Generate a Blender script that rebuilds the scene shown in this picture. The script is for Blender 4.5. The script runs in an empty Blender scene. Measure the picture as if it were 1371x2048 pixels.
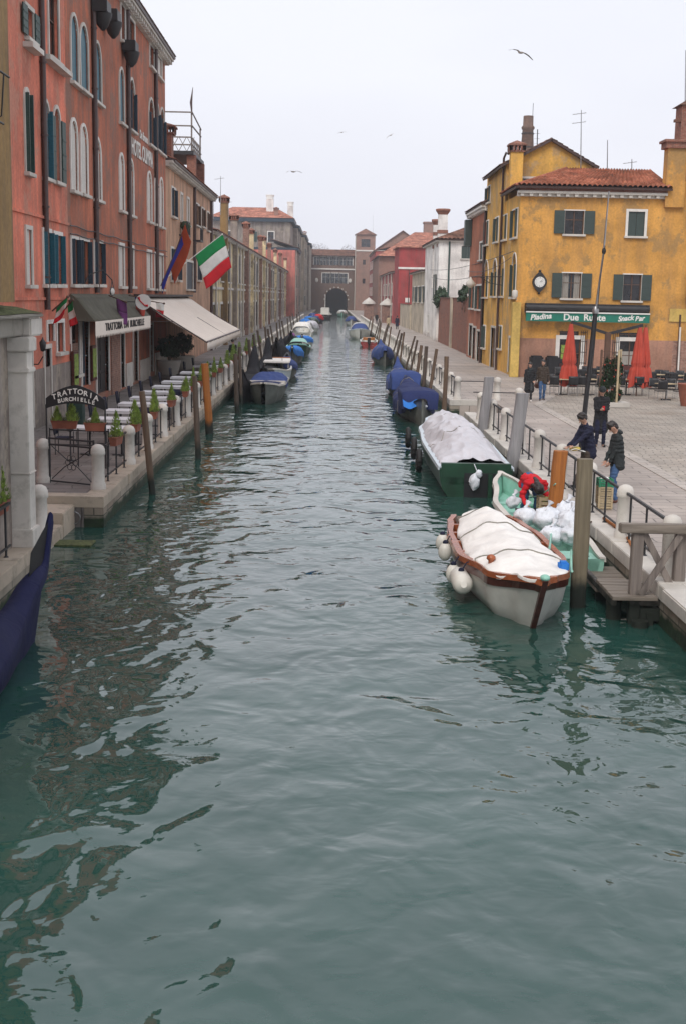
import bpy, bmesh, math, random
import numpy as np
from mathutils import Vector, Matrix
from mathutils import noise as mn

# ------------------------------------------------------------------ camera, world, light
SC = bpy.context.scene
COL = SC.collection
F_PX, CZ = 2500.0, 4.95
def _basis():
    d = np.array([662 - 685.5, 1024 - 592.0, -F_PX]); d /= np.linalg.norm(d)
    r = math.radians(1.0); u = np.array([math.sin(r), math.cos(r), 0.0]); u -= u.dot(d) * d; u /= np.linalg.norm(u)
    return np.array([np.cross(d, u), d, u])
RB = _basis()
cd = bpy.data.cameras.new('camera'); cam = bpy.data.objects.new('camera', cd); COL.objects.link(cam)
cd.sensor_fit = 'VERTICAL'; cd.sensor_height = 36.0; cd.lens = 36.0 * F_PX / 2048
cd.clip_start = 0.1; cd.clip_end = 4000
cam.matrix_world = Matrix.Translation((0, 0, CZ)) @ Matrix([list(r) for r in RB]).to_4x4()
SC.camera = cam
SUN_EL, SUN_ROT = math.radians(48), math.radians(200)
W = bpy.data.worlds.new("World"); SC.world = W; W.use_nodes = True
nt = W.node_tree; bg = nt.nodes['Background']
sky = nt.nodes.new('ShaderNodeTexSky'); sky.sky_type = 'NISHITA'; sky.sun_disc = False
sky.sun_elevation = SUN_EL; sky.sun_rotation = SUN_ROT; sky.dust_density = 5; sky.air_density = 1.5
tcw = nt.nodes.new('ShaderNodeTexCoord'); nw = nt.nodes.new('ShaderNodeTexNoise'); nw.inputs['Scale'].default_value = 1.6
nw.inputs['Detail'].default_value = 4
mp = nt.nodes.new('ShaderNodeMapping'); mp.inputs['Scale'].default_value = (1, 1, 2.5)
rmp = nt.nodes.new('ShaderNodeValToRGB'); rmp.color_ramp.elements[0].color = (6.35, 6.45, 7.2, 1); rmp.color_ramp.elements[1].color = (7.4, 7.5, 8.1, 1)
rmp.color_ramp.elements[0].position = .3; rmp.color_ramp.elements[1].position = .7
mxw = nt.nodes.new('ShaderNodeMixRGB'); mxw.inputs[0].default_value = 0.93      # thick overcast veil over the clear sky
for a, b in ((tcw.outputs['Generated'], mp.inputs['Vector']), (mp.outputs[0], nw.inputs['Vector']), (nw.outputs['Fac'], rmp.inputs[0]),
             (sky.outputs[0], mxw.inputs[1]), (rmp.outputs[0], mxw.inputs[2]), (mxw.outputs[0], bg.inputs['Color'])):
    nt.links.new(a, b)
bg.inputs['Strength'].default_value = 0.11
sl = bpy.data.lights.new('sun', 'SUN'); sl.energy = 1.5; sl.angle = math.radians(25); sl.color = (1, .97, .93)
so = bpy.data.objects.new('sun', sl); COL.objects.link(so)
so.rotation_euler = (math.pi / 2 - SUN_EL, 0, math.radians(180) - SUN_ROT + math.radians(0))
VS = SC.view_settings; VS.view_transform = 'Standard'; VS.look = 'None'; VS.gamma = 1; VS.exposure = 0.30
SC.cycles.max_bounces = 6; SC.cycles.volume_bounces = 1; SC.cycles.transparent_max_bounces = 8

# measured points: a pixel of the photograph carried onto a real plane of the place
def _ray(px, py): return RB @ np.array([px - 685.5, 1024 - py, -F_PX])
def aX(px, py, x): v = _ray(px, py); t = x / v[0]; return (x, v[1] * t, CZ + v[2] * t)
def aY(px, py, y): v = _ray(px, py); t = y / v[1]; return (v[0] * t, y, CZ + v[2] * t)
def aZ(px, py, z): v = _ray(px, py); t = (z - CZ) / v[2]; return (v[0] * t, v[1] * t, z)

# ------------------------------------------------------------------ object helpers
WP = {}
def tag(o, label=None, cat=None, group=None, kind=None):
    if label: o['label'] = label
    if cat: o['category'] = cat
    if group: o['group'] = group
    if kind: o['kind'] = kind
    return o
def thing(name, label, cat, loc=(0, 0, 0), rz=0, group=None):
    o = bpy.data.objects.new(name, None); COL.objects.link(o); o.empty_display_size = .2
    o.location = loc; o.rotation_euler = (0, 0, rz); WP[o.name] = Vector(loc)
    return tag(o, label, cat, group)
def copy_tree(o, parent=None):
    c = o.copy(); COL.objects.link(c); c.parent = parent
    for ch in o.children: copy_tree(ch, c)
    return c
RND = random.Random(7)
def nth(i): i += 1; return '%d%s' % (i, 'th' if 10 < i % 100 < 14 else {1: 'st', 2: 'nd', 3: 'rd'}.get(i % 10, 'th'))

class MB:
    def __init__(s): s.v = []; s.f = []; s.m = []; s.sm = []
    def add(s, vs, fs, mi=0, smooth=False):
        k = len(s.v); s.v += [tuple(v) for v in vs]
        for f in fs: s.f.append(tuple(i + k for i in f)); s.m.append(mi); s.sm.append(smooth)
        return s
    def box(s, a, b, mi=0):
        (x0, y0, z0), (x1, y1, z1) = a, b
        x0, x1 = min(x0, x1), max(x0, x1); y0, y1 = min(y0, y1), max(y0, y1); z0, z1 = min(z0, z1), max(z0, z1)
        return s.add([(x0, y0, z0), (x1, y0, z0), (x1, y1, z0), (x0, y1, z0), (x0, y0, z1), (x1, y0, z1), (x1, y1, z1), (x0, y1, z1)],
                     [(0, 3, 2, 1), (4, 5, 6, 7), (0, 1, 5, 4), (1, 2, 6, 5), (2, 3, 7, 6), (3, 0, 4, 7)], mi)
    def beam(s, p, q, w, h=None, mi=0, up=(0, 0, 1)):
        p, q = Vector(p), Vector(q); h = h or w; d = (q - p).normalized(); u = Vector(up)
        if abs(d.dot(u)) > .98: u = Vector((0, 1, 0))
        x = d.cross(u).normalized(); z = x.cross(d).normalized(); x *= w / 2; z *= h / 2
        return s.add([p - x - z, p + x - z, p + x + z, p - x + z, q - x - z, q + x - z, q + x + z, q - x + z],
                     [(0, 1, 2, 3), (7, 6, 5, 4), (0, 4, 5, 1), (1, 5, 6, 2), (2, 6, 7, 3), (3, 7, 4, 0)], mi)
    def rings(s, rings, mi=0, closed=True, caps=True, smooth=True):
        n = len(rings[0]); vs = [p for r in rings for p in r]; fs = []
        for i in range(len(rings) - 1):
            for j in range(n if closed else n - 1):
                a = i * n + j; b = i * n + (j + 1) % n; fs.append((a, b, b + n, a + n))
        s.add(vs, fs, mi, smooth)
        if caps and closed:
            s.add(rings[0], [tuple(range(n - 1, -1, -1))], mi); s.add(rings[-1], [tuple(range(n))], mi)
        return s
    def tube(s, pts, r, n=8, mi=0, smooth=True, jit=0):
        pts = [Vector(p) for p in pts]; rs = r if isinstance(r, (list, tuple)) else [r] * len(pts); R = []
        for i, p in enumerate(pts):
            d = (pts[min(i + 1, len(pts) - 1)] - pts[max(i - 1, 0)]).normalized()
            u = Vector((0, 0, 1)) if abs(d.z) < .9 else Vector((0, 1, 0))
            x = d.cross(u).normalized(); y = d.cross(x).normalized()
            R.append([p + (x * math.cos(2 * math.pi * k / n) + y * math.sin(2 * math.pi * k / n)) * rs[i] * (1 + RND.uniform(-jit, jit)) for k in range(n)])
        return s.rings(R, mi, True, True, smooth)
    def lathe(s, c, prof, n=16, mi=0, smooth=True):
        c = Vector(c); R = [[c + Vector((r * math.cos(2 * math.pi * k / n), r * math.sin(2 * math.pi * k / n), z)) for k in range(n)] for r, z in prof]
        return s.rings(R, mi, True, True, smooth)
    def ball(s, c, r, n=10, mi=0, jit=0):
        c = Vector(c); r = Vector(r) if not isinstance(r, (int, float)) else Vector((r, r, r)); R = []
        for i in range(1, n):
            a = math.pi * i / n
            R.append([c + Vector((r.x * math.sin(a) * math.cos(2 * math.pi * k / (n + 2)), r.y * math.sin(a) * math.sin(2 * math.pi * k / (n + 2)), -r.z * math.cos(a))) * 1 for k in range(n + 2)])
        if jit: R = [[p + (p - c).normalized() * mn.noise(p * 3.1 / max(r.x, .05) * .5) * jit for p in q] for q in R]
        return s.rings(R, mi, True, True, True)
    def prism(s, poly, vec, mi=0):
        n = len(poly); p = [Vector(a) for a in poly]; q = [a + Vector(vec) for a in p]
        return s.add(p + q, [tuple(range(n - 1, -1, -1)), tuple(range(n, 2 * n))] + [(i, (i + 1) % n, (i + 1) % n + n, i + n) for i in range(n)], mi)
    def grid(s, fn, nu, nv, mi=0, smooth=True):
        vs = [fn(i / nu, j / nv) for j in range(nv + 1) for i in range(nu + 1)]; w = nu + 1
        return s.add(vs, [(j * w + i, j * w + i + 1, (j + 1) * w + i + 1, (j + 1) * w + i) for j in range(nv) for i in range(nu)], mi, smooth)
    def build(s, name, mats, parent=None, off=None, bev=0, solid=0):
        me = bpy.data.meshes.new(name)
        w = WP.get(parent.name, Vector()) if parent is not None and off is None else Vector(off or (0, 0, 0))
        me.from_pydata([(v[0] - w.x, v[1] - w.y, v[2] - w.z) for v in s.v], [], s.f)
        for m in (mats if isinstance(mats, (list, tuple)) else [mats]): me.materials.append(m)
        me.polygons.foreach_set('material_index', s.m); me.polygons.foreach_set('use_smooth', s.sm)
        b = bmesh.new(); b.from_mesh(me); bmesh.ops.recalc_face_normals(b, faces=b.faces)
        if bev: bmesh.ops.bevel(b, geom=[e for e in b.edges if e.is_manifold and e.calc_face_angle(0) > .6], offset=bev, segments=2, affect='EDGES', clamp_overlap=True)
        b.to_mesh(me); b.free()
        o = bpy.data.objects.new(name, me); COL.objects.link(o)
        if parent is not None: o.parent = parent; WP[o.name] = w
        else: WP[o.name] = Vector()
        if solid: md = o.modifiers.new('s', 'SOLIDIFY'); md.thickness = solid; md.offset = 0
        return o
def single(name, mb, mats, label, cat, group=None, kind=None, bev=0, solid=0):
    """a thing that is one mesh: origin moved to its base centre"""
    xs = np.array(s_v(mb)); c = ((xs[:, 0].min() + xs[:, 0].max()) / 2, (xs[:, 1].min() + xs[:, 1].max()) / 2, xs[:, 2].min())
    o = mb.build(name, mats, None, off=c, bev=bev, solid=solid); o.location = c; WP[o.name] = Vector(c)
    return tag(o, label, cat, group, kind)
def s_v(mb): return mb.v

# ------------------------------------------------------------------ materials
MATS = {}
class NT:
    def __init__(s, name):
        s.m = bpy.data.materials.new(name); s.m.use_nodes = True; s.t = s.m.node_tree; s.b = s.t.nodes['Principled BSDF']
        s.pos = s.n('ShaderNodeNewGeometry').outputs['Position']
    def n(s, k, **kw):
        x = s.t.nodes.new(k)
        for a, v in kw.items(): setattr(x, a, v)
        return x
    def l(s, a, b): s.t.links.new(a, b)
    def mapped(s, sc, src=None, loc=(0, 0, 0)):
        m = s.n('ShaderNodeMapping'); m.inputs['Scale'].default_value = sc; m.inputs['Location'].default_value = loc; s.l(src or s.pos, m.inputs[0]); return m.outputs[0]
    def noise(s, sc, detail=4, scale3=(1, 1, 1), rough=.55, src=None, dist=0):
        x = s.n('ShaderNodeTexNoise'); x.inputs['Scale'].default_value = sc; x.inputs['Detail'].default_value = detail
        x.inputs['Roughness'].default_value = rough; x.inputs['Distortion'].default_value = dist
        s.l(s.mapped(scale3, src), x.inputs['Vector']); return x.outputs['Fac']
    def ramp(s, f, stops):
        r = s.n('ShaderNodeValToRGB'); e = r.color_ramp.elements
        while len(e) < len(stops): e.new(.5)
        for k, (p, c) in enumerate(stops): e[k].position = p; e[k].color = (c if isinstance(c, tuple) else (c, c, c)) + (1,) if not (isinstance(c, tuple) and len(c) == 4) else c
        s.l(f, r.inputs[0]); return r.outputs[0]
    def mix(s, f, a, b, mode='MIX'):
        x = s.n('ShaderNodeMixRGB', blend_type=mode)
        for i, v in ((0, f), (1, a), (2, b)):
            if hasattr(v, 'is_output'): s.l(v, x.inputs[i])
            else: x.inputs[i].default_value = v if i == 0 else tuple(v) + (1,)
        return x.outputs[0]
    def math(s, op, a, b=None):
        x = s.n('ShaderNodeMath', operation=op)
        for i, v in ((0, a), (1, b)):
            if v is None: continue
            if hasattr(v, 'is_output'): s.l(v, x.inputs[i])
            else: x.inputs[i].default_value = v
        return x.outputs[0]
    def sep(s, src=None):
        x = s.n('ShaderNodeSeparateXYZ'); s.l(src or s.pos, x.inputs[0]); return x.outputs
    def comb(s, a, b, c=0):
        x = s.n('ShaderNodeCombineXYZ')
        for i, v in enumerate((a, b, c)):
            if hasattr(v, 'is_output'): s.l(v, x.inputs[i])
            else: x.inputs[i].default_value = v
        return x.outputs[0]
    def bump(s, h, st=.3, d=.02):
        x = s.n('ShaderNodeBump'); x.inputs['Strength'].default_value = st; x.inputs['Distance'].default_value = d; s.l(h, x.inputs['Height'])
        if s.b.inputs['Normal'].links: s.l(s.b.inputs['Normal'].links[0].from_socket, x.inputs['Normal'])
        s.l(x.outputs[0], s.b.inputs['Normal'])
    def done(s, col=None, rough=.8, metal=0, spec=.5):
        if col is not None:
            if hasattr(col, 'is_output'): s.l(col, s.b.inputs['Base Color'])
            else: s.b.inputs['Base Color'].default_value = tuple(col) + (1,)
        if hasattr(rough, 'is_output'): s.l(rough, s.b.inputs['Roughness'])
        else: s.b.inputs['Roughness'].default_value = rough
        s.b.inputs['Metallic'].default_value = metal; s.b.inputs['Specular IOR Level'].default_value = spec
        return s.m
def srgb(r, g, b): return tuple(((c / 255) / 12.92 if c / 255 <= .04045 else ((c / 255 + .055) / 1.055) ** 2.4) for c in (r, g, b))
def k(c, f): return tuple(min(1, x * f) for x in c)
def plain(name, c, rough=.6, metal=0, var=.18, sc=3.0, bump=0, s3=(1, 1, 1), spec=.5):
    t = NT(name); f = t.noise(sc, 5, s3)
    col = t.ramp(f, [(.3, k(c, 1 - var)), (.7, k(c, 1 + var))])
    if bump: t.bump(t.noise(sc * 6, 4, s3), bump, .01)
    return t.done(col, rough, metal, spec)
def plaster(name, c, dirt=.45, worn=None, base=None, seed=0):
    """lime plaster: broad blotches, rain streaks, worn patches and rising damp near the pavement"""
    t = NT(name); z = t.sep()[2]
    col = t.ramp(t.noise(.45 + seed * .03, 6), [(.3, k(c, .66)), (.5, c), (.7, k(c, 1.26))])
    st = t.ramp(t.noise(1.0, 6, (2.6, 2.6, .22), .65), [(.40, 0.0), (.64, 1.0)])
    col = t.mix(t.math('MULTIPLY', st, dirt * 1.35), col, k((.30, .24, .20), .5))
    if worn:
        w = t.ramp(t.noise(.8, 8, (1, 1, .8), .7), [(.53, 0.0), (.59, 1.0)]); col = t.mix(t.math('MULTIPLY', w, .8), col, worn)
    if base:
        h = t.math('ADD', z, t.math('MULTIPLY', t.noise(.9, 5), -2.6)); h = t.math('MULTIPLY', t.math('ADD', h, 0.2), -1.6)
        cl = t.n('ShaderNodeClamp'); t.l(h, cl.inputs[0]); col = t.mix(t.math('MULTIPLY', cl.outputs[0], .9), col, base)
    sp = t.ramp(t.noise(9, 4), [(.3, .86), (.7, 1.1)]); col = t.mix(1.0, col, sp, 'MULTIPLY')
    t.bump(t.noise(6, 6), .35, .02); t.bump(t.noise(45, 3), .2, .005)
    return t.done(col, .9, spec=.25)
def uv_wall(t):
    p = t.sep(); return t.comb(t.math('ADD', p[0], p[1]), p[2])
def brick(name, c1, c2, mortar, bw=.26, bh=.075, dirt=.4):
    t = NT(name); b = t.n('ShaderNodeTexBrick'); t.l(uv_wall(t), b.inputs['Vector']); b.inputs['Scale'].default_value = 1
    b.inputs['Brick Width'].default_value = bw; b.inputs['Row Height'].default_value = bh; b.inputs['Mortar Size'].default_value = .008
    for i, v in (('Color1', c1), ('Color2', c2), ('Mortar', mortar)): b.inputs[i].default_value = v + (1,)
    col = t.mix(t.ramp(t.noise(.8, 6), [(.35, 0.0), (.7, dirt)]), b.outputs['Color'], (.12, .10, .09))
    col = t.mix(1.0, col, t.ramp(t.noise(5, 4), [(.3, .7), (.7, 1.2)]), 'MULTIPLY')
    t.bump(b.outputs['Fac'], -.4, .01); t.bump(t.noise(8, 5), .3, .02)
    return t.done(col, .9, spec=.2)
def stone_wall(name):
    t = NT(name); p = t.sep(); b = t.n('ShaderNodeTexBrick'); t.l(uv_wall(t), b.inputs['Vector']); b.inputs['Scale'].default_value = 1
    b.inputs['Brick Width'].default_value = .85; b.inputs['Row Height'].default_value = .26; b.inputs['Mortar Size'].default_value = .014
    for i, v in (('Color1', (.40, .35, .28)), ('Color2', (.27, .20, .15)), ('Mortar', (.05, .045, .035))): b.inputs[i].default_value = v + (1,)
    col = t.mix(t.ramp(t.noise(1.6, 6), [(.35, 0.0), (.7, .6)]), b.outputs['Color'], (.13, .12, .09))
    h = t.math('ADD', p[2], t.math('MULTIPLY', t.noise(2.2, 6), -.35)); f = t.ramp(h, [(.0, 1.0), (.11, 0.0)])
    col = t.mix(f, col, t.ramp(t.noise(4, 5), [(.3, (.006, .014, .006)), (.7, (.02, .045, .016))]))
    t.bump(b.outputs['Fac'], -.6, .02); t.bump(t.noise(7, 6), .5, .03)
    return t.done(col, .75)
def wood(name, c, c2=None, wet=True, rough=.75, grain=(14, 14, .7)):
    t = NT(name); c2 = c2 or k(c, .5)
    col = t.ramp(t.noise(1.0, 7, grain, .65), [(.3, c2), (.6, c), (.8, k(c, 1.3))])
    if wet:
        z = t.sep()[2]; h = t.math('ADD', z, t.math('MULTIPLY', t.noise(3, 5), -.5)); f = t.ramp(h, [(.05, 1.0), (.3, 0.0)])
        col = t.mix(f, col, (.008, .012, .007))
    t.bump(t.noise(1.0, 6, (grain[0] * 2, grain[1] * 2, grain[2])), .5, .01)
    return t.done(col, rough)
def istrian(name, c=(.60, .56, .50), dirt=.5):
    t = NT(name); col = t.ramp(t.noise(1.3, 6), [(.3, k(c, .72)), (.7, k(c, 1.12))])
    col = t.mix(t.ramp(t.noise(2.6, 7, (1, 1, 1), .7), [(.5, 0.0), (.75, dirt)]), col, (.10, .095, .07))
    t.bump(t.noise(14, 6), .3, .01); return t.done(col, .7)
def paving(name, c1, c2, mortar, bw, bh, rot=0, bumpd=.015, clear=.0):
    t = NT(name); b = t.n('ShaderNodeTexBrick'); m = t.n('ShaderNodeMapping'); m.inputs['Rotation'].default_value = (0, 0, rot)
    x = t.n('ShaderNodeMixRGB', blend_type='LINEAR_LIGHT'); x.inputs[0].default_value = .11; ns = t.n('ShaderNodeTexNoise'); ns.inputs['Scale'].default_value = 1.1
    t.l(t.pos, ns.inputs['Vector']); t.l(t.pos, x.inputs[1]); t.l(ns.outputs['Color'], x.inputs[2]); t.l(x.outputs[0], m.inputs[0])
    t.l(m.outputs[0], b.inputs['Vector']); b.inputs['Scale'].default_value = 1; b.offset_frequency = 2
    b.inputs['Brick Width'].default_value = bw; b.inputs['Row Height'].default_value = bh; b.inputs['Mortar Size'].default_value = .018; b.inputs['Mortar Smooth'].default_value = .3
    for i, v in (('Color1', c1), ('Color2', c2), ('Mortar', mortar)): b.inputs[i].default_value = v + (1,)
    col = t.mix(1.0, b.outputs['Color'], t.ramp(t.noise(.5, 7), [(.3, .72), (.7, 1.18)]), 'MULTIPLY')
    col = t.mix(t.ramp(t.noise(4, 7, (1, 1, 1), .7), [(.5, 0.0), (.8, .55)]), col, k(mortar, 1.6))
    t.bump(b.outputs['Fac'], -.7, bumpd); t.bump(t.noise(6, 5), .4, bumpd)
    return t.done(col, t.ramp(t.noise(.7, 5), [(.35, .45), (.65, .8)]))
def tiles(name, c=(.30, .105, .062)):
    t = NT(name); v = t.n('ShaderNodeTexVoronoi'); v.inputs['Scale'].default_value = 3.4; t.l(t.pos, v.inputs['Vector'])
    col = t.mix(.55, t.ramp(t.noise(.8, 6), [(.3, k(c, .6)), (.5, c), (.72, k(c, 1.7))]), t.ramp(t.sep(v.outputs['Color'])[0], [(.1, .25), (.9, .8)]), 'SOFT_LIGHT')
    col = t.mix(t.ramp(t.noise(5, 6, (1, 1, 1), .7), [(.5, 0.0), (.7, .7)]), col, (.10, .085, .06))
    t.bump(t.noise(12, 4), .4, .02); return t.done(col, .9, spec=.2)
def glass(name, c=(.02, .025, .03), rough=.08):
    t = NT(name); col = t.ramp(t.noise(1.3, 3), [(.4, k(c, .5)), (.65, k(c, 2.6))]); t.bump(t.noise(2.5, 2), .06, .02); return t.done(col, rough)
def cloth(name, c, var=.14, rough=.85, folds=4, st=.45):
    t = NT(name); col = t.ramp(t.noise(2.2, 6), [(.3, k(c, 1 - var)), (.7, k(c, 1 + var))])
    t.bump(t.noise(folds, 4, (1, 1, .6), .5, dist=1.2), st, .04); t.bump(t.noise(120, 2), .15, .002); return t.done(col, rough, spec=.3)
M = dict(
    salmon=plaster('salmon_plaster', srgb(216, 126, 102), .28, k(srgb(196, 140, 120), .9), (.34, .27, .22), 1),
    hotel=plaster('hotel_plaster', srgb(182, 108, 82), .42, k(srgb(150, 118, 104), .8), (.30, .17, .12), 3),
    ochre=plaster('ochre_plaster', srgb(150, 122, 80), .4, None, None, 5),
    peach=plaster('peach_plaster', srgb(206, 164, 135), .40, None, (.36, .2, .15), 2),
    cream=plaster('cream_plaster', srgb(232, 212, 168), .32, (.24, .19, .14), (.3, .2, .14), 4),
    greyp=plaster('grey_plaster', srgb(150, 140, 132), .6, (.35, .3, .24), None, 6),
    pinkp=plaster('pink_plaster', srgb(205, 120, 108), .4, None, None, 2),
    redp=plaster('red_plaster', srgb(160, 62, 62), .22, None, None, 1),
    redpale=plaster('faded_red_plaster', srgb(178, 96, 94), .3, None, None, 3),
    white=plaster('white_plaster', srgb(234, 228, 222), .16, None, (.42, .36, .32), 2),
    beige=plaster('beige_plaster', srgb(205, 192, 170), .5, None, None, 4),
    yellow=plaster('yellow_plaster', srgb(222, 172, 86), .18, k(srgb(190, 160, 120), .9), None, 2),
    yellow2=plaster('shop_yellow_plaster', srgb(206, 152, 78), .18, k(srgb(168, 134, 88), .9), None, 4),
    butt=plaster('bright_yellow_plaster', srgb(208, 176, 98), .12, None, None, 1),
    dado=plaster('brown_pink_dado', srgb(170, 128, 108), .22, None, None, 1),
    orange=plaster('orange_red_plaster', srgb(180, 112, 84), .25, None, None, 2),
    brickr=brick('red_brick', (.34, .10, .055), (.24, .075, .045), (.32, .26, .21)),
    brickd=brick('dark_brick', (.20, .11, .075), (.14, .075, .055), (.2, .17, .14)),
    brickp=brick('weathered_brick', (.36, .19, .14), (.28, .14, .10), (.34, .28, .24), .28, .09),
    quay=stone_wall('quay_stone'), stone=istrian('istrian_stone'), stoneb=istrian('brown_stained_stone', (.48, .40, .31), .9), stonel=istrian('pale_stone', (.66, .62, .56), .6), stoned=istrian('dark_mossy_stone', (.30, .28, .24), .8),
    frame=plain('white_frame', (.70, .67, .62), .7, var=.1), stonew=istrian('window_stone', (.62, .58, .52), .25),
    teal=plain('teal_shutter', srgb(30, 92, 108), .5, var=.25, s3=(2, 2, 14)), dgreen=plain('dark_green_shutter', srgb(34, 62, 56), .55, var=.2, s3=(2, 2, 14)),
    dblue=plain('dark_blue_shutter', srgb(32, 52, 66), .55, var=.2, s3=(2, 2, 14)), dshut=plain('grey_green_shutter', srgb(52, 66, 62), .55, var=.14, s3=(2, 2, 14)),
    whsh=plain('white_blind', (.60, .57, .52), .7, var=.1, s3=(1, 1, 20)), glass=glass('window_glass'), glassb=glass('dark_window_glass', (.012, .012, .014)),
    curtain=plain('curtain', (.30, .28, .25), .8, var=.3, s3=(9, 9, .5)), wframe=plain('brown_window_wood', (.10, .05, .03), .6),
    pipe=plain('brown_drainpipe', (.065, .035, .03), .45, var=.2), pipel=plain('pale_drainpipe', (.45, .40, .34), .6), pipeg=plain('grey_drainpipe', (.09, .08, .075), .5),
    iron=plain('black_iron', (.018, .018, .02), .5, var=.3), steel=plain('grey_steel', (.3, .3, .3), .35, .8), chrome=plain('chrome', (.6, .6, .6), .2, 1),
    tile=tiles('roof_tiles'), tiled=tiles('old_roof_tiles', (.17, .085, .06)), tilep=tiles('pink_roof_tiles', (.40, .17, .12)),
    pole=wood('weathered_pole', (.15, .095, .06)), poled=wood('dark_pole', (.10, .07, .05)), poleo=wood('orange_pole', srgb(170, 104, 42), k(srgb(140, 80, 30), .8)), poleg=wood('grey_pole', (.27, .26, .26), (.17, .165, .17)),
    poleol=wood('olive_pole', (.19, .155, .10), (.10, .08, .05)), plank=wood('grey_plank', (.22, .185, .15), (.10, .08, .06), False, grain=(1.2, 12, 12)), plankv=wood('grey_timber', (.21, .175, .15), (.10, .08, .07)),
    varn=wood('varnished_wood', (.36, .10, .035), (.22, .055, .02), False, .25, (3, 3, 9)), dwood=wood('dark_red_wood', (.10, .025, .018), None, False, .3, (2, 2, 8)),
    terra=plain('terracotta', (.26, .085, .05), .8, var=.25), hullw=plain('white_hull', (.62, .61, .56), .35, var=.1), hullk=plain('black_hull', (.012, .012, .014), .5, var=.3, spec=.3),
    hullg=plain('grey_green_hull', (.12, .125, .11), .5, var=.3), green=plain('green_hull', (.010, .048, .024), .4, var=.3), teala=plain('pale_teal_paint', srgb(140, 190, 172), .5, var=.15),
    lblue=plain('pale_blue_rail', (.55, .62, .66), .45, var=.12), rubber=plain('black_rubber', (.015, .015, .015), .7), fender=plain('white_fender', (.66, .63, .56), .45, var=.12),
    navy=cloth('navy_tarp', srgb(20, 24, 62)), bluet=cloth('blue_tarp', srgb(54, 72, 124)), blueb=cloth('bright_blue_tarp', srgb(48, 120, 200)), blued=cloth('dark_blue_tarp', srgb(36, 46, 88)),
    black=cloth('black_cloth', (.010, .010, .013)), cream_t=cloth('cream_tarp', srgb(232, 228, 222), .12, .8, 3, .7), grey_t=cloth('grey_white_tarp', srgb(196, 194, 198), .10, .45, 2.4, .9),
    whiteb=cloth('white_bag', (.72, .74, .78), .08, .3, 9, .8), red=cloth('red_cloth', (.55, .012, .02), .15, .8, 5), umb=cloth('umbrella_red', srgb(182, 74, 58), .15, .8, 5, .4),
    awning=cloth('cream_awning', srgb(236, 224, 210), .05, .85, .7, .2), olive=cloth('olive_awning', (.10, .095, .07), .2), linen=cloth('white_tablecloth', (.62, .62, .64), .06),
    skin=plain('skin', (.48, .27, .19), .55, var=.06), hair=plain('dark_hair', (.018, .012, .010), .5, var=.3), denim=cloth('denim', srgb(66, 92, 128), .2), dkcloth=cloth('charcoal_cloth', (.02, .02, .022)),
    brownc=cloth('brown_cloth', (.055, .04, .03)), leather=plain('brown_leather', (.10, .035, .02), .45), navyj=cloth('navy_jacket', (.014, .016, .038)), jackg=cloth('dark_grey_jacket', (.028, .033, .034)),
    gflag=cloth('green_cloth', srgb(20, 130, 70)), wflag=cloth('white_cloth', (.7, .68, .64)), bflag=cloth('blue_flag', srgb(40, 45, 130)), purple=cloth('purple_flag', srgb(110, 60, 110)), goldc=cloth('gold_red_flag', srgb(170, 70, 35)),
    sign_g=plain('sign_green', srgb(10, 112, 92), .5, var=.1), black_p=plain('black_paint', (.012, .012, .014), .5), white_p=plain('white_paint', (.75, .74, .7), .5, var=.05),
    leaf=plain('leaf_green', (.21, .30, .05), .6, var=.6, sc=9), leafd=plain('dark_leaf', (.025, .055, .018), .6, var=.5, sc=9), moss=plain('moss', (.08, .095, .03), .95, var=.6, sc=14, bump=.8),
    yel=plain('yellow_plastic', (.6, .45, .1), .5), crate=plain('wood_crate', (.42, .33, .2), .7), gplast=plain('green_plastic', (.02, .2, .1), .4),
)

# ------------------------------------------------------------------ water
def water_mat():
    t = NT('canal_water'); b = t.b
    big = t.noise(.36, 2, (.8, 1.0, 1), dist=.3); big2 = t.noise(.80, 2, (1.25, 1.0, 1), dist=.5)
    mid = t.noise(1.9, 2.5, (1.1, 1.15, 1), dist=.4); fine = t.noise(6.5, 3, (.8, 1.4, 1))
    calm = t.ramp(t.noise(.12, 3, (1, .6, 1)), [(.38, .3), (.62, 1.0)])
    h = t.math('ADD', t.math('MULTIPLY', big, .60), t.math('MULTIPLY', big2, .75)); h2 = t.math('ADD', t.math('MULTIPLY', mid, .26), t.math('MULTIPLY', fine, .022))
    h = t.math('ADD', h, t.math('MULTIPLY', h2, calm))
    bp = t.n('ShaderNodeBump'); bp.inputs['Strength'].default_value = 1.0; bp.inputs['Distance'].default_value = .135; t.l(h, bp.inputs['Height']); t.l(bp.outputs[0], b.inputs['Normal'])
    col = t.ramp(t.noise(.25, 4), [(.35, (.013, .052, .041)), (.65, (.022, .072, .058))])
    b.inputs['IOR'].default_value = 1.7
    return t.done(col, .02, spec=.5)
m = MB()
m.grid(lambda u, v: (-30 + 60 * u, -15 + 445 * v, 0), 6, 40, smooth=False)
single('canal_water', m, water_mat(), None, None, kind='structure')
m = MB(); m.box((-58, -13, -2.9), (58, 636, -1.6)); single('ground', m, plain('canal_bed', (.05, .05, .04), .9), None, None, kind='structure')

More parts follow.
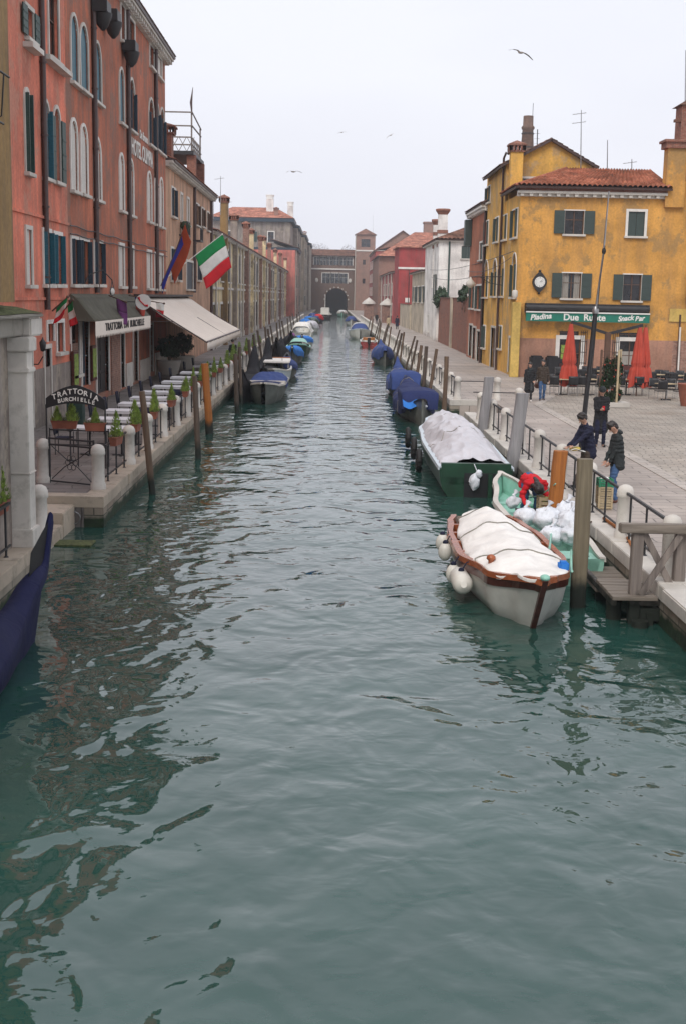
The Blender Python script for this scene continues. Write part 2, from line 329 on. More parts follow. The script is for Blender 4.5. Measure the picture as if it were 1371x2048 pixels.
# ------------------------------------------------------------------ quays
ZQ, QL, QR = .65, -4.75, 5.15
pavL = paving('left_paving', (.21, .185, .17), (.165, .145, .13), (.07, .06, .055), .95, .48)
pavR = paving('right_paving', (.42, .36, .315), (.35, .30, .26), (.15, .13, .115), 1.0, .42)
pavC = paving('campo_paving', (.42, .37, .31), (.32, .28, .235), (.12, .105, .085), .42, .24, .12)
def slab(name, poly, mat, z=ZQ, th=.7):
    m = MB(); m.prism([(x, y, z - th) for x, y in poly], (0, 0, th)); return single(name, m, mat, None, None, kind='structure')
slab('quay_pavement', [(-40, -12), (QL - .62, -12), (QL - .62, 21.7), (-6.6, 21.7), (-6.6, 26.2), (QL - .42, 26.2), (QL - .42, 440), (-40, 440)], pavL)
slab('quay_pavement', [(QR + .42, -12), (40, -12), (40, 440), (QR + .42, 440), (QR + .42, 53.6), (7.0, 53.6), (7.0, 47.9), (QR + .42, 47.9)], pavR)
slab('campo_pavement', [(8.6, 26), (38, 26), (38, 66), (13, 66), (8.8, 52)], pavC, ZQ + .004, .05)
m = MB(); m.beam((8.45, 26, ZQ + .01), (8.65, 52, ZQ + .01), .35, .02); m.beam((8.65, 52, ZQ + .01), (12.9, 66.2, ZQ + .01), .35, .02); single('stone_strip', m, paving('strip_paving', (.46, .41, .36), (.42, .37, .32), (.2, .18, .16), .9, .5), None, None, kind='structure')
def quay_wall(x0, y0, x1, y1, label, side):
    """a stretch of embankment: coursed stone below, pale coping stones on top. side: unit vector towards the land"""
    t = thing('quay_wall', label, 'quay wall', (x0, y0, -.9)); sx, sy = side
    d = Vector((x1 - x0, y1 - y0, 0)); L = d.length; d /= L
    m = MB(); a = Vector((x0 + sx * .03, y0 + sy * .03, 0)); n = Vector((sx, sy, 0)); q = [a, a + d * L, a + d * L + n * .38, a + n * .38]
    m.prism([(p.x, p.y, -.9) for p in q], (0, 0, ZQ - .235 + .9)); m.build('wall_face', M['quay'], t)
    m = MB(); s = 0
    while s < L - .05:
        w = min(RND.uniform(1.2, 1.9), L - s); j = RND.uniform(-.012, .012)
        p0 = Vector((x0, y0, 0)) + d * (s + .006) - n * j; p1 = Vector((x0, y0, 0)) + d * (s + w - .006) - n * j
        m.prism([(p.x, p.y, ZQ - .23) for p in (p0, p1, p1 + n * (.44 + j), p0 + n * (.44 + j))], (0, 0, .235 + RND.uniform(0, .012))); s += w
    m.build('coping', M['stoneb' if x0 < 0 else 'stone'], t, bev=.012); return t
quay_wall(QL - .2, -10, QL - .2, 21.7, 'stone embankment under the near left marble pillar', (-1, 0))
quay_wall(QL, 26.2, QL, 140, 'long stone embankment with mossy foot below the restaurant terrace', (-1, 0))
quay_wall(QL, 140, QL, 400, 'far left embankment beyond the row of moored boats', (-1, 0))
quay_wall(-6.6, 26.2, QL, 26.2, 'short dark embankment face with iron mooring ring beside the water steps', (0, 1))
quay_wall(QR, -10, QR, 47.9, 'right stone embankment with pale coping behind the wooden jetty', (1, 0))
quay_wall(QR, 53.6, QR, 140, 'right stone embankment beyond the notch with water steps', (1, 0))
quay_wall(QR, 140, QR, 400, 'far right embankment towards the brick tower', (1, 0))
quay_wall(QR, 53.6, 7.0, 53.6, 'short pale embankment face closing the right notch', (0, 1))
def steps(x0, x1, ys, label):
    t = thing('water_steps', label, 'steps', ((x0 + x1) / 2, ys[0][0], -.5))
    for (y0, y1, z) in ys:
        m = MB(); m.box((x0, y0, -.9), (x1, y1, z)); m.build('step', M['stoned'] if z < .2 else M['stoneb'], t, bev=.02)
steps(-6.6, -5.35, [(21.72, 23.6, .06), (23.62, 25.0, .28), (25.02, 26.18, .5)], 'three pale stone steps going down to the water past the marble pillar')
steps(5.6, 7.0, [(47.92, 49.2, .45), (49.22, 50.6, .22), (50.62, 53.55, .02)], 'dark stone water steps in the notch of the right embankment')
m = MB(); m.tube([(-5.35 + .13 * math.cos(a), 26.12 - .02, .22 + .13 * math.sin(a)) for a in np.linspace(0, 2 * math.pi, 15)], .015, 6); m.tube([(-5.35, 26.22, .37), (-5.35, 26.1, .35)], .02)
single('mooring_ring', m, M['steel'], 'small iron mooring ring hanging on the dark wall below the left corner bollard', 'ring')
m = MB(); m.box((-6.2, 24.1, -.2), (-4.6, 24.7, .03)); single('sunken_step', m, M['moss'], 'algae covered slab just awash beside the left water steps', 'slab', bev=.03)

# ------------------------------------------------------------------ facades
class Face:
    def __init__(s, kind, pl): s.k = kind; s.p = pl
    def P(s, u, z, d=0):
        return (s.p + d, u, z) if s.k == 'L' else (s.p - d, u, z) if s.k == 'R' else (u, s.p - d, z)
    def uz(s, px, py):
        a = aY(px, py, s.p) if s.k == 'F' else aX(px, py, s.p); return ((a[0] if s.k == 'F' else a[1]), a[2])
    def box(s, m, u0, u1, z0, z1, d0, d1, mi=0): return m.box(s.P(u0, z0, d0), s.P(u1, z1, d1), mi)
    def hinge(s): return 1
def archpts(u0, u1, zt, n=8):
    r = (u1 - u0) / 2; c = (u0 + u1) / 2; return [(c - r * math.cos(math.pi * i / n), zt - r + r * math.sin(math.pi * i / n)) for i in range(n + 1)]
def wall(F, parent, mat, u0, u1, z0, z1, ops, name='wall', rev=.22, mrev=None):
    """outer wall sheet with real openings and their reveals; ops: dict(u0,u1,z0,z1,arch)"""
    us = sorted({u0, u1, *[o['u0'] for o in ops], *[o['u1'] for o in ops]}); zs = sorted({z0, z1, *[o['z0'] for o in ops], *[o['z1'] for o in ops]})
    m = MB()
    for i in range(len(us) - 1):
        for j in range(len(zs) - 1):
            cu, cz = (us[i] + us[i + 1]) / 2, (zs[j] + zs[j + 1]) / 2
            if any(o['u0'] < cu < o['u1'] and o['z0'] < cz < o['z1'] for o in ops): continue
            m.add([F.P(us[i], zs[j]), F.P(us[i + 1], zs[j]), F.P(us[i + 1], zs[j + 1]), F.P(us[i], zs[j + 1])], [(0, 1, 2, 3)])
    for o in ops:
        a, b, c, d = o['u0'], o['u1'], o['z0'], o['z1']
        if o.get('arch'):
            pts = archpts(a, b, d); 
            for i in range(len(pts) - 1):
                (p, q), (r, s) = pts[i], pts[i + 1]; m.add([F.P(p, q), F.P(r, s), F.P(r, d), F.P(p, d)], [(0, 1, 2, 3)]); m.add([F.P(p, q), F.P(r, s), F.P(r, s, -rev), F.P(p, q, -rev)], [(0, 1, 2, 3)])
            d = pts[0][1]
        else: m.add([F.P(a, d), F.P(b, d), F.P(b, d, -rev), F.P(a, d, -rev)], [(0, 1, 2, 3)])
        for q in ([(a, c), (b, c)], [(a, c), (a, d)], [(b, c), (b, d)]): m.add([F.P(*q[0]), F.P(*q[1]), F.P(*q[1], -rev), F.P(*q[0], -rev)], [(0, 1, 2, 3)])
    return m.build(name, mat, parent)
def window(F, parent, o, style='open', sh='dgreen', fr='stonew', sill=True, pane='glass', name='window', lab=None, fw=.13):
    """surround standing proud of the wall; sub-parts pane, shutter, sill. style: open (shutters folded flat), out (folded outwards), closed, none, blind"""
    a, b, c, d = o['u0'], o['u1'], o['z0'], o['z1']; ar = o.get('arch'); m = MB(); f = fw; w = b - a
    zt = d - w / 2 if ar else d
    if fw > 0:
        F.box(m, a - f, a, c, zt, -.02, .05); F.box(m, b, b + f, c, zt, -.02, .05)
        if ar:
            i_, o_ = archpts(a, b, d, 10), archpts(a - f, b + f, d + f, 10)
            for i in range(10): m.prism([F.P(*i_[i], .05), F.P(*i_[i + 1], .05), F.P(*o_[i + 1], .05), F.P(*o_[i], .05)], Vector(F.P(0, 0, -.02)) - Vector(F.P(0, 0, .05)))
        else: F.box(m, a - f, b + f, d, d + f, -.02, .053)
    else: F.box(m, a, b, c, c + .03, -.2, -.18)
    w_ = m.build(name, M[fr], parent)
    if lab: w_['label'] = lab
    pm = MB(); gm = MB()
    if ar: pm.add([F.P(p, q, -.16) for p, q in [(a, c)] + archpts(a, b, d) + [(b, c)]], [tuple(range(11))])
    else: pm.add([F.P(a, c, -.16), F.P(b, c, -.16), F.P(b, d, -.16), F.P(a, d, -.16)], [(0, 1, 2, 3)])
    if style == 'closed':
        q = MB(); ins = -.04
        for (p0, p1) in ((a, (a + b) / 2 - .01), ((a + b) / 2 + .01, b)):
            F.box(q, p0, p1, c, zt if ar else d, ins - .04, ins)
        if ar: q.prism([F.P(p, s_, ins - .04) for p, s_ in archpts(a, b, d)], Vector(F.P(0, 0, .04)) - Vector(F.P(0, 0, 0)))
        q.build('shutter', M[sh], w_)
    else:
        pm.build('pane', M[pane], w_)
        mm = MB(); cu = (a + b) / 2; F.box(mm, cu - .03, cu + .03, c, d - (.02 if ar else 0), -.15, -.11)
        F.box(mm, a, a + .05, c, zt, -.15, -.11); F.box(mm, b - .05, b, c, zt, -.15, -.11); F.box(mm, a, b, c + (zt - c) * .6, c + (zt - c) * .6 + .04, -.145, -.115)
        mm.build('sash', M['wframe'] if F.p != 400.0 else M['frame'], w_)
        if style == 'curtain':
            q = MB()
            for (p0, p1) in ((a + .05, a + w * .36), (b - w * .36, b - .05)): q.grid(lambda u, v, p0=p0, p1=p1: F.P(p0 + (p1 - p0) * u, c + (d - c) * v, -.13 + .02 * math.sin(u * 22)), 24, 1)
            q.build('curtain', M['curtain'], w_)
        if style in ('open', 'curtain'):
            for (p0, p1) in ((a - f - w / 2, a - .02), (b + .02, b + f + w / 2)):
                q = MB(); F.box(q, p0, p1, c + .02, zt + (0 if not ar else .15), .06, .10)
                for i in range(1, 4): F.box(q, p0 + .02, p1 - .02, c + (zt - c) * i / 4 - .02, c + (zt - c) * i / 4 + .02, .10, .115)
                q.build('shutter', M[sh], w_)
        if style == 'out':      # leaves standing out from the wall
            for p in (a, b):
                q = MB(); F.box(q, p - .025, p + .025, c + .02, zt + (0 if not ar else .2), .0, .16); q.build('shutter', M[sh], w_)
    if sill: q = MB(); F.box(q, a - f - .06, b + f + .06, c - .12, c - .002, -.1, .17); q.build('sill', M['stonew'], w_, bev=.012)
    return w_
def op(F, x0, x1, yt, yb, arch=False, **kw):
    """opening measured in the photograph on facade F: left and right edge, top and bottom at the left edge"""
    u0, zt = F.uz(x0, yt); _, zb = F.uz(x0, yb); u1, _ = F.uz(x1, yb); return dict(u0=min(u0, u1), u1=max(u0, u1), z0=zb, z1=zt, arch=arch, **kw)
def body(parent, x0, x1, y0, y1, z0, z1, mat, skip=()):
    """the closed sides of a house except those built as pierced walls"""
    m = MB(); q = {'S': [(x0, y0), (x1, y0)], 'N': [(x0, y1), (x1, y1)], 'W': [(x0, y0), (x0, y1)], 'E': [(x1, y0), (x1, y1)]}
    for kk, (a, b) in q.items():
        if kk in skip: continue
        m.add([(a[0], a[1], z0), (b[0], b[1], z0), (b[0], b[1], z1), (a[0], a[1], z1)], [(0, 1, 2, 3)])
    m.add([(x0, y0, z1), (x1, y0, z1), (x1, y1, z1), (x0, y1, z1)], [(0, 1, 2, 3)])
    return m.build('side_wall', mat, parent)
def roof_quad(A, B, C_, D, mat, parent=None, pitch=.24, amp=.055, name='roof', under=.12, res=None):
    """pantile roof: A-B along the eave, D-C along the ridge"""
    A, B, C_, D = map(Vector, (A, B, C_, D)); L = (B - A).length; S = ((D - A).length + (C_ - B).length) / 2; n = (B - A).cross(D - A).normalized()
    if n.z < 0: n = -n
    nw = max(2, int(L / pitch)); nr = max(2, int(S / .36)); k_ = res or (6 if nw < 90 else 4); m = MB(); nv = nr * 2
    def fn(u, v):
        j = round(v * nv); row = min(j // 2, nr - 1); v2 = min(1, (row + (0 if j % 2 == 0 else 1)) / nr) if j < nv else 1
        p = A.lerp(B, u).lerp(D.lerp(C_, u), v2); ph = u * nw; col = int(ph)
        w = abs(math.sin(math.pi * ph)) ** .8; wob = mn.noise(Vector((col * .7, row * .9, 3))) * .02
        return p + n * (w * amp + (0.045 if j % 2 == 0 else 0) + wob)
    m.grid(fn, nw * k_, nv, 0, True)
    o = m.build(name, mat, parent)
    q = MB(); e = n * -under; q.add([A, B, C_, D, A + e, B + e, C_ + e, D + e], [(0, 1, 2, 3), (7, 6, 5, 4), (0, 4, 5, 1), (1, 5, 6, 2), (2, 6, 7, 3), (3, 7, 4, 0)]); q.build('roof_board', M['pipe'], o if parent is not None else None)
    return o
def pipe_down(F, parent, px, yt, yb, mat='pipe', r=.055, d=.1, zt=None, zb=None):
    u, z1 = F.uz(px, yt); _, z0 = F.uz(px, yb); z1 = zt or z1; z0 = zb or z0
    m = MB(); m.tube([F.P(u, z0, d), F.P(u, z1, d)], r, 8)
    z = z0 + 1
    while z < z1: m.tube([F.P(u, z, d), F.P(u, z + .06, d)], r * 1.35, 8); z += 2.2
    return m.build('drainpipe', M[mat], parent)
def text(body_, size, mat, M4, parent=None, name='lettering', extrude=.008, shear=0, off=0, bold=0):
    c = bpy.data.curves.new('t', 'FONT'); c.body = body_; c.size = size; c.extrude = extrude; c.align_x = 'CENTER'; c.align_y = 'CENTER'; c.shear = shear; c.offset = bold
    o = bpy.data.objects.new('t', c); COL.objects.link(o); bpy.context.view_layer.update()
    me = bpy.data.meshes.new_from_object(o.evaluated_get(bpy.context.evaluated_depsgraph_get())); bpy.data.objects.remove(o)
    me.transform(M4)
    if parent is not None: me.transform(Matrix.Translation(-WP[parent.name]))
    me.materials.clear(); me.materials.append(M[mat]); n = bpy.data.objects.new(name, me); COL.objects.link(n); n.parent = parent; WP[n.name] = WP[parent.name] if parent is not None else Vector(); return n
def face_matrix(F, u, z, d=.02, roll=0):
    if F.k == 'L': X, N = Vector((0, 1, 0)), Vector((1, 0, 0))
    elif F.k == 'R': X, N = Vector((0, -1, 0)), Vector((-1, 0, 0))
    else: X, N = Vector((1, 0, 0)), Vector((0, -1, 0))
    Y_ = Vector((0, 0, 1)); m4 = Matrix((X, Y_, N)).transposed().to_4x4(); return Matrix.Translation(F.P(u, z, d)) @ m4 @ Matrix.Rotation(roll, 4, 'Z')
def cornice(F, parent, u0, u1, z, mat='stonel', d=.45, h=.28, dent=.45, name='cornice'):
    m = MB(); F.box(m, u0, u1, z, z + h * .45, -.05, d); F.box(m, u0, u1, z - h * .55, z, -.05, d * .45)
    u = u0 + .15
    while u < u1 - .15: F.box(m, u, u + dent * .38, z - h * .5, z - .003, .0, d * .85); u += dent
    return m.build(name, M[mat], parent)

# ---- left: ochre corner house standing on the canal edge
t = thing('corner_house', 'ochre corner house with mossy stone ledge and marble pillar at the near left', 'house', (-5.2, 18, ZQ))
FE = Face('L', -5.22)
m = MB(); m.box((-14, 8, 4.75), (-5.22, 21.0, 14)); m.build('wall', M['ochre'], t)
m = MB(); m.box((-14, 8, ZQ), (-5.3, 20.75, 4.2)); m.build('lower_wall', M['greyp'], t)
m = MB(); m.box((-14, 8, 4.2), (-5.12, 21.15, 4.5)); m.box((-14, 8, 4.5), (-4.95, 21.9, 4.56)); m.build('stone_ledge', M['stoned'], t, bev=.02)
m = MB(); m.box((-5.5, 21.16, 4.18), (-5.0, 22.0, 4.5)); m.build('corbel', M['stonel'], t, bev=.03)
m = MB()
m.grid(lambda u, v: (-6.4 + 1.42 * u + .04 * math.sin(v * 40), 9 + 12.85 * v, 4.57 + .16 * max(0, math.sin(math.pi * min(1, u * 1.0))) * (.6 + .9 * mn.noise(Vector((u * 3, v * 22, 0))))), 16, 130); m.build('moss', M['moss'], t)
m = MB()
for x0, x1, y0, y1, z0, z1 in ((-5.42, -5.0, 20.8, 21.22, .95, 3.95), (-5.47, -4.95, 20.75, 21.28, .65, .97), (-5.46, -4.96, 20.76, 21.26, 3.6, 3.68), (-5.48, -4.94, 20.74, 21.28, 3.95, 4.18), (-5.45, -4.97, 20.77, 21.25, 1.9, 1.93)): m.box((x0, y0, z0), (x1, y1, z1))
m.build('marble_pillar', M['stonel'], t, bev=.025)
m = MB(); a = (-5.3, 18.6, 7.4); 
for kx in range(5): m.tube([(-5.25, 18.2 + kx * .3, 7.35), (-4.95, 18.2 + kx * .3, 7.5), (-4.9, 18.2 + kx * .3, 8.1)], .012, 5)
m.tube([(-4.9, 18.0, 8.1), (-4.9, 19.7, 8.1)], .018, 5); m.tube([(-5.0, 18.0, 7.42), (-5.0, 19.7, 7.42)], .018, 5); m.build('window_grille', M['iron'], t)
m = MB(); m.tube([(-5.15, 19.4, 3.3 + 1.6), (-5.15, 19.4, 8.6)], .06); m.build('drainpipe', M['pipeg'], t)

# ---- left: salmon house
FL = Face('L', -9.2)
Y1, Y2, Y3, Y4 = FL.uz(137, 500)[0], FL.uz(332, 500)[0], FL.uz(423, 500)[0], 285
t = thing('salmon_house', 'bright salmon pink house with arched green shuttered windows beside the ochre corner', 'house', (-9.2, 40, ZQ))
ops = [(op(FL, 50, 66, 12, 72), dict(style='open', sh='dgreen')), (op(FL, 95, 117, -25, 108), dict(style='none', pane='glassb')),
       (op(FL, 48, 60, 180, 342, True), dict(style='out', sh='dgreen')), (op(FL, 84, 99, 200, 352, True), dict(style='out', sh='teal')), (op(FL, 106, 121, 213, 360, True), dict(style='open', sh='dgreen')),
       (op(FL, 51, 64, 458, 569), dict(style='blind')), (op(FL, 86, 102, 463, 568), dict(style='out', sh='teal', fr='frame')), (op(FL, 107, 124, 469, 568), dict(style='out', sh='teal', fr='frame')),
       (op(FL, 94, 107, 648, 684), dict(sill=False, pane='glassb', fr='frame', style='none')), (op(FL, 113, 127, 646, 705), dict(pane='glassb', fr='frame', style='none'))]
dops = [op(FL, 55, 66, 680, 860), op(FL, 88, 103, 698, 848)]
wall(FL, t, M['salmon'], 26.5, Y1, ZQ, 17.5, [o for o, _ in ops] + dops)
for o, kw in ops:
    if kw.get('style') == 'blind': kw = dict(style='closed', sh='whsh')
    window(FL, t, o, **kw)
def door(F, parent, o, mat='dgreen', fr='stonew', lab=None):
    d_ = MB(); F.box(d_, o['u0'], o['u1'], o['z0'], o['z1'], -.2, -.12)
    w = o['u1'] - o['u0']; h = o['z1'] - o['z0']
    for i in range(2):
        for j in range(3): F.box(d_, o['u0'] + w * (.08 + .47 * i), o['u0'] + w * (.45 + .47 * i), o['z0'] + h * (.06 + .32 * j), o['z0'] + h * (.32 + .32 * j), -.12, -.10)
    x = d_.build('door', M[mat], parent); q = MB()
    F.box(q, o['u0'] - .13, o['u0'], o['z0'], o['z1'], -.1, .05); F.box(q, o['u1'], o['u1'] + .13, o['z0'], o['z1'], -.1, .05); F.box(q, o['u0'] - .13, o['u1'] + .13, o['z1'], o['z1'] + .14, -.1, .054)
    q.build('door_frame', M[fr], x); q = MB(); q.ball(F.P(o['u0'] + w * .9, o['z0'] + h * .45, -.08), .04); q.build('handle', M['chrome'], x)
    if lab: x['label'] = lab
    return x
for o, mm in zip(dops, ('teal', 'dblue')): door(FL, t, o, mm)
body(t, -20, -9.2, 26.5, Y1, ZQ, 17.5, M['salmon'], 'E')
m = MB(); FL.box(m, 30, Y1, ZQ, 2.5, .0, .03); m.build('plinth', M['greyp'], t)
for z in (FL.uz(80, 436)[1], FL.uz(80, 600)[1]):
    m = MB(); FL.box(m, 28, Y1, z, z + .09, 0, .06); m.build('string_course', M['salmon'], t)
pipe_down(FL, t, 76, -60, 620, 'pipe', .09)
for p in ((82, 107, 128, 128), (46, 82, 69, 84)):
    u0, z = FL.uz(p[0], p[1]); u1, _ = FL.uz(p[2], p[3]); m = MB(); FL.box(m, u0, u1, z - .15, z, 0, .3); m.build('balcony_slab', M['stonew'], t)

# ---- left: the hotel
t = thing('hotel_building', 'tall terracotta red hotel with white arched windows, drainpipes and painted name', 'hotel', (-9.2, 56, ZQ))
zE = aX(340, 112, -8.75)[2]
W4 = [(241, 250, 6, 78), (258, 269, 34, 86), (299, 308, 87, 130), (313, 323, 107, 148)]
W3 = [(140, 156, 24, 159), (159, 176, 43, 174), (187, 202, 79, 198), (238, 248, 134, 242), (258, 269, 154, 256), (297, 308, 193, 286), (311, 318, 206, 296), (320, 328, 214, 304)]
W2 = [(140, 155, 237, 378), (160, 175, 248, 385), (187, 202, 274, 396), (238, 248, 307, 419), (257, 267, 318, 428), (294, 303, 343, 441), (309, 316, 350, 447), (319, 326, 356, 452)]
W1 = [(142, 156, 477, 568), (159, 178, 480, 568), (188, 205, 484, 568), (238, 248, 490, 572), (257, 267, 494, 572), (294, 303, 503, 576), (309, 316, 508, 577), (319, 326, 510, 578)]
ops = []
for i, w in enumerate(W4): ops.append((op(FL, *w), dict(style='closed' if i == 3 else 'none', sh='greyp' if 0 else 'whsh', fr='frame', fw=.12)))
for i, w in enumerate(W3): ops.append((op(FL, *w, True), dict(style='closed' if i < 4 else 'out', sh='teal' if i < 4 else 'dblue', fr='stonew', fw=.12)))
for i, w in enumerate(W2): ops.append((op(FL, *w, True), dict(style='closed', sh='whsh', fr='frame', fw=.12)))
for i, w in enumerate(W1): ops.append((op(FL, *w), dict(style='out' if i in (0, 1, 2) else 'closed', sh='dblue' if i < 3 else 'whsh', fr='frame', fw=.12)))
g = [op(FL, 141, 159, 640, 752), op(FL, 162, 178, 640, 775), op(FL, 192, 218, 668, 792), op(FL, 240, 249, 668, 778), op(FL, 266, 276, 660, 765), op(FL, 300, 306, 650, 745)]
wall(FL, t, M['hotel'], Y1 + .01, Y2, ZQ, zE, [o for o, _ in ops] + g)
for o, kw in ops: window(FL, t, o, **kw)
window(FL, t, g[0], style='none', pane='glassb', fr='frame'); door(FL, t, g[1], 'dblue', 'frame'); door(FL, t, g[2], 'black_p', 'frame', 'wide dark restaurant doorway'); door(FL, t, g[3], 'dblue'); door(FL, t, g[4], 'wframe'); door(FL, t, g[5], 'wframe')
body(t, -22, -9.2, Y1 + .01, Y2, ZQ, zE, M['hotel'], 'E')
cornice(FL, t, Y1 - 1, Y2 + .3, zE, 'stonew', .45, .35, .6)
roof_quad((-8.65, Y1, zE + .22), (-8.65, Y2 + .35, zE + .22), (-14, Y2 + .35, zE + 2.4), (-14, Y1, zE + 2.4), M['tiled'], t, .3, res=3)
m = MB(); FL.box(m, Y1, Y1 + 1.3, ZQ, 3.1, 0, .035); m.build('bare_brickwork', M['brickp'], t); m = MB(); FL.box(m, FL.uz(222, 700)[0], FL.uz(240, 700)[0], ZQ, 3.9, 0, .045); m.build('bare_brickwork', M['brickp'], t)
m = MB(); FL.box(m, FL.uz(252, 700)[0], FL.uz(264, 700)[0], ZQ, 1.75, 0, .05); FL.box(m, FL.uz(280, 700)[0], FL.uz(299, 700)[0], ZQ, 1.7, 0, .05); FL.box(m, FL.uz(310, 700)[0], Y2, ZQ, 1.8, 0, .05); m.build('stone_plinth', M['stonel'], t)
for px in (183, 252, 308): pipe_down(FL, t, px, 60, 600, 'pipe', .1, zt=zE - .2, zb=4.9)
m = MB(); zc = FL.uz(140, 452)[1]
for dz in (0, .28): m.tube([FL.P(Y1 + s_ * (Y2 - Y1) / 24, zc - dz + .03 * math.sin(s_ * 1.7), .08) for s_ in range(25)], .022, 5)
m.build('cable', M['iron'], t)
for (px, py) in ((186, 22), (208, 40), (246, 100)):       # window boxes hung high on the wall
    u, z = FL.uz(px, py); m = MB(); m.lathe(FL.P(u, z - .7, .38), [(.06, 0), (.22, .18), (.34, .5), (.36, .62)], 12); FL.box(m, u - .5, u + .5, z - .1, z + .35, .05, .62)
    m.build('balcony_box', M['iron'], t, bev=.03)
u0 = FL.uz(262, 300)[0]; u1 = FL.uz(305, 300)[0]; zt_ = FL.uz(262, 279)[1]; zb_ = FL.uz(262, 304)[1]
m = MB(); 
text('HOTEL OLIMPIA', 1.0, 'frame', face_matrix(FL, (u0 + u1) / 2, (zt_ + zb_) / 2, .03) @ Matrix.Diagonal(((u1 - u0) / 7.3, 1.0, 1, 1)), t, 'painted_name', bold=.025)
text('Da Bruno', .42, 'frame', face_matrix(FL, FL.uz(287, 280)[0], FL.uz(287, 275)[1], .03) @ Matrix.Diagonal((1.6, 1.25, 1, 1)), t, 'small_name', bold=.012)
t = single('chimney', MB().box((-12, Y1 - 2, zE), (-10.4, Y1 + .4, zE + 4)).box((-12.2, Y1 + 8, zE), (-10, Y1 + 10, zE + 3.6)), M['brickr'], 'broad brick chimney block on the roof of the red hotel', 'chimney')

# ---- left: lower peach house with altana
t = thing('peach_house', 'two storey peach house with dark shutters beyond the red hotel', 'house', (-9.2, 82, ZQ)); zP = 12.0
W = [(343, 351, 376, 431), (361, 365, 388, 440), (374, 378, 397, 449), (391, 398, 408, 449), (403, 408, 417, 452), (414, 418, 425, 460)]
Wb = [(342, 347, 497, 560), (355, 360, 500, 560), (373, 386, 523, 578), (395, 400, 512, 560), (414, 419, 517, 560)]
ops = [(op(FL, *w), dict(style='out' if i in (0, 3, 4, 5) else 'closed', sh='dblue' if i == 0 else 'whsh' if i < 3 else 'wframe', fr='frame', fw=.14)) for i, w in enumerate(W)]
ops += [(op(FL, *w), dict(style='out' if i != 2 else 'closed', sh='dblue', fr='frame', fw=.14)) for i, w in enumerate(Wb)]
wall(FL, t, M['peach'], Y2 + .01, Y3, ZQ, zP, [o for o, _ in ops])
for o, kw in ops: window(FL, t, o, **kw)
body(t, -19, -9.2, Y2 + .01, Y3, ZQ, zP, M['peach'], 'E'); cornice(FL, t, Y2 + .05, Y3 + .2, zP, 'stonew', .4, .3, .5)
roof_quad((-8.7, Y2 + .4, zP + .2), (-8.7, Y3 + .3, zP + .2), (-13.5, Y3 + .3, zP + 1.9), (-13.5, Y2 + .4, zP + 1.9), M['tile'], t, .3, res=3)
pipe_down(FL, t, 387, 420, 640, 'pipe', .1, zt=zP, zb=5); pipe_down(FL, t, 421, 420, 640, 'pipe', .1, zt=zP, zb=ZQ)
for u in (Y2 + 6.2, Y2 + 14): 
    m = MB(); FL.box(m, u, u + 1.8, 8.35, 8.45, 0, .5)
    for i in range(8): m.tube([FL.P(u + .1 + i * .23, 8.45, .47), FL.P(u + .1 + i * .23, 9.2, .47)], .02, 5)
    m.tube([FL.P(u, 9.2, .47), FL.P(u + 1.8, 9.2, .47)], .03, 5); m.build('balcony', M['iron'], t)
m = MB(); m.lathe((-8.9, Y2 + 6.9, 8.45), [(.1, 0), (.2, .3), (.35, .5), (.15, .8)], 8); m.build('balcony_plant', M['leafd'], t)
t = thing('altana', 'wooden rooftop terrace with open rails on brick piers above the peach house', 'roof terrace', (-10.5, 92, 12.3))
m = MB(); m.box((-13.4, 88.5, 14.3), (-9.55, 95.6, 14.55)); m.build('deck', M['iron'], t)
for (x, y) in ((-9.75, 89.1), (-9.75, 94.8), (-13, 89.1), (-13, 94.8)):
    m = MB(); m.box((x - .3, y - .3, 11.9), (x + .3, y + .3, 14.3)); m.build('brick_pier', M['brickr'], t)
    m = MB(); m.box((x - .05, y - .05, 14.55), (x + .05, y + .05, 17.2 if y < 90 else 16.8)); m.build('post', M['plankv'], t)
m = MB()
for z in (15.0, 15.5, 16.25, 17.15):
    m.beam((-13, 89.0, z), (-9.7, 89.0, z), .07, .09)
    if z != 15.5: m.beam((-9.7, 89, z), (-9.7, 95, z - (.4 if z > 17 else 0)), .06, .09)
for i in range(6):
    x = -12.8 + i * .55; m.beam((x, 89.0, 14.6), (x + .5, 89.0, 15.5), .04); m.beam((x + .5, 89.0, 14.6), (x, 89.0, 15.5), .04)
    y = 89.3 + i * .95; m.beam((-9.7, y, 14.6), (-9.7, y + .8, 15.5), .04); m.beam((-9.7, y + .8, 14.6), (-9.7, y, 15.5), .04); m.beam((-9.7, y + .4, 14.6), (-9.7, y + .4, 15.5), .04)
m.build('railing', M['plankv'], t)
m = MB(); m.tube([(-9.72, 89.05, 17), (-9.78, 89.05, 17.8), (-9.66, 89.05, 18.8)], [.04, .09, .015], 6); m.build('rolled_flag', M['pipe'], t)
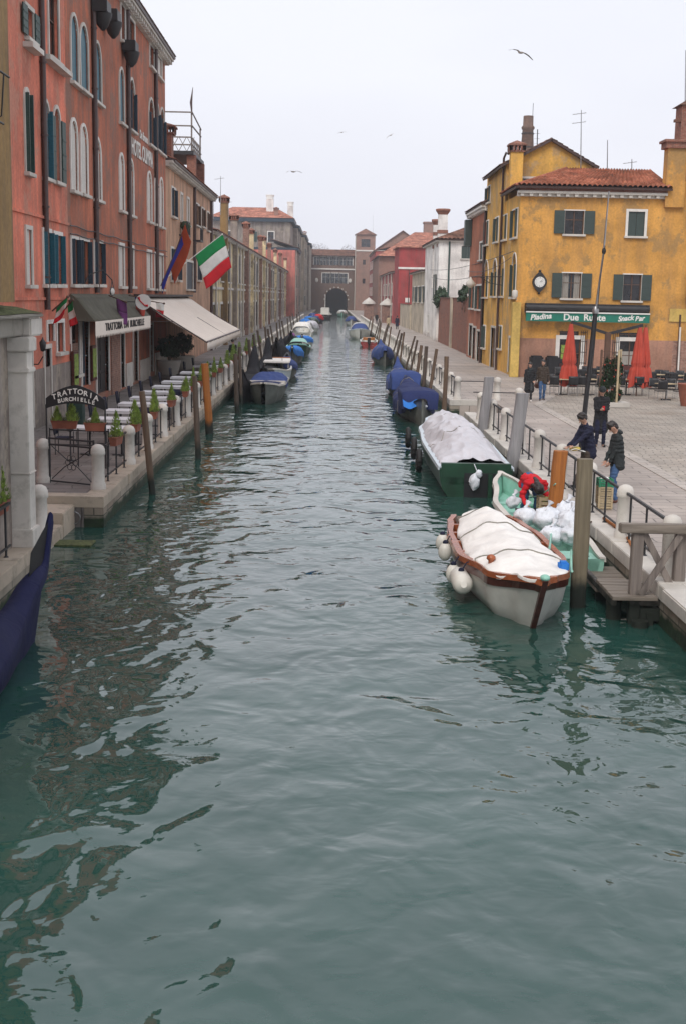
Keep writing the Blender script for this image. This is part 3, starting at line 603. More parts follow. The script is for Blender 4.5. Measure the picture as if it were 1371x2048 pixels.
def chimney(x, y, z0, z1, w, mat, label, flare=True, group=None, white=False, depth=None):
    d = depth or w; t = thing('chimney', label, 'chimney', (x, y, z0), group=group); h = z1 - z0
    m = MB(); m.box((x - w / 2, y - d / 2, z0), (x + w / 2, y + d / 2, z1 - .5)); m.build('stack', M[mat], t)
    m = MB()
    if white: m.lathe((x, y, z1 - .5 - h * .0), [(w * .55, 0), (w * .6, .06), (w * .45, .1), (w * .62, .9), (w * .62, 1.0), (w * .5, 1.02)], 12)
    else:
        m.box((x - w * .62, y - d * .62, z1 - .5), (x + w * .62, y + d * .62, z1 - .42)); m.box((x - w * .72, y - d * .72, z1 - .14), (x + w * .72, y + d * .72, z1 - .04))
        for i in range(5):
            a = -w * .6 + w * 1.2 * i / 4
            for s_ in (-1, 1): m.box((x + a - .05, y + s_ * d * .6 - .05, z1 - .42), (x + a + .05, y + s_ * d * .6 + .05, z1 - .14)); m.box((x + s_ * w * .6 - .05, y + a * d / w - .05, z1 - .42), (x + s_ * w * .6 + .05, y + a * d / w + .05, z1 - .14))
        m.add([(x - w * .7, y - d * .7, z1 - .04), (x + w * .7, y - d * .7, z1 - .04), (x + w * .7, y + d * .7, z1 - .04), (x - w * .7, y + d * .7, z1 - .04), (x, y, z1 + .2)], [(0, 1, 4), (1, 2, 4), (2, 3, 4), (3, 0, 4)])
    m.build('chimney_cap', M['frame' if white else 'brickr'], t); return t
chimney(-9.75, 74.5, 12.0, 14.4, 1.0, 'brickr', 'squat brick chimney with little tiled roof next to the red hotel')

# ---- left: long row with chimney breasts
rows = [(Y3 + .01, 140, 'cream', 'nearest cream house of the long row with chimney breasts and dark shutters'), (140.01, 200, 'cream', 'middle cream house of the long left row behind many chimney flues'), (200.01, 285, 'greyp', 'farthest low grey cream house of the left row before the tall grey one')]
for y0, y1, mt, lab in rows:
    t = thing('row_house', lab, 'house', (-9.2, (y0 + y1) / 2, ZQ), group='row houses on the left quay'); zr = 9.6; ops = []
    n = int((y1 - y0) / 7)
    for i in range(n):
        p_ = (y1 - y0 - .6) / n; u = y0 + .8 + i * p_
        ops.append((dict(u0=u, u1=u + 3.6, z0=6.0, z1=8.7), dict(style='none' if i % 3 == 0 else 'closed', pane='glassb', sh='wframe' if i % 2 else 'dblue', fr='frame', fw=.22)))
        ops.append((dict(u0=u, u1=u + 4.4, z0=1.2 if i % 2 else .66, z1=4.1), dict(style='none', pane='glassb', fr='frame', fw=.2, sill=False)))
    wall(FL, t, M[mt], y0, y1, ZQ, zr, [o for o, _ in ops])
    for o, kw in ops: window(FL, t, o, **kw)
    body(t, -17, -9.2, y0, y1, ZQ, zr, M[mt], 'E'); cornice(FL, t, y0 + .02, y1, zr, 'stonew', .4, .25, .9)
    m = MB(); FL.box(m, y0, y1, 5.3, 5.5, 0, .12); FL.box(m, y0, y1, ZQ, 1.15, 0, .06); m.build('string_course', M['stonew'], t)
    roof_quad((-8.75, y0, zr + .15), (-8.75, y1, zr + .15), (-13.5, y1, zr + 1.6), (-13.5, y0, zr + 1.6), M['tilep'], t, .5, res=2)
for i, (px, zt_, mt) in enumerate([(446, 13.0, 'ochre'), (466, 12.2, 'greyp'), (490, 12.4, 'brickp'), (501, 12.2, 'cream'), (519, 12.3, 'brickp'), (526, 12.6, 'cream'), (537, 12.3, 'brickp'), (549, 12.2, 'cream'), (559, 12.3, 'brickp'), (569, 12.2, 'cream')]):
    y = FL.uz(px, 560)[0]; w = .62 if i < 3 else .5
    chimney(-9.10, y, ZQ, zt_, w, mt, '%s chimney breast %s' % (['ochre', 'dark grey', 'brick topped', 'cream', 'brick', 'pale', 'reddish', 'cream streaked', 'far brick', 'farthest cream'][i],
        ['nearest along the left row, beside the big flag', 'just beyond the ochre one', 'with a broad crown, third along the row', 'fourth along the left row', 'fifth along the left row', 'sixth along the left row', 'seventh along the left row', 'eighth along the left row', 'ninth along the left row', 'last along the left row'][i]), group='chimney breasts along the left row', depth=.8 if i < 3 else .85)
for i, px in enumerate((429, 457, 478, 484, 497, 508, 514, 532, 543, 553, 564, 575)):
    y = FL.uz(px, 560)[0]; m = MB(); m.tube([(-9.06, y, ZQ), (-9.06, y, 9.6)], .09 + .006 * i, 6)
    single('drainpipe', m, M['pipel'], nth(i) + ' pale drainpipe along the long left row, counted from the peach house', 'pipe', group='pale drainpipes on the left row')

# ---- left far: tall grey house and its neighbours
t = thing('grey_house', 'tall weathered grey house with hipped red roof facing down the canal', 'house', (-17, 290, ZQ)); FF = Face('F', 286.0); FG = Face('L', -9.3)
ops = [(dict(u0=-23.5 + i * 4.6, u1=-22.2 + i * 4.6, z0=z, z1=z + 2.2), dict(style='open' if (i + int(z)) % 2 else 'none', sh='dgreen', fr='frame', fw=.2)) for i in range(3) for z in (12.2, 16.6)]
wall(FF, t, M['greyp'], -27, -9.3, ZQ, 21, [o for o, _ in ops], rev=.3)
for o, kw in ops: window(FF, t, o, **kw)
body(t, -27, -9.3, 286, 306, ZQ, 21, M['greyp'], 'S')
m = MB(); m.box((-27.8, 285.2, 21), (-8.5, 306, 21.7)); m.build('eaves', M['dblue'], t)
roof_quad((-27.8, 285.2, 21.8), (-8.5, 285.2, 21.8), (-13, 295, 24.6), (-23, 295, 24.6), M['tilep'], t, .6, res=3)
roof_quad((-8.5, 285.2, 21.8), (-8.5, 306, 21.8), (-13, 300, 24.6), (-13, 295, 24.6), M['tilep'], t, .6, res=3)
chimney(-14.2, 292, 22, 26.8, 1.6, 'white', 'tall white funnel chimney on the hipped red roof', white=True); chimney(-9.6, 293, 21.5, 25.4, 1.3, 'white', 'second white funnel chimney at the corner of the hipped roof', white=True)
chimney(-12.6, 288, 22, 24.2, .9, 'brickp', 'little brick pot between the two white funnel chimneys')
for i, (x, y0, y1, z1, mt, lab) in enumerate([(-8.4, 306.1, 340, 20.8, 'greyp', 'grey plastered house with white framed window beyond the hipped roof'), (-7.4, 260, 285.5, 14.0, 'pinkp', 'small faded pink house with dark slit windows on the far left'), (-7.4, 340.1, 372, 20.2, 'beige', 'pale beige far house by the covered gallery'), (-6.6, 372.1, 399.5, 19.4, 'greyp', 'last grey house joining the covered gallery')]):
    t = thing('far_house', lab, 'house', (x, (y0 + y1) / 2, ZQ)); F = Face('L', x); n = max(2, int((y1 - y0) / 6)); ops = []
    for r in range(4 if z1 > 15 else 3):
        for q in range(n): ops.append(dict(u0=y0 + 1.6 + q * (y1 - y0 - 2) / n, u1=y0 + 3.2 + q * (y1 - y0 - 2) / n, z0=2.2 + r * 4.3, z1=4.8 + r * 4.3))
    wall(F, t, M[mt], y0, y1, ZQ, z1, ops, rev=.25)
    for q, o in enumerate(ops): window(F, t, o, style='out' if q % 3 else 'closed', sh='dgreen', fr='frame', fw=.2)
    body(t, -22, x, y0, y1, ZQ, z1, M[mt], 'E'); m = MB(); m.box((-22, y0, z1), (x + .6, y1, z1 + .5)); m.build('eaves', M['dblue'], t)
    roof_quad((x + .7, y0, z1 + .5), (x + .7, y1, z1 + .5), (x - 5, y1, z1 + 2.2), (x - 5, y0, z1 + 2.2), M['tiled'], t, .8, res=2)
    m = MB()
    for q in range(3): m = MB(); m.tube([(x + .15, y0 + .5 + q * (y1 - y0 - 1) / 2, ZQ), (x + .15, y0 + .5 + q * (y1 - y0 - 1) / 2, z1)], .14, 6); m.build('drainpipe', M['pipel'], t)
chimney(-8.0, 372, 20.5, 23.2, 1.0, 'beige', 'thin pale chimney on the last house before the gallery')

# ---- covered gallery over the canal
t = thing('gallery_bridge', 'brick covered gallery with window band spanning the far canal over an arch', 'building', (.6, 405, 0)); FB = Face('F', 400.0)
z1 = 17.4; a0, a1, zt_ = -1.9, 5.1, 7.4
ops = [dict(u0=-5.6 + i * 2.05, u1=-3.75 + i * 2.05, z0=14.5, z1=17.0) for i in range(6)] + [dict(u0=-2.9 + i * 2.7, u1=-.4 + i * 2.7, z0=8.9, z1=12.0) for i in range(3)]
arch = dict(u0=a0, u1=a1, z0=-.8, z1=zt_, arch=True)
wall(FB, t, M['brickd'], -6.6, 7.5, -.8, z1, ops + [arch], rev=.4)
for o in ops: window(FB, t, o, style='none', fr='frame', pane='curt' if 0 else 'glass', sill=False, fw=.2)
body(t, -6.6, 7.5, 400, 460, -.8, z1, M['brickd'], 'S')
m = MB(); m.box((-6.6, 399.7, 13.1), (7.5, 400, 13.5)); m.build('string_course', M['frame'], t)
m = MB(); m.box((a0 - .4, 400.4, -.8), (a0 - .02, 459, 8)); m.box((a1 + .02, 400.4, -.8), (a1 + .4, 459, 8)); m.box((a0 - .4, 400.4, zt_ + .05), (a1 + .4, 459, 8.2)); m.box((a0, 430, -.8), (a1, 431, 8)); m.build('passage', M['brickd'], t)  # passage sides and vault, plus an end wall added to keep the arch dark
roof_quad((-7.2, 399.2, z1), (7.9, 399.2, z1), (7.9, 404, z1 + 2), (-7.2, 404, z1 + 2), M['tiled'], t, .6, res=3)
for x in (-4.6, 5.8): 
    m = MB(); m.ball((x, 399.9, 9.8), (.5, .15, .7)); m.build('stone_shield', M['stonew'], t)
m = MB()
for i, (p, q) in enumerate(archpts(a0 - .25, a1 + .25, zt_ + .25, 9)):
    if i % 1 == 0: m.ball((p, 399.9, q), (.2, .12, .3), 6)
m.build('arch_stones', M['stonew'], t)
t = thing('brick_tower', 'square brick tower with low pyramid roof beside the covered gallery', 'tower', (10.4, 401, ZQ)); FT = Face('F', 398.0)
ops = [dict(u0=9.6, u1=10.5, z0=z, z1=z + 1.5) for z in (9.0, 14.8)] + [dict(u0=9.0, u1=11.8, z0=20.2, z1=22.6)]
wall(FT, t, M['brickp'], 7.4, 13.4, ZQ, 24, ops, rev=.3)
for o in ops: window(FT, t, o, style='none', fr='brickp', pane='glassb' if o['z0'] < 18 else 'glass', sill=False, fw=.15)
body(t, 7.4, 13.4, 398, 405, ZQ, 24, M['brickp'], 'S'); m = MB(); m.box((7.2, 397.8, 18.9), (13.6, 398.0, 19.3)); m.build('string_course', M['frame'], t)
m = MB(); m.add([(7, 397.5, 24), (13.8, 397.5, 24), (13.8, 405.5, 24), (7, 405.5, 24), (10.4, 401.5, 26)], [(0, 1, 4), (1, 2, 4), (2, 3, 4), (3, 0, 4), (0, 3, 2, 1)]); m.build('roof', M['tiled'], t)
m = MB(); m.tube([(7.3, 397.8, ZQ), (7.3, 397.8, 24)], .15, 6); m.build('drainpipe', M['pipel'], t)

# ------------------------------------------------------------------ right side, far to near
def gable(name, label, x0, x1, y0, y1, z1, zp, wm, rm, ax='F', ops=(), z0=ZQ, xp=None, over=.5, fr='stonew'):
    """a house with its gable towards the camera"""
    t = thing(name, label, 'building', ((x0 + x1) / 2, (y0 + y1) / 2, z0)); F = Face('F', y0); xp = xp or (x0 + x1) / 2
    wall(F, t, M[wm], x0, x1, z0, z1, list(ops), rev=.3); m = MB(); m.add([(x0, y0, z1), (x1, y0, z1), (xp, y0, zp)], [(0, 1, 2)]); m.build('gable_wall', M[wm], t)
    for o in ops: window(F, t, o, style='none', fr=fr, pane='glassb', sill=False, fw=.25)
    body(t, x0, x1, y0, y1, z0, z1, M[wm], 'S')
    roof_quad((x0 - over, y0 - .4, z1), (x0 - over, y1, z1), (xp, y1, zp + .1), (xp, y0 - .4, zp + .1), M[rm], t, .7, res=2, amp=.07); roof_quad((x1 + over, y0 - .4, z1), (x1 + over, y1, z1), (xp, y1, zp + .1), (xp, y0 - .4, zp + .1), M[rm], t, .7, res=2, amp=.07)
    return t
gable('brick_warehouse', 'large weathered brick warehouse gable with lunette window behind the red houses', 12.5, 25.5, 345, 372, 17.8, 22.6, 'brickp', 'tilep', ops=[dict(u0=16.2, u1=19.4, z0=13.6, z1=16.8, arch=True)])
single('chimney', MB().box((24, 335, 14), (28, 339, 24.2)).box((23.8, 334.8, 24.2), (28.2, 339.2, 24.6)), M['brickp'], 'broad square brick chimney behind the warehouse roofs', 'chimney')
t = thing('tiled_hall', 'long low hall with broad pink tiled roof behind the red houses', 'building', (16, 270, ZQ)); body(t, 9.6, 30, 262, 300, ZQ, 13.2, M['brickp'])
roof_quad((9.2, 261, 13.2), (30, 261, 13.2), (30, 280, 19.0), (18, 280, 19.0), M['tilep'], t, .7, res=2)
roof_quad((9.2, 261, 13.2), (9.2, 300, 13.2), (18, 300, 19), (18, 280, 19.0), M['tilep'], t, .7, res=2)
def side_house(name, lab, x, y0, y1, z1, mt, rm, nwin=3, sty='out', sh='dgreen', rows_=2, front=True, fr='frame', zr=None, depth=9, base=2.0):
    t = thing(name, lab, 'house', (x, (y0 + y1) / 2, ZQ)); F = Face('R', x); ops = []
    for r in range(rows_):
        for q in range(nwin): ops.append(dict(u0=y0 + 1 + q * (y1 - y0 - 1) / nwin, u1=y0 + 1 + (q + .42) * (y1 - y0 - 1) / nwin, z0=base + r * 3.3, z1=base + 1.9 + r * 3.3))
    wall(F, t, M[mt], y0, y1, ZQ, z1, ops)
    for o in ops: window(F, t, o, style=sty, sh=sh, fr=fr, fw=.14)
    body(t, x, x + depth, y0, y1, ZQ, z1, M[mt], 'W'); zr = zr or z1 + 1.4
    m = MB(); m.box((x - .35, y0 - .2, z1), (x + depth, y1, z1 + .16)); m.build('eaves', M['stonew'], t)
    roof_quad((x - .4, y0 - .3, z1 + .17), (x - .4, y1, z1 + .17), (x + depth * .6, y1, zr), (x + depth * .6, y0 - .3, zr), M[rm], t, .5, res=2)
    return t
side_house('red_house', 'tall narrow faded red house with white windows beside the brick tower', 10.2, 300, 345, 15.6, 'redpale', 'tilep', 5, 'none', rows_=4)
side_house('red_house', 'long low faded red house with many pale downpipes', 10.2, 212, 299.9, 9.0, 'redpale', 'tilep', 8, 'none', rows_=2)
m = MB()
for i, y in enumerate((214, 226, 240, 255, 272)): m = MB(); m.tube([(10.05, y, ZQ), (10.05, y, 9)], .13, 6); single('drainpipe', m, M['pipel'], '%s pale downpipe on the long low red house' % ['nearest', 'second', 'third', 'fourth', 'farthest'][i], 'pipe', 'downpipes on the red house')
t = thing('red_house', 'bright red plastered house with white band, seen end on', 'house', (13, 200, ZQ)); F = Face('F', 198.0)
wall(F, t, M['redp'], 10.4, 18, ZQ, 12.6, []); body(t, 10.4, 18, 198, 211.9, ZQ, 12.6, M['redp'], 'S'); m = MB(); m.box((10.3, 197.85, 9.3), (18, 198, 9.6)); m.box((11.5, 197.9, 4.2), (12.2, 198, 4.9)); m.build('white_band', M['frame'], t)
m = MB(); m.tube([(12, 197.85, ZQ), (12, 197.85, 9.2)], .06); m.build('drainpipe', M['pipe'], t); m = MB(); m.box((10, 197.6, 12.6), (18.4, 212, 12.8)); m.build('eaves', M['tilep'], t)
def garden_wall(lab, pts, h, mt, cap=True, th=.35):
    t = thing('garden_wall', lab, 'wall', (pts[0][0], pts[0][1], ZQ)); m = MB(); c = MB()
    for (x0, y0), (x1, y1) in zip(pts[:-1], pts[1:]):
        m.beam((x0, y0, ZQ + h / 2), (x1, y1, ZQ + h / 2), th, h); c.beam((x0, y0, ZQ + h + .04), (x1, y1, ZQ + h + .04), th + .12, .08)
    m.build('wall', M[mt], t)
    if cap: c.build('wall_cap', M['tiled'], t)
    return t
garden_wall('stained beige garden wall in front of the bright red house', [(10.9, 173.1), (10.9, 197.8)], 3.3, 'beige')
side_house('beige_house', 'small beige house with green shutters and rounded roof edge next to the white house', 10.95, 150, 173, 8.0, 'beige', 'tiled', 3, 'open', 'dshut', 1, base=4.4, zr=8.6)
t = thing('white_house', 'white plastered house with striped tile roof and two banded chimneys', 'house', (11, 140, ZQ)); F = Face('F', 131.0); FR_ = Face('R', 10.95); zw = 10.7
ow = [dict(u0=133.6, u1=135.2, z0=4.9, z1=7.4), dict(u0=141.5, u1=142.6, z0=1.2, z1=3.0)]
wall(FR_, t, M['white'], 131, 150, ZQ, zw, ow)
window(FR_, t, ow[0], style='open', sh='dshut', fr='frame'); window(FR_, t, ow[1], style='none', fr='frame')
o = op(F, 922, 944, 492, 517); wall(F, t, M['white'], 10.95, 24, ZQ, zw, [o]); window(F, t, o, style='closed', sh='dshut', fr='frame', fw=.08)
body(t, 10.95, 24, 131, 150, ZQ, zw, M['white'], 'SW'); m = MB(); m.box((10.6, 130.6, zw), (24, 150, zw + .2)); m.build('eaves', M['stonew'], t)
roof_quad((10.5, 130.5, zw + .2), (24, 130.5, zw + .2), (24, 141, zw + 3.6), (19, 141, zw + 3.6), M['tiled'], t, .42, res=5, amp=.1); roof_quad((10.5, 130.5, zw + .2), (10.5, 150, zw + .2), (19, 150, zw + 3.6), (19, 141, zw + 3.6), M['tiled'], t, .42, res=3)
m = MB(); m.tube([(12, 130.85, 4), (12, 130.85, zw)], .09); m.build('drainpipe', M['dgreen'], t)
for i, (px, w, zt_, lab) in enumerate(((856, .95, 14.2, 'taller banded chimney with flared brick crown on the white house'), (849, .7, 13.4, 'thinner banded chimney just behind its taller twin'))):
    x, y = (11.45, 133.5) if i == 0 else (11.2, 138); t = thing('chimney', lab, 'chimney', (x, y, 8), group='banded chimneys')
    m = MB(); m.box((x - w / 2, y - w / 2, 6), (x + w / 2, y + w / 2, zt_ - .7)); m.build('stack', M['white'], t)
    m = MB()
    for z in (10.2, 11.6): m.box((x - w * .56, y - w * .56, z), (x + w * .56, y + w * .56, z + .35))
    m.lathe((x, y, zt_ - .7), [(w * .5, 0), (w * .75, .35), (w * .8, .4), (w * .8, .6), (w * .6, .62)], 8); m.build('brick_band', M['brickr'], t)
tw = garden_wall('brick garden wall with flat buttress along the right walkway', [(10.75, 96.5), (10.9, 131)], 4.3, 'brickr')
m = MB(); m.box((10.5, 111, ZQ), (10.74, 112.2, 5.0)); m.build('buttress', M['beige'], tw)
m = MB(); m.box((10.5, 126, ZQ), (10.95, 130.8, 4.4)); m.build('pale_pier', M['white'], tw)
def bush(name, lab, c, r, n=2600, mt='leafd', ls=.09, hang=0, seed=1, stem=True, group=None, cat='bush'):
    R = random.Random(seed); t = thing(name, lab, cat, (c[0], c[1], c[2] - r[2]), group=group); m = MB(); i = 0
    while i < n:
        a = Vector((R.gauss(0, 1), R.gauss(0, 1), R.gauss(0, 1))).normalized(); lum = .72 + .42 * mn.noise(a * 2.2 + Vector((seed, 0, 0)))
        rr = lum * R.uniform(.55, 1.05) ** .5; p = Vector((c[0] + a.x * r[0] * rr, c[1] + a.y * r[1] * rr, c[2] + a.z * r[2] * rr))
        if mn.noise(p * 1.7 / max(r) + Vector((seed, 5, 0))) < -.28: i += 1; continue
        d = Vector((R.uniform(-1, 1), R.uniform(-1, 1), R.uniform(-1, 1))).normalized(); e = d.cross(a + Vector((.01, .02, .3))).normalized(); s = ls * R.uniform(.6, 1.3)
        m.add([p - e * s * .5, p + d * s, p + e * s * .5, p - d * s * .8], [(0, 1, 2, 3)]); i += 1
    m.build('foliage', M[mt], t)
    if stem:
        m = MB()
        for q in range(4): m.tube([(c[0] + R.uniform(-.1, .1), c[1] + R.uniform(-.1, .1), c[2] - r[2]), (c[0] + R.uniform(-.5, .5) * r[0], c[1] + R.uniform(-.5, .5) * r[1], c[2] + r[2] * .4)], [.03 * r[2] + .012, .008], 5)
        m.build('stem', M['poled'], t)
    return t
bush('ivy_bush', 'dark ivy bush spilling over the brick wall by the orange house', (10.9, 101, 5.0), (1.0, 3.0, 1.25), 5200, seed=3, ls=.15); bush('ivy_bush', 'smaller dark bush on the wall beside the white house', (10.9, 126, 5.0), (.9, 2.4, 1.2), 2800, seed=9, ls=.15)
FO = Face('R', 10.3)
t = thing('orange_house', 'narrow orange red house with green shutters and white cornice between yellow and white houses', 'house', (10.3, 90, ZQ)); zo = 11.0
YA, YB, YC = FO.uz(1035, 600)[0], FO.uz(1001, 600)[0], FO.uz(967, 600)[0]; YD = 95.5
ow = [op(FO, 959, 964, 487, 520), op(FO, 953, 961, 572, 618), op(FO, 941, 947, 570, 616), op(FO, 945, 949, 655, 718), op(FO, 938, 942, 650, 712), op(FO, 954, 960, 662, 724)]
wall(FO, t, M['orange'], YC + .01, YD, ZQ, zo, ow)
for i, o in enumerate(ow[:3]): window(FO, t, o, style='out' if i else 'closed', sh='dshut', fr='frame')
door(FO, t, ow[3], 'dwood'); door(FO, t, ow[4], 'dgreen'); door(FO, t, ow[5], 'dgreen', lab='open green door leaf')
body(t, 10.3, 18, YC + .01, YD, ZQ, zo, M['orange'], 'W'); cornice(FO, t, YC + .1, YD + .1, zo, 'frame', .4, .4, .5); roof_quad((9.85, YC, zo + .25), (9.85, YD + .3, zo + .25), (15, YD + .3, zo + 2.6), (15, YC, zo + 2.6), M['tiled'], t, .4, res=4)
m = MB(); FO.box(m, YD - 1.0, YD, zo - 2.2, zo - .3, .02, .5); m.build('shutter_box', M['dshut'], t)
m = MB(); m.tube([FO.P(YC + .3, ZQ, .12), FO.P(YC + .3, zo, .12)], .07); m.build('drainpipe', M['pipe'], t)
# tall yellow house
zt1 = 12.9
t = thing('yellow_house', 'tall yellow house with green shutters and pitched gable behind the corner bar', 'house', (10.3, (YB + YC) / 2, ZQ))
ow = [(op(FO, 973, 979, 377, 407), 0), (op(FO, 970, 975, 445, 490), 0), (op(FO, 968, 974, 523, 594), 1), (op(FO, 990, 995, 438, 484), 0), (op(FO, 986, 991, 520, 592), 1), (op(FO, 966, 969, 652, 695), 0)]
dd = op(FO, 982, 988, 655, 735)
wall(FO, t, M['yellow'], YB + .01, YC, ZQ, zt1, [dict(o, arch=bool(a)) for o, a in ow] + [dd])
for o, a in ow: window(FO, t, dict(o, arch=bool(a)), style='out', sh='dshut', fr='frame', fw=.1)
door(FO, t, dd, 'dwood')
body(t, 10.3, 15.4, YB + .01, YC, ZQ, zt1, M['yellow'], 'W'); m = MB(); xp = 12.9; zp = 14.3
m.add([(10.3, YB, 9), (15.4, YB, 9), (15.4, YB, zt1), (xp, YB, zp), (10.3, YB, zt1)], [(0, 1, 2, 3, 4)]); m.build('gable_wall', M['yellow'], t)
roof_quad((9.9, YB - .3, zt1 - .1), (9.9, YC + .2, zt1 - .1), (xp, YC + .2, zp + .1), (xp, YB - .3, zp + .1), M['tiled'], t, .35, res=4); roof_quad((15.8, YB - .3, zt1 - .1), (15.8, YC + .2, zt1 - .1), (xp, YC + .2, zp + .1), (xp, YB - .3, zp + .1), M['tiled'], t, .35, res=4)
gw = Face('F', YB - .01); o = op(gw, 1045, 1072, 357, 380); m = MB(); gw.box(m, o['u0'], o['u1'], o['z0'], o['z1'], 0, .03); q = m.build('gable_window', M['glassb'], t); m = MB(); gw.box(m, o['u0'] - .1, o['u1'] + .1, o['z1'], o['z1'] + .12, 0, .08); m.build('window_frame', M['frame'], q)
m = MB(); m.tube([FO.P(YB + .6, ZQ, .1), FO.P(YB + .6, zt1 + .4, .1), FO.P(YB + .4, zt1 + .7, .0), FO.P(YB + .0, zt1 + .6, -.1)], .07); m.build('drainpipe', M['pipe'], t)
chimney(10.75, YB - .8, 10.4, 14.0, .72, 'yellow', 'yellow plastered chimney with tiled gable cap between the two yellow houses')
# corner bar building
t = thing('corner_bar', 'ochre yellow corner building with green bar awning, wall clock and red brown ground floor', 'building', (14.5, 73, ZQ)); FS = Face('F', 71.0); zs = 10.75; XR = aY(1318, 600, 71)[0]
XL = 10.35
ow = [(op(FS, 1129, 1165, 421, 468), dict(style='open', pane='glassb')), (op(FS, 1256, 1286, 423, 472), dict(style='closed', sh='dshut', fw=.14)), (op(FS, 1124, 1159, 546, 596), dict(style='curtain')), (op(FS, 1246, 1279, 549, 601), dict(style='open', pane='glassb'))]
gd = [op(FS, 1118, 1156, 678, 752), op(FS, 1238, 1276, 682, 756), op(FS, 1118, 1156, 662, 673), op(FS, 1238, 1276, 665, 676)]
wall(FS, t, M['yellow2'], XL, 22.5, ZQ, zs, [o for o, _ in ow] + gd)
for o, kw in ow: window(FS, t, o, **dict(dict(sh='dshut', fr='frame', fw=.06), **kw))
for i, o in enumerate(gd[:2]):
    w_ = window(FS, t, o, style='none', pane='glassb', fr='frame', sill=False, fw=.22, name='shop_door')
    m = MB(); FS.box(m, o['u0'] + .08, o['u1'] - .08, o['z0'], o['z0'] + .7, -.14, -.1); m.build('door_panel', M['dwood'], w_)
    m = MB()
    if i == 0: FS.box(m, o['u0'] + .12, o['u0'] + .55, o['z0'] + .95, o['z0'] + 1.75, -.14, -.12)
    else: FS.box(m, o['u0'] + .1, o['u1'] - .1, o['z0'] + .75, o['z0'] + 1.5, -.14, -.12)
    m.build('poster', M['leaf'] if i == 0 else M['curtain'], w_)
for o in gd[2:]: window(FS, t, o, style='none', pane='glassb', fr='frame', sill=False, fw=.0, name='transom_window')
FRs = FO; ow = [(op(FO, 1023, 1031, 422, 476), 0), (op(FO, 1004, 1010, 433, 480), 0), (op(FO, 1023, 1028, 508, 594), 1), (op(FO, 999, 1004, 514, 592), 1), (op(FO, 996, 1000, 652, 696), 0)]
dd = op(FO, 1016, 1021, 676, 745)
FO2 = Face('R', XL); wall(FO2, t, M['yellow'], 71, YB, ZQ, zs, [dict(o, arch=bool(a), u0=max(o['u0'], 71.4)) for o, a in ow if o['u1'] > 71.9] + [dict(dd, u0=max(dd['u0'], 71.3), u1=max(dd['u1'], 72.2))])
for o, a in ow:
    if o['u1'] > 71.9: window(FO2, t, dict(o, arch=bool(a), u0=max(o['u0'], 71.4)), style='out', sh='dshut', fr='frame', fw=.08)
door(FO2, t, dict(dd, u0=max(dd['u0'], 71.3), u1=max(dd['u1'], 72.2)), 'wframe')
body(t, XL, 22.5, 71, YB, ZQ, zs, M['yellow2'], 'SW')
zd = FS.uz(1100, 677)[1]
m = MB(); segs = [(XL, gd[0]['u0'] - .24), (gd[0]['u1'] + .24, gd[1]['u0'] - .24), (gd[1]['u1'] + .24, 19.3)]
for a, b in segs: m = MB(); FS.box(m, a, b, ZQ, zd, 0, .025); m.build('painted_dado', M['dado'], t)
m = MB(); FS.box(m, 19.3, 22.5, ZQ, zd, 0, .03); m.build('brick_dado', M['brickp'], t)
m = MB(); FS.box(m, XL - .25, XL + .22, ZQ, FS.uz(1030, 604)[1], 0, .5); m.build('buttress', M['butt'], t, bev=.02)
m = MB(); FS.box(m, 19.0, 20.2, 3.9, FS.uz(1320, 617)[1], 0, .06); m.build('bright_patch', M['butt'], t)
cornice(FS, t, XL - .2, XR, zs, 'stonew', .38, .3, .5)
m = MB(); FS.box(m, XL - .1, XR, zs + .14, zs + .34, 0, .3); m.build('red_fascia', M['brickr'], t)
roof_quad((XL - .35, 70.4, zs + .36), (XR + .2, 70.4, zs + .36), (XR + .2, 75.5, zs + 1.75), (13.6, 75.5, zs + 1.75), M['tile'], t, .27, res=8, amp=.11); roof_quad((XL - .35, 70.4, zs + .36), (XL - .35, YB + .2, zs + .36), (13.6, YB + .2, zs + 1.75), (13.6, 75.5, zs + 1.75), M['tile'], t, .27, res=6, amp=.11)
m = MB()
for i in range(36): a = Vector((XL - .3, 70.5, zs + .42)).lerp(Vector((13.6, 75.5, zs + 1.85)), i / 35); m.ball(a, (.12, .16, .08), 6)
m.build('ridge_tiles', M['tile'], t)
m = MB(); m.tube([(19.9, 70.85, 4.9), (19.85, 70.85, 11.5)], .06); m.tube([(19.6, 70.9, ZQ), (19.6, 70.9, 4.3)], .05); m.build('drainpipe', M['pipe'], t)
m = MB(); m.tube([(19.65, 70.82, .9), (19.62, 70.82, 3.6)], .05); m.build('white_pipe', M['frame'], t)
m = MB(); m.box((XR - .1, 70.75, zs - .6), (XR + .95, 71.6, 13.3)); m.build('chimney_stack', M['yellow2'], t); m = MB(); m.box((XR - .25, 70.6, 13.3), (XR + 1.1, 71.75, 13.62)); m.box((XR - .35, 70.5, 13.62), (XR + 1.2, 71.85, 13.75)); m.build('chimney_cap', M['brickr'], t)
m = MB(); m.box((XR + .95, 71.3, zs), (26, 76, 11.6)); m.build('upper_wall', M['yellow2'], t)
# ironwork across the two windows: grilles on the ground floor
for (x0, x1) in ((1160, 1172), (1224, 1236)):
    a, b = FS.uz(x0, 680)[0], FS.uz(x1, 680)[0]; m = MB()
    for i in range(4): m.tube([FS.P(a + (b - a) * i / 3, 1.4, .06), FS.P(a + (b - a) * i / 3, 3.3, .06)], .018, 5)
    for z in (1.5, 2.1, 2.7, 3.2): m.tube([FS.P(a, z, .06), FS.P(b, z, .06)], .014, 5)
    m.build('window_grille', M['iron'], t)
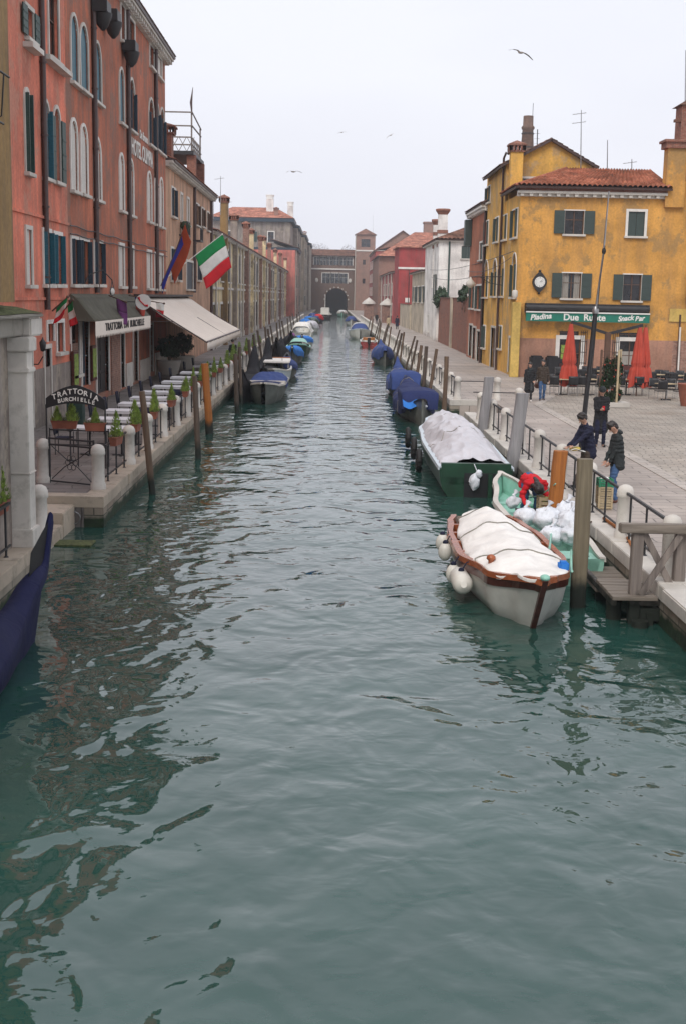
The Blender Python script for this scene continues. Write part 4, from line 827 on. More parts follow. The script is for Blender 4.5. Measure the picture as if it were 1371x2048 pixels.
# bar awning with lettering
t = thing('bar_awning', 'closed dark awning box with green valance lettered Due Ruote above the bar', 'awning', (14.8, 70.3, 4)); Fv = Face('F', 70.35)
u0, zv1 = Fv.uz(1051, 619); u1, _ = Fv.uz(1298, 640); zv1 = Fv.uz(1170, 627)[1]; zv0 = Fv.uz(1170, 644)[1]
m = MB(); m.tube([(u0, 70.6, zv1 + .28), (u1, 70.6, zv1 + .28)], .2, 12); m.box((u0, 70.5, zv1 + .46), (u1, 71, zv1 + .52)); m.box((u0, 70.6, zv1), (u1, 70.97, zv1 + .46)); m.build('awning_box', M['iron'], t)
m = MB(); m.box((u0, 70.36, zv0), (u1, 70.42, zv1)); m.build('valance', M['sign_g'], t); m = MB(); m.box((u0, 70.30, zv1), (u1, 70.44, zv1 + .07)); m.build('white_trim', M['white_p'], t)
zc = (zv0 + zv1) / 2
for s_, px, sz, sh_, rl in (('Piadina', 1080, .42, .3, .10), ('Due', 1141, .50, 0, 0), ('Ruote', 1188, .50, 0, 0), ('Snack', 1250, .38, .3, .12), ('Bar', 1278, .38, .3, .12)):
    text(s_, sz, 'white_p', face_matrix(Fv, Fv.uz(px, 630)[0], zc, .0, rl), t, 'lettering', shear=sh_, bold=.012)
# wall clock
u, z = FS.uz(1077, 564); t = thing('wall_clock', 'round wall clock in a pointed dark iron case', 'clock', (u, 70.8, z - .5))
m = MB(); ring = [(.34 * math.cos(a) * 1.0, .0, .34 * math.sin(a) * (1 + .45 * abs(math.sin(a)) ** 8)) for a in np.linspace(0, 2 * math.pi, 33)[:-1]]
m.prism([(u + x * 1.18, 70.98, z + q * 1.15) for x, _, q in ring], (0, -.2, 0)); m.ball((u, 70.9, z - .62), .07); m.ball((u, 70.9, z + .6), .08); m.build('case', M['iron'], t)
m = MB(); m.prism([(u + .29 * math.cos(a), 70.77, z + .29 * math.sin(a)) for a in np.linspace(0, 2 * math.pi, 29)[:-1]], (0, -.015, 0)); fc = m.build('clock_face', M['white_p'], t)
m = MB()
for i in range(12): a = i * math.pi / 6; m.beam((u + .2 * math.cos(a), 70.748, z + .2 * math.sin(a)), (u + .26 * math.cos(a), 70.748, z + .26 * math.sin(a)), .03, .008)
m.beam((u, 70.742, z), (u + .15, 70.742, z + .03), .028, .008); m.beam((u, 70.742, z), (u + .16, 70.742, z + .14), .02, .008); m.build('hands_and_numerals', M['black_p'], fc)
# background chimney, right cut off chimney, antennas
t = thing('factory_chimney', 'tall tapering round brick factory chimney with iron ladder on the skyline', 'chimney', (25, 155, 8)); x, y, zb = aY(1052, 320, 155)
m = MB(); zt = aY(1052, 232, 155)[2]; m.lathe((x, y, 8), [(.95, 0), (.86, zb - 8), (.66, zt - 9.6), (.76, zt - 9.5), (.80, zt - 9.3), (.62, zt - 9.1), (.60, zt - 8)], 20); m.build('shaft', M['brickd'], t)
m = MB(); 
for s_ in (-.2, .2): m.tube([(x + 1.3, y - s_, 15), (x + 1.15, y - s_, zt - 1.5)], .03, 4)
z = 15
while z < zt - 1.6: m.beam((x + 1.25, y - .2, z), (x + 1.25, y + .2, z), .03); m.beam((x + .8, y, z), (x + 1.5, y, z), .02); z += .6
m.tube([(x + .5, y, zt), (x + .5, y, zt + 1.5)], .03, 4); m.build('ladder', M['iron'], t)
for z in (zb - 1, zb + 1.4, zb + 3): 
    m = MB(); m.lathe((x, y, z), [(.88 - (z - zb) * .035, 0), (.88 - (z - zb) * .035, .1)], 20); m.build('iron_band', M['iron'], t)
t = thing('tiled_chimney', 'tall red brown chimney with a pitched cap cut off by the right frame edge', 'chimney', (20.6, 73, 11)); 
xt0 = aY(1353, 290, 73)[0]; zt0 = aY(1355, 212, 73)[2]; zt1 = aY(1355, 285, 73)[2]
m = MB(); m.box((xt0 - .1, 72.5, 11), (22, 74, zt1)); m.box((xt0 + .05, 72.6, zt1), (xt0 + 1.6, 73.9, zt0)); m.build('stack', M['brickr'], t)
m = MB(); m.add([(xt0 - .15, 72.4, zt0), (xt0 + 1.8, 72.4, zt0), (xt0 + 1.8, 74.1, zt0), (xt0 - .15, 74.1, zt0), (xt0 + .8, 73.2, zt0 + .6)], [(0, 1, 4), (1, 2, 4), (2, 3, 4), (3, 0, 4), (0, 3, 2, 1)]); m.box((xt0 - .3, 72.7, zt0 - .9), (xt0 + .1, 73, zt0 - .75)); m.build('chimney_cap', M['tiled'], t)
def antenna(px, yt, yb, Y, lab, arms=2):
    b = aY(px, yb, Y); tp = aY(px + (yb - yt) * .01, yt, Y); m = MB(); m.tube([b, tp], [.035, .022], 5)
    for i in range(arms):
        z = tp[2] - .15 - .5 * i; m.tube([(tp[0] - .5, Y, z - .12), (tp[0] + .3, Y, z)], .015, 4)
        for j in range(4): m.tube([(tp[0] - .45 + .22 * j, Y - .25, z - .1 + .03 * j), (tp[0] - .45 + .22 * j, Y + .25, z - .1 + .03 * j)], .01, 4)
    single('antenna', m, M['steel'], lab, 'antenna')
antenna(1160, 220, 350, 76, 'tall television antenna with two arms behind the bar roof'); antenna(1213, 280, 350, 76, 'plain thin rod antenna behind the bar roof', 0); antenna(1262, 318, 350, 76, 'short television antenna with crossed arms on the bar roof', 1); antenna(1369, 100, 210, 73, 'thin mast on the chimney at the right frame edge', 0)
antenna(441, 352, 430, 106, 'tall antenna above the first chimney breast on the left row', 1); antenna(427, 384, 450, 110, 'short antenna left of the first chimney breast', 1); antenna(457, 400, 440, 112, 'small antenna between two chimney breasts', 1)
for (px, yt, lab) in ((745, 430, 'farthest thin radio mast in the haze beyond the tower'),): antenna(px, yt, 470, 420, lab, 0)
# bare trees behind the gallery
def tree(x, y, z, h, r, lab, seed):
    t = thing('bare_tree', lab, 'tree', (x, y, z)); R = random.Random(seed); m = MB(); c = MB(); m.tube([(x, y, z), (x, y, z + h * .5), (x + .3, y, z + h * .75)], [.5, .35, .2], 7)
    for i in range(16): a = R.uniform(0, 6.28); q = Vector((x + math.cos(a) * r * .8, y + math.sin(a) * r * .8, z + h * R.uniform(.65, 1))); m.tube([(x, y, z + h * R.uniform(.35, .6)), q], [.18, .04], 5)
    m.build('trunk', M['poled'], t)
    for i in range(1500):
        a = Vector((R.gauss(0, 1), R.gauss(0, 1), R.gauss(0, 1))).normalized() * R.uniform(.3, 1) ** .5; p = Vector((x + a.x * r, y + a.y * r, z + h * .75 + a.z * h * .3)); d = Vector((R.uniform(-1, 1), R.uniform(-1, 1), R.uniform(-.2, 1))).normalized() * .55
        c.tube([p, p + d], .03, 3, smooth=False)
    c.build('crown', M['poled'], t)
tree(-5, 470, ZQ, 22.5, 5.5, 'hazy bare tree rising behind the left end of the gallery', 1); tree(6, 472, ZQ, 22, 4.5, 'hazy bare tree rising behind the gallery next to the tower', 2)

# ------------------------------------------------------------------ bollards and railings
def bollard_proto(name, h=1.0, round_=True):
    t = thing(name, 'x', 'bollard', (0, 0, 0)); m = MB()
    m.lathe((0, 0, 0), [(.17, 0), (.17, .12), (.145, .16), (.135, h - .24), (.16, h - .22), (.16, h - .16)], 14 if round_ else 4); m.build('shaft', M['stonel'], t)
    m = MB(); m.lathe((0, 0, h - .16), [(.155, 0), (.155, .05), (.12, .12), (.06, .155), (.01, .165)], 14); m.build('cap', M['stonew'], t); return t
def rail_proto(name, L, h=.86, mat='iron'):
    t = thing(name, 'x', 'railing', (0, 0, 0)); m = MB(); m.beam((0, .17, h), (0, L - .17, h), .045, .045); m.build('top_rail', M[mat], t)
    m = MB(); m.beam((0, .17, .16), (0, L - .17, .16), .03, .03); m.build('bottom_rail', M[mat], t)
    for y in (.45, L * .5, L - .45):
        m = MB(); m.tube([(0, y, 0), (0, y, h)], .02, 6); m.lathe((0, y, 0), [(.06, 0), (.03, .03)], 8); m.build('upright', M[mat], t)
    return t
SP = 3.2; bp_ = bollard_proto('stone_bollard'); rp_ = rail_proto('iron_railing', SP); first = {'b': True, 'r': True}
def place(proto, key, loc, rz, label, group):
    if first.get(key, True): o = proto; first[key] = False
    else: o = copy_tree(proto)
    o.location = loc; o.rotation_euler = (0, 0, rz); o['label'] = label; o['group'] = group; return o
GR, GL = 'bollards along the right embankment', 'bollards along the left embankment'
names = ['nearest right bollard behind the wooden jetty rail', 'second right bollard with a speckled worn cap', 'right bollard behind the olive mooring post, third from the near end', 'right bollard beside the man in the navy jacket', 'right bollard by the leaning grey mooring post', 'right bollard just past the nearer grey mooring post', 'right bollard beside the farther grey mooring post', 'right bollard level with the grey covered green boat', 'right bollard near the notch with steps', 'last right bollard before the water steps notch']
ys = [19.4 + SP * i for i in range(9)]
for i, y in enumerate(ys):
    place(bp_, 'b', (5.45, y, ZQ), 0, names[i], GR)
    if y + SP < 47.5: place(rp_, 'r', (5.45, y, ZQ), 0, ['iron railing bay behind the wooden jetty', 'iron railing bay with the green crates behind it', 'iron railing bay by the feet of the navy jacket man', 'iron railing bay left of the navy jacket man', 'iron railing bay behind the nearer grey mooring post', 'railing bay between the two grey mooring posts', 'railing bay past the farther grey mooring post', 'railing bay near the right notch'][min(i, 7)], 'railing bays along the right embankment')
place(bp_, 'b', (7.2, 47.6, ZQ), 0, 'bollard standing inland at the near corner of the steps notch', GR); place(bp_, 'b', (7.2, 53.9, ZQ), 0, 'bollard standing inland at the far corner of the steps notch', GR)
for (x0, x1, y) in ((5.45, 7.2, 47.6), (5.5, 7.2, 53.9)):
    m = MB(); m.tube([(x0, y, 1.45), (x1, y, 1.45)], .022, 6); single('rail_bar', m, M['iron'], 'single iron bar joining two bollards at the %s side of the right steps notch' % ('near' if y < 50 else 'far'), 'railing')
i = 0; y = 54.0
while y < 235:
    place(bp_, 'b', (5.5, y, ZQ), 0, nth(i) + ' white bollard beyond the steps notch in the right row' if i > 3 else 'right bollard %s beyond the steps notch' % ['first', 'second', 'third', 'fourth'][i], GR)
    place(rp_, 'r', (5.5, y, ZQ), 0, nth(i) + ' iron railing bay beyond the steps notch in the right row', 'railing bays along the right embankment'); y += SP; i += 1
place(bp_, 'b', (-5.05, 27.3, ZQ), 0, 'white bollard at the corner above the dark embankment face', GL); place(bp_, 'b', (-6.45, 28.2, ZQ), 0, 'white bollard left of the terrace gate', GL); place(bp_, 'b', (-5.12, 22.0, ZQ - .1), 0, 'slim white bollard close behind the marble pillar', GL)
y = 31.4; i = 0
while y < 235:
    place(bp_, 'b', (-5.02, y, ZQ), 0, ('terrace bollard between planters, %s from the gate' % ['first', 'second', 'third', 'fourth', 'fifth', 'sixth', 'seventh', 'eighth', 'ninth', 'tenth', 'eleventh'][i]) if i < 11 else nth(i - 11) + ' white bollard beyond the restaurant terrace in the left row', GL)
    place(rp_, 'r', (-5.02, y, ZQ), 0, nth(i) + ' railing bay of the planter hung terrace from the gate' if i < 11 else nth(i - 11) + ' railing bay beyond the restaurant terrace in the left row', 'railing bays along the left embankment'); y += SP; i += 1
place(rp_, 'r', (-5.04, 28.0, ZQ), 0, 'railing bay right of the terrace gate beside the corner bollard', 'railing bays along the left embankment')
place(rp_, 'r', (-5.2, 17.2, ZQ), 0, 'railing bay in front of the marble pillar at the left edge', 'railing bays along the left embankment')

# ------------------------------------------------------------------ mooring poles
def pole(p0, p1, r, mat, label, group=None, flat=False):
    p0, p1 = Vector(p0), Vector(p1); p0 = p0 + (p0 - p1) * .25; m = MB(); n = 7; pts = [p0.lerp(p1, i / n) + Vector((mn.noise(Vector((i * .6, p0.y, 1))), mn.noise(Vector((i * .6, p0.y, 9))), 0)) * .02 for i in range(n + 1)]
    if flat: R = [[q + Vector((math.copysign(abs(math.cos(a)) ** .5, math.cos(a)) * r, math.copysign(abs(math.sin(a)) ** .5, math.sin(a)) * r * .75, 0)) for a in np.linspace(.2, 6.48, 13)[:-1]] for q in pts]; m.rings(R, 0, True, True, False)
    else: m.tube(pts, [r * (1 - .12 * i / n) * RND.uniform(.94, 1.05) for i in range(n + 1)], 10, jit=.04)
    single('mooring_pole', m, M[mat], label, 'mooring pole', group or 'mooring poles in the canal')
for a in (((-4.36, 30.83, 0), (-4.60, 30.83, 2.55), .085, 'pole', 'reddish brown leaning pole in the water nearest the terrace corner'), ((-3.95, 37.8, 0), (-4.05, 37.8, 2.5), .09, 'poled', 'dark twisted pole left of the orange pole'), ((-4.26, 44.6, 0), (-4.42, 44.6, 2.5), .15, 'poleo', 'stout orange brown pole beside the left terrace'), ((-3.85, 52.5, 0), (-3.93, 52.5, 2.5), .1, 'poled', 'dark pole between the orange pole and the black gondola'), ((-3.98, 57, 0), (-4.1, 57.2, 2.6), .08, 'poled', 'dark pole in front of the black gondola bow'),
          ((5.05, 41.6, 0), (5.28, 41.6, 2.4), .16, 'poleg', 'farther grey weathered plank post by the covered green boat', True), ((4.95, 33.8, 0), (5.22, 33.8, 2.46), .17, 'poleg', 'nearer grey weathered plank post leaning over the right railing', True), ((4.69, 25.7, 0), (4.80, 25.7, 1.88), .145, 'poleo', 'orange varnished mooring post beside the white boat', True), ((4.12, 19.9, 0), (4.12, 19.9, 2.45), .125, 'poleol', 'thick olive brown mooring post nearest the wooden jetty', True),
          ((4.51, 49.35, 0), (4.56, 49.35, 2.7), .1, 'pole', 'straight brown pole right of the nearer blue covered gondola'), ((4.85, 61.6, 0), (5.2, 61.6, 2.5), .09, 'pole', 'leaning brown pole behind the nearer blue gondola'), ((4.8, 64.7, 0), (4.92, 64.7, 2.5), .11, 'poled', 'dark upright pole beside the blue box cover')):
    pole(*a[:5], flat=len(a) > 5)
for k_, y in enumerate((70, 76, 81, 87, 93, 99, 106, 115, 120, 127, 133, 140, 152, 165)):
    pole((4.75, y, 0), (5.05 + .35 * (k_ % 3) / 2, y, 2.35 + .25 * (k_ % 4) / 3), .07 if k_ % 4 else .1, 'poled' if k_ % 3 else 'pole', nth(k_) + ' leaning dark stick beyond the blue box cover along the right embankment', 'leaning sticks on the right')
for k_, y in enumerate((72, 78, 84, 90, 96, 102, 109, 117, 126, 136, 148, 160, 174, 190)):
    pole((-4.4, y, 0), (-4.65 - .2 * (k_ % 3) / 2, y, 2.4 + .3 * (k_ % 4) / 3), .08 if k_ % 4 else .1, 'poled', nth(k_) + ' leaning dark stick past the black gondola along the left embankment', 'leaning sticks on the left')

# ------------------------------------------------------------------ boats
def prof(pts, s):
    for (a, u), (b, v) in zip(pts[:-1], pts[1:]):
        if s <= b: f = (s - a) / (b - a); f = f * f * (3 - 2 * f) if True else f; return u + (v - u) * f
    return pts[-1][1]
class Boat:
    """local frame: bow at y=0, stern at y=L; placed by bow and stern points on the water"""
    def __init__(s, name, label, bow, stern, beam, sheer, hb, keel=-.25, hull='hullw', rail='varn', inner='varn', group=None, cat='boat', n=28, fl=.82, rake=.35):
        s.rake = rake
        b, e = Vector((*bow, 0)), Vector((*stern, 0)); d = e - b; s.L = d.length; s.t = thing(name, label, cat, (b.x, b.y, 0), math.atan2(-d.x, d.y), group); WP[s.t.name] = Vector()
        s.beam, s.sh, s.hb, s.n = beam, sheer, hb, n; L = s.L
        R = []; 
        for i in range(n + 1):
            q = i / n; w = s.w(q); z = s.z(q); y = s.Y(q, 1); yb = s.Y(q, 0)
            sec = [(w, z, 1), (w * .985, z * .7, .75), (w * (fl + .1), z * .3, .45), (w * fl * .9, -.02, .2), (w * fl * .45, keel * .8, .05), (0, keel, 0)]
            R.append([Vector((-x, yb + (y - yb) * g, zz)) for x, zz, g in sec] + [Vector((x, yb + (y - yb) * g, zz)) for x, zz, g in sec[::-1][1:]])
        m = MB(); m.rings(R, closed=False, caps=False); m.add(R[-1], [tuple(range(len(R[-1])))]); m.build('hull', M[hull], s.t)
        m = MB(); I = []
        for i in range(n + 1):
            q = i / n; w = max(.005, s.w(q) - .06); z = s.z(q); y = s.Y(q, 1) + (.05 if i == 0 else 0); zf = max(.08, z - .42); yl = y + (s.Y(q, 0) - s.Y(q, 1)) * .8; wl = max(.003, w * .8 - .02); I.append([Vector((-w, y, z)), Vector((-wl * 1.1, yl, zf + .1)), Vector((-wl, yl, zf)), Vector((wl, yl, zf)), Vector((wl * 1.1, yl, zf + .1)), Vector((w, y, z))])
        m.rings(I, closed=False, caps=False, smooth=False); m.add(I[-1], [tuple(range(6))]); m.build('inside', M[inner], s.t)
        m = MB()
        for sd in (-1, 1):
            RR = []
            for i in range(n + 1):
                q = i / n; w, z, y = s.w(q), s.z(q), s.Y(q, 1); RR.append([Vector((sd * max(0, w - .09), y, z + .035)), Vector((sd * (w + .025), y, z + .03)), Vector((sd * (w + .035), y, z - .06)), Vector((sd * max(0, w - .07), y, z - .03))])
            m.rings(RR, smooth=False)
        m.build('gunwale', M[rail], s.t)
    def w(s, q): return max(.012, s.beam / 2 * prof(s.hb, q))
    def z(s, q): return prof(s.sh, q)
    def yz(s, q, dz): y, yb = s.Y(q, 1), s.Y(q, 0); return yb + (y - yb) * (1 - .25 * dz / (.3 * s.z(q)))
    def Y(s, q, top): return s.L * q + (0 if top else (s.rake * (1 - q * 4) if q < .25 else 0)) * min(1, s.L / 8)
    def tarp(s, mat, q0, q1, ridge, over=.06, wr=.04, drop=.14, name='tarp_cover', flat=.5, nx=26, ny=40, fq=3.0, seed=0, sag=0, ties=()):
        m = MB()
        def fn(u, v):
            q = q0 + (q1 - q0) * v; w = s.w(q) + (prof(over, v) if isinstance(over, list) else over); z = s.z(q) + .045; h = prof(ridge, v) ; a = (u - .5) * 2; e = min(1, abs(a) * 1.09); x = math.copysign(min(1, abs(a) * 1.09), a) * w
            if e >= 1: zz = z - drop * (abs(a) * 1.09 - 1) / .09 * (1 + .5 * mn.noise(Vector((v * 9, seed, 2))))
            else: zz = z + h * (1 - e ** (2 + 3 * flat)) ** (.9) - sag * math.sin(e * math.pi) * .5
            p = Vector((x, s.Y(q, 1), zz)); nn = mn.noise(Vector((x * fq * .55, q * s.L * fq, seed))) * .6 + abs(mn.noise(Vector((x * 1.1 * fq + q * 4, q * s.L * fq * .5, seed + 4)))) * -.8
            return p + Vector((.3 * nn, 0, nn)) * wr
        m.grid(fn, nx * 2, ny * 2); o = m.build(name, M[mat], s.t)
        for v in ties:
            r = MB(); r.tube([fn(u / 24, v + .01 * math.sin(u)) + Vector((0, 0, .012)) for u in range(25)], .011, 5); r.build('tie_rope', M['stoned'], o)
        return o
    def part(s, name, m, mat, parent=None, **kw): return m.build(name, M[mat], parent or s.t, **kw)
    def world(s, p): return s.t.matrix_basis @ Vector(p)
LENS = [(0, .02), (.08, .32), (.22, .74), (.45, 1.0), (.7, .98), (.9, .82), (1, .66)]
# white cabin-less boat with cream cover
b = Boat('motor_boat', 'white boat under a cream tarpaulin with varnished gunwales, bow towards the camera', (3.18, 17.75), (3.12, 25.1), 1.78, [(0, .90), (.2, .72), (.5, .60), (1, .58)], LENS, group=None, n=36, rake=1.1)
b.tarp('cream_t', .012, .99, [(0, .0), (.1, .05), (.3, .22), (.6, .34), (.85, .34), (1, .10)], over=[(0, .03), (.3, .0), (.45, -.14), (1, -.2)], wr=.11, drop=.05, flat=-.18, ties=(.3, .62, .9), fq=2.1, seed=2)
m = MB(); 
for sd in (-1, 1):
    RR = []
    for i in range(29):
        q = i / 28 * .6; w, z, y = b.w(q), b.z(q), b.Y(q, 1); RR.append([Vector((sd * (w + .0), b.yz(q, .05), z - .05)), Vector((sd * (w + .024), b.yz(q, .05), z - .05)), Vector((sd * (w * .985 + .026), b.yz(q, .2), z - .20)), Vector((sd * (w * .985 - .005), b.yz(q, .2), z - .20))])
    m.rings(RR, smooth=False)
b.part('rubbing_strake', m, 'dwood')
m = MB(); [m.beam(p_, q_, .08, .09) for p_, q_ in zip([(0, -.03, .95), (0, .25, .63), (0, .57, .27), (0, .84, -.02)], [(0, .26, .62), (0, .58, .26), (0, .85, -.03), (0, 1.0, -.2)])]; b.part('stem_post', m, 'dwood'); m = MB(); m.ball((0, .0, .965), (.075, .09, .05)); b.part('bow_cap', m, 'teala')
m = MB(); m.lathe((-.55, 1.75, .74), [(.045, 0), (.045, .1), (.075, .13), (.07, .17), (.03, .2)], 10); b.part('mooring_bitt', m, 'varn')
for q in (.38, .5, .62, .74, .86):
    for sd in (-1, 1):
        m = MB(); m.box((sd * (b.w(q) - .3), b.Y(q, 1) - .05, b.z(q) - .3), (sd * (b.w(q) - .07), b.Y(q, 1) + .05, b.z(q) + .01)); b.part('rib', m, 'varn')
m = MB(); m.box((.5, 1.5, .72), (.66, 1.7, .88)); b.part('blue_cloth', m, 'blueb', bev=.03)  # small block for the blue cloth lying near the bow
for (q, kind, zz) in ((.34, 'long', .34), (.42, 'ball', .32), (.62, 'ball', .4), (.70, 'ball', .45)):
    m = MB(); x = -(b.w(q) + (.15 if kind == 'long' else .12)); y = b.Y(q, 1)
    if kind == 'long': m.tube([(x, y - .42, zz + .02), (x, y - .38, zz), (x, y - .3, zz), (x, y + .3, zz), (x, y + .38, zz), (x, y + .42, zz)], [.05, .12, .165, .165, .12, .05], 14)
    else: m.ball((x, y, zz), (.125, .125, .17), 12)
    f = b.part('fender', m, 'fender'); m = MB(); m.tube([(x, y, zz + .15), (x + .08, y, zz + .3), (-b.w(q), y, b.z(q))], .012, 5); m.ball((x, y, zz + .17), .05); b.part('fender_rope', m, 'navyj', f)
# green workboat with grey white cover
b = Boat('work_boat', 'dark green work boat with square stern under a crumpled grey white tarpaulin', (3.75, 43.4), (3.72, 31.2), 1.95, [(0, .95), (.2, .82), (1, .74)], [(0, .1), (.1, .5), (.3, .88), (.6, 1), (1, .95)], hull='green', rail='lblue', inner='green', cat='boat', n=36)
b.tarp('grey_t', .05, .965, [(0, .05), (.15, .45), (.5, .62), (.8, .55), (.95, .35), (1, .16)], over=-.06, wr=.20, drop=.05, flat=.0, ties=(.35, .7), fq=2.4, seed=7, nx=40, ny=80)
m = MB(); m.box((-.88, b.L - .15, .5), (.88, b.L + .02, .86)); m.box((-.4, b.L, -.2), (-.3, b.L + .12, .6)); b.part('transom', m, 'green')
m = MB(); m.box((-.5, b.L + .021, -.1), (.3, b.L + .035, .62)); b.part('painted_well_shade', m, 'black_p')  # flat black plate on the transom: shade of the open well put in as colour
for (y, z) in ((2.2, .28), (5.2, .28), (7.6, .22)):
    m = MB(); a = [(1.0 + .13 + .0, y + .27 * math.cos(k_), z + .1 + .27 * math.sin(k_)) for k_ in np.linspace(0, 2 * math.pi, 19)]; m.tube(a, .085, 8); f = b.part('tyre_fender', m, 'rubber')
m = MB(); m.ball((.05, b.L + .12, .42), (.13, .1, .2), 10, jit=.08); m.ball((-.05, b.L + .12, .62), (.09, .08, .1), 8, jit=.05); m.tube([(0, b.L + .1, .7), (.06, b.L + .02, .85)], .012); b.part('hanging_bag', m, 'whiteb')
# small teal boat with rubbish bags
b3 = b = Boat('rowing_boat', 'small pale green open boat filled with white bags and crates by the steps', (4.28, 30.9), (4.36, 21.4), 1.25, [(0, .7), (.3, .5), (1, .5)], [(0, .05), (.15, .55), (.4, 1), (.8, .98), (1, .8)], hull='teala', rail='stonew', inner='teala', cat='boat')
for y in (2.6, 4.4, 8.2): 
    m = MB(); m.box((-.55, y, .33), (.55, y + .25, .37)); b.part('thwart', m, 'teala')
m = MB(); m.box((-.42, 8.75, .3), (.42, b.L - .12, .46)); b.part('stern_deck', m, 'teala')
def bag(c, r, lab, sd):
    m = MB(); R = random.Random(sd); c = Vector(c); n = 16
    rr = []
    for i in range(1, n):
        a = math.pi * i / n; rr.append([c + Vector((r * math.sin(a) * math.cos(t_) , r * math.sin(a) * math.sin(t_), -r * .85 * math.cos(a))) for t_ in np.linspace(0, 2 * math.pi, 21)[:-1]])
    rr = [[p + (p - c).normalized() * (abs(mn.noise(p * 4.5)) * -.16 + mn.noise(p * 11) * .035) for p in q] for q in rr]; m.rings(rr); m.tube([c + Vector((0, 0, r * .7)), c + Vector((.02, 0, r * .9)), c + Vector((.06, .03, r * 1.15))], [.05, .025, .07], 7)
    single('rubbish_bag', m, M['whiteb'], lab, 'bag', 'white bags in the green boat')
for k_, (x, y, z, r, lab) in enumerate(((4.0, 24.9, .62, .27, 'round white bag left in front of the bending person'), (4.36, 24.4, .66, .31, 'larger bluish white bag in the middle of the green boat'), (4.72, 23.9, .72, .30, 'white bag leaning on the right side behind the orange post'), (4.68, 23.25, .60, .29, 'white bag nearest the stern deck of the green boat'), (4.3, 23.5, .5, .27, 'low white bag hidden behind the orange post'), (4.80, 24.7, .8, .26, 'topmost white bag against the embankment'), (4.05, 26.9, .6, .2, 'small grey white bag at the far left side of the green boat'))): bag((x, y, z), r, lab, k_)
def crate(name, c, sx, sy, sz, mat, lab, fill=None, group=None):
    t = thing(name, lab, 'crate', c, group=group); x, y, z = c; m = MB(); m.box((x - sx / 2, y - sy / 2, z), (x + sx / 2, y + sy / 2, z + .015))
    for k_ in range(3):
        zz = z + .02 + k_ * sz * .34
        for a, b_ in (((x - sx / 2, y - sy / 2), (x + sx / 2, y - sy / 2)), ((x - sx / 2, y + sy / 2), (x + sx / 2, y + sy / 2)), ((x - sx / 2, y - sy / 2), (x - sx / 2, y + sy / 2)), ((x + sx / 2, y - sy / 2), (x + sx / 2, y + sy / 2))): m.beam((*a, zz + sz * .12), (*b_, zz + sz * .12), .018, sz * .24)
    for sx_ in (-1, 1):
        for sy_ in (-1, 1): m.box((x + sx_ * sx / 2 - .02, y + sy_ * sy / 2 - .02, z), (x + sx_ * sx / 2 + .02, y + sy_ * sy / 2 + .02, z + sz))
    m.build('slats', M[mat], t)
    if fill:
        m = MB()
        for k_ in range(9): m.ball((x + RND.uniform(-.3, .3) * sx, y + RND.uniform(-.3, .3) * sy, z + sz * RND.uniform(.5, .85)), RND.uniform(.05, .08), 6)
        m.build('contents', M[fill], t)
    return t
crate('produce_crate', (4.62, 25.3, .42), .5, .36, .3, 'crate', 'pale wooden crate under the hands of the bending person', 'white_p'); crate('produce_crate', (4.72, 24.98 + 1.3, .55), .45, .34, .28, 'crate', 'pale crate with green stripe beside the orange post', 'leaf'); crate('produce_crate', (4.18, 25.8, .36), .42, .32, .26, 'black_p', 'dark crate with red and white contents in the green boat', 'red')
GC = 'crates stacked on the quay'
for k_ in range(3): crate('produce_crate', (5.80, 25.9, ZQ + .01 + k_ * .155), .27, .26, .15, 'crate', ['bottom yellow crate of the stack by the railing', 'middle yellow crate of the stack by the railing', 'upper yellow crate of the stack under the green box'][k_], None, GC)
crate('produce_crate', (5.80, 25.9, ZQ + .475), .27, .26, .17, 'gplast', 'green plastic box with a white bag on top of the crate stack', 'white_p', GC)
def rope(pts, r, mat, lab, sagn=.25):
    m = MB(); P = []
    for a, b_ in zip(pts[:-1], pts[1:]):
        a, b_ = Vector(a), Vector(b_)
        for i in range(10): f = i / 10; P.append(a.lerp(b_, f) - Vector((0, 0, sagn * 4 * f * (1 - f))))
    P.append(Vector(pts[-1])); m.tube(P, r, 6); single('mooring_rope', m, M[mat], lab, 'rope')
rope([(3.85, 21.2, .72), (4.68, 25.6, .62)], .02, 'teala', 'green rope from the white boat to the orange post', .1); rope([(3.8, 18.9, .82), (3.97, 19.9, .95), (4.28, 20.0, .85)], .02, 'teala', 'green rope loop tying the white boat to the olive post', .12)
rope([(4.69, 25.5, 1.22), (4.3, 27.6, .6)], .014, 'teala', 'thin rope from the orange post to the green boat', .12); rope([(5.15, 24.0, .7), (5.1, 26, .55), (5.12, 30.5, .62)], .02, 'poled', 'dark slack rope hanging along the right coping', .1)
rope([(5.5, 24.5, .69), (5.55, 22.8, .69), (5.35, 21.4, .69)], .03, 'poleo', 'orange hose lying on the coping behind the jetty', 0)
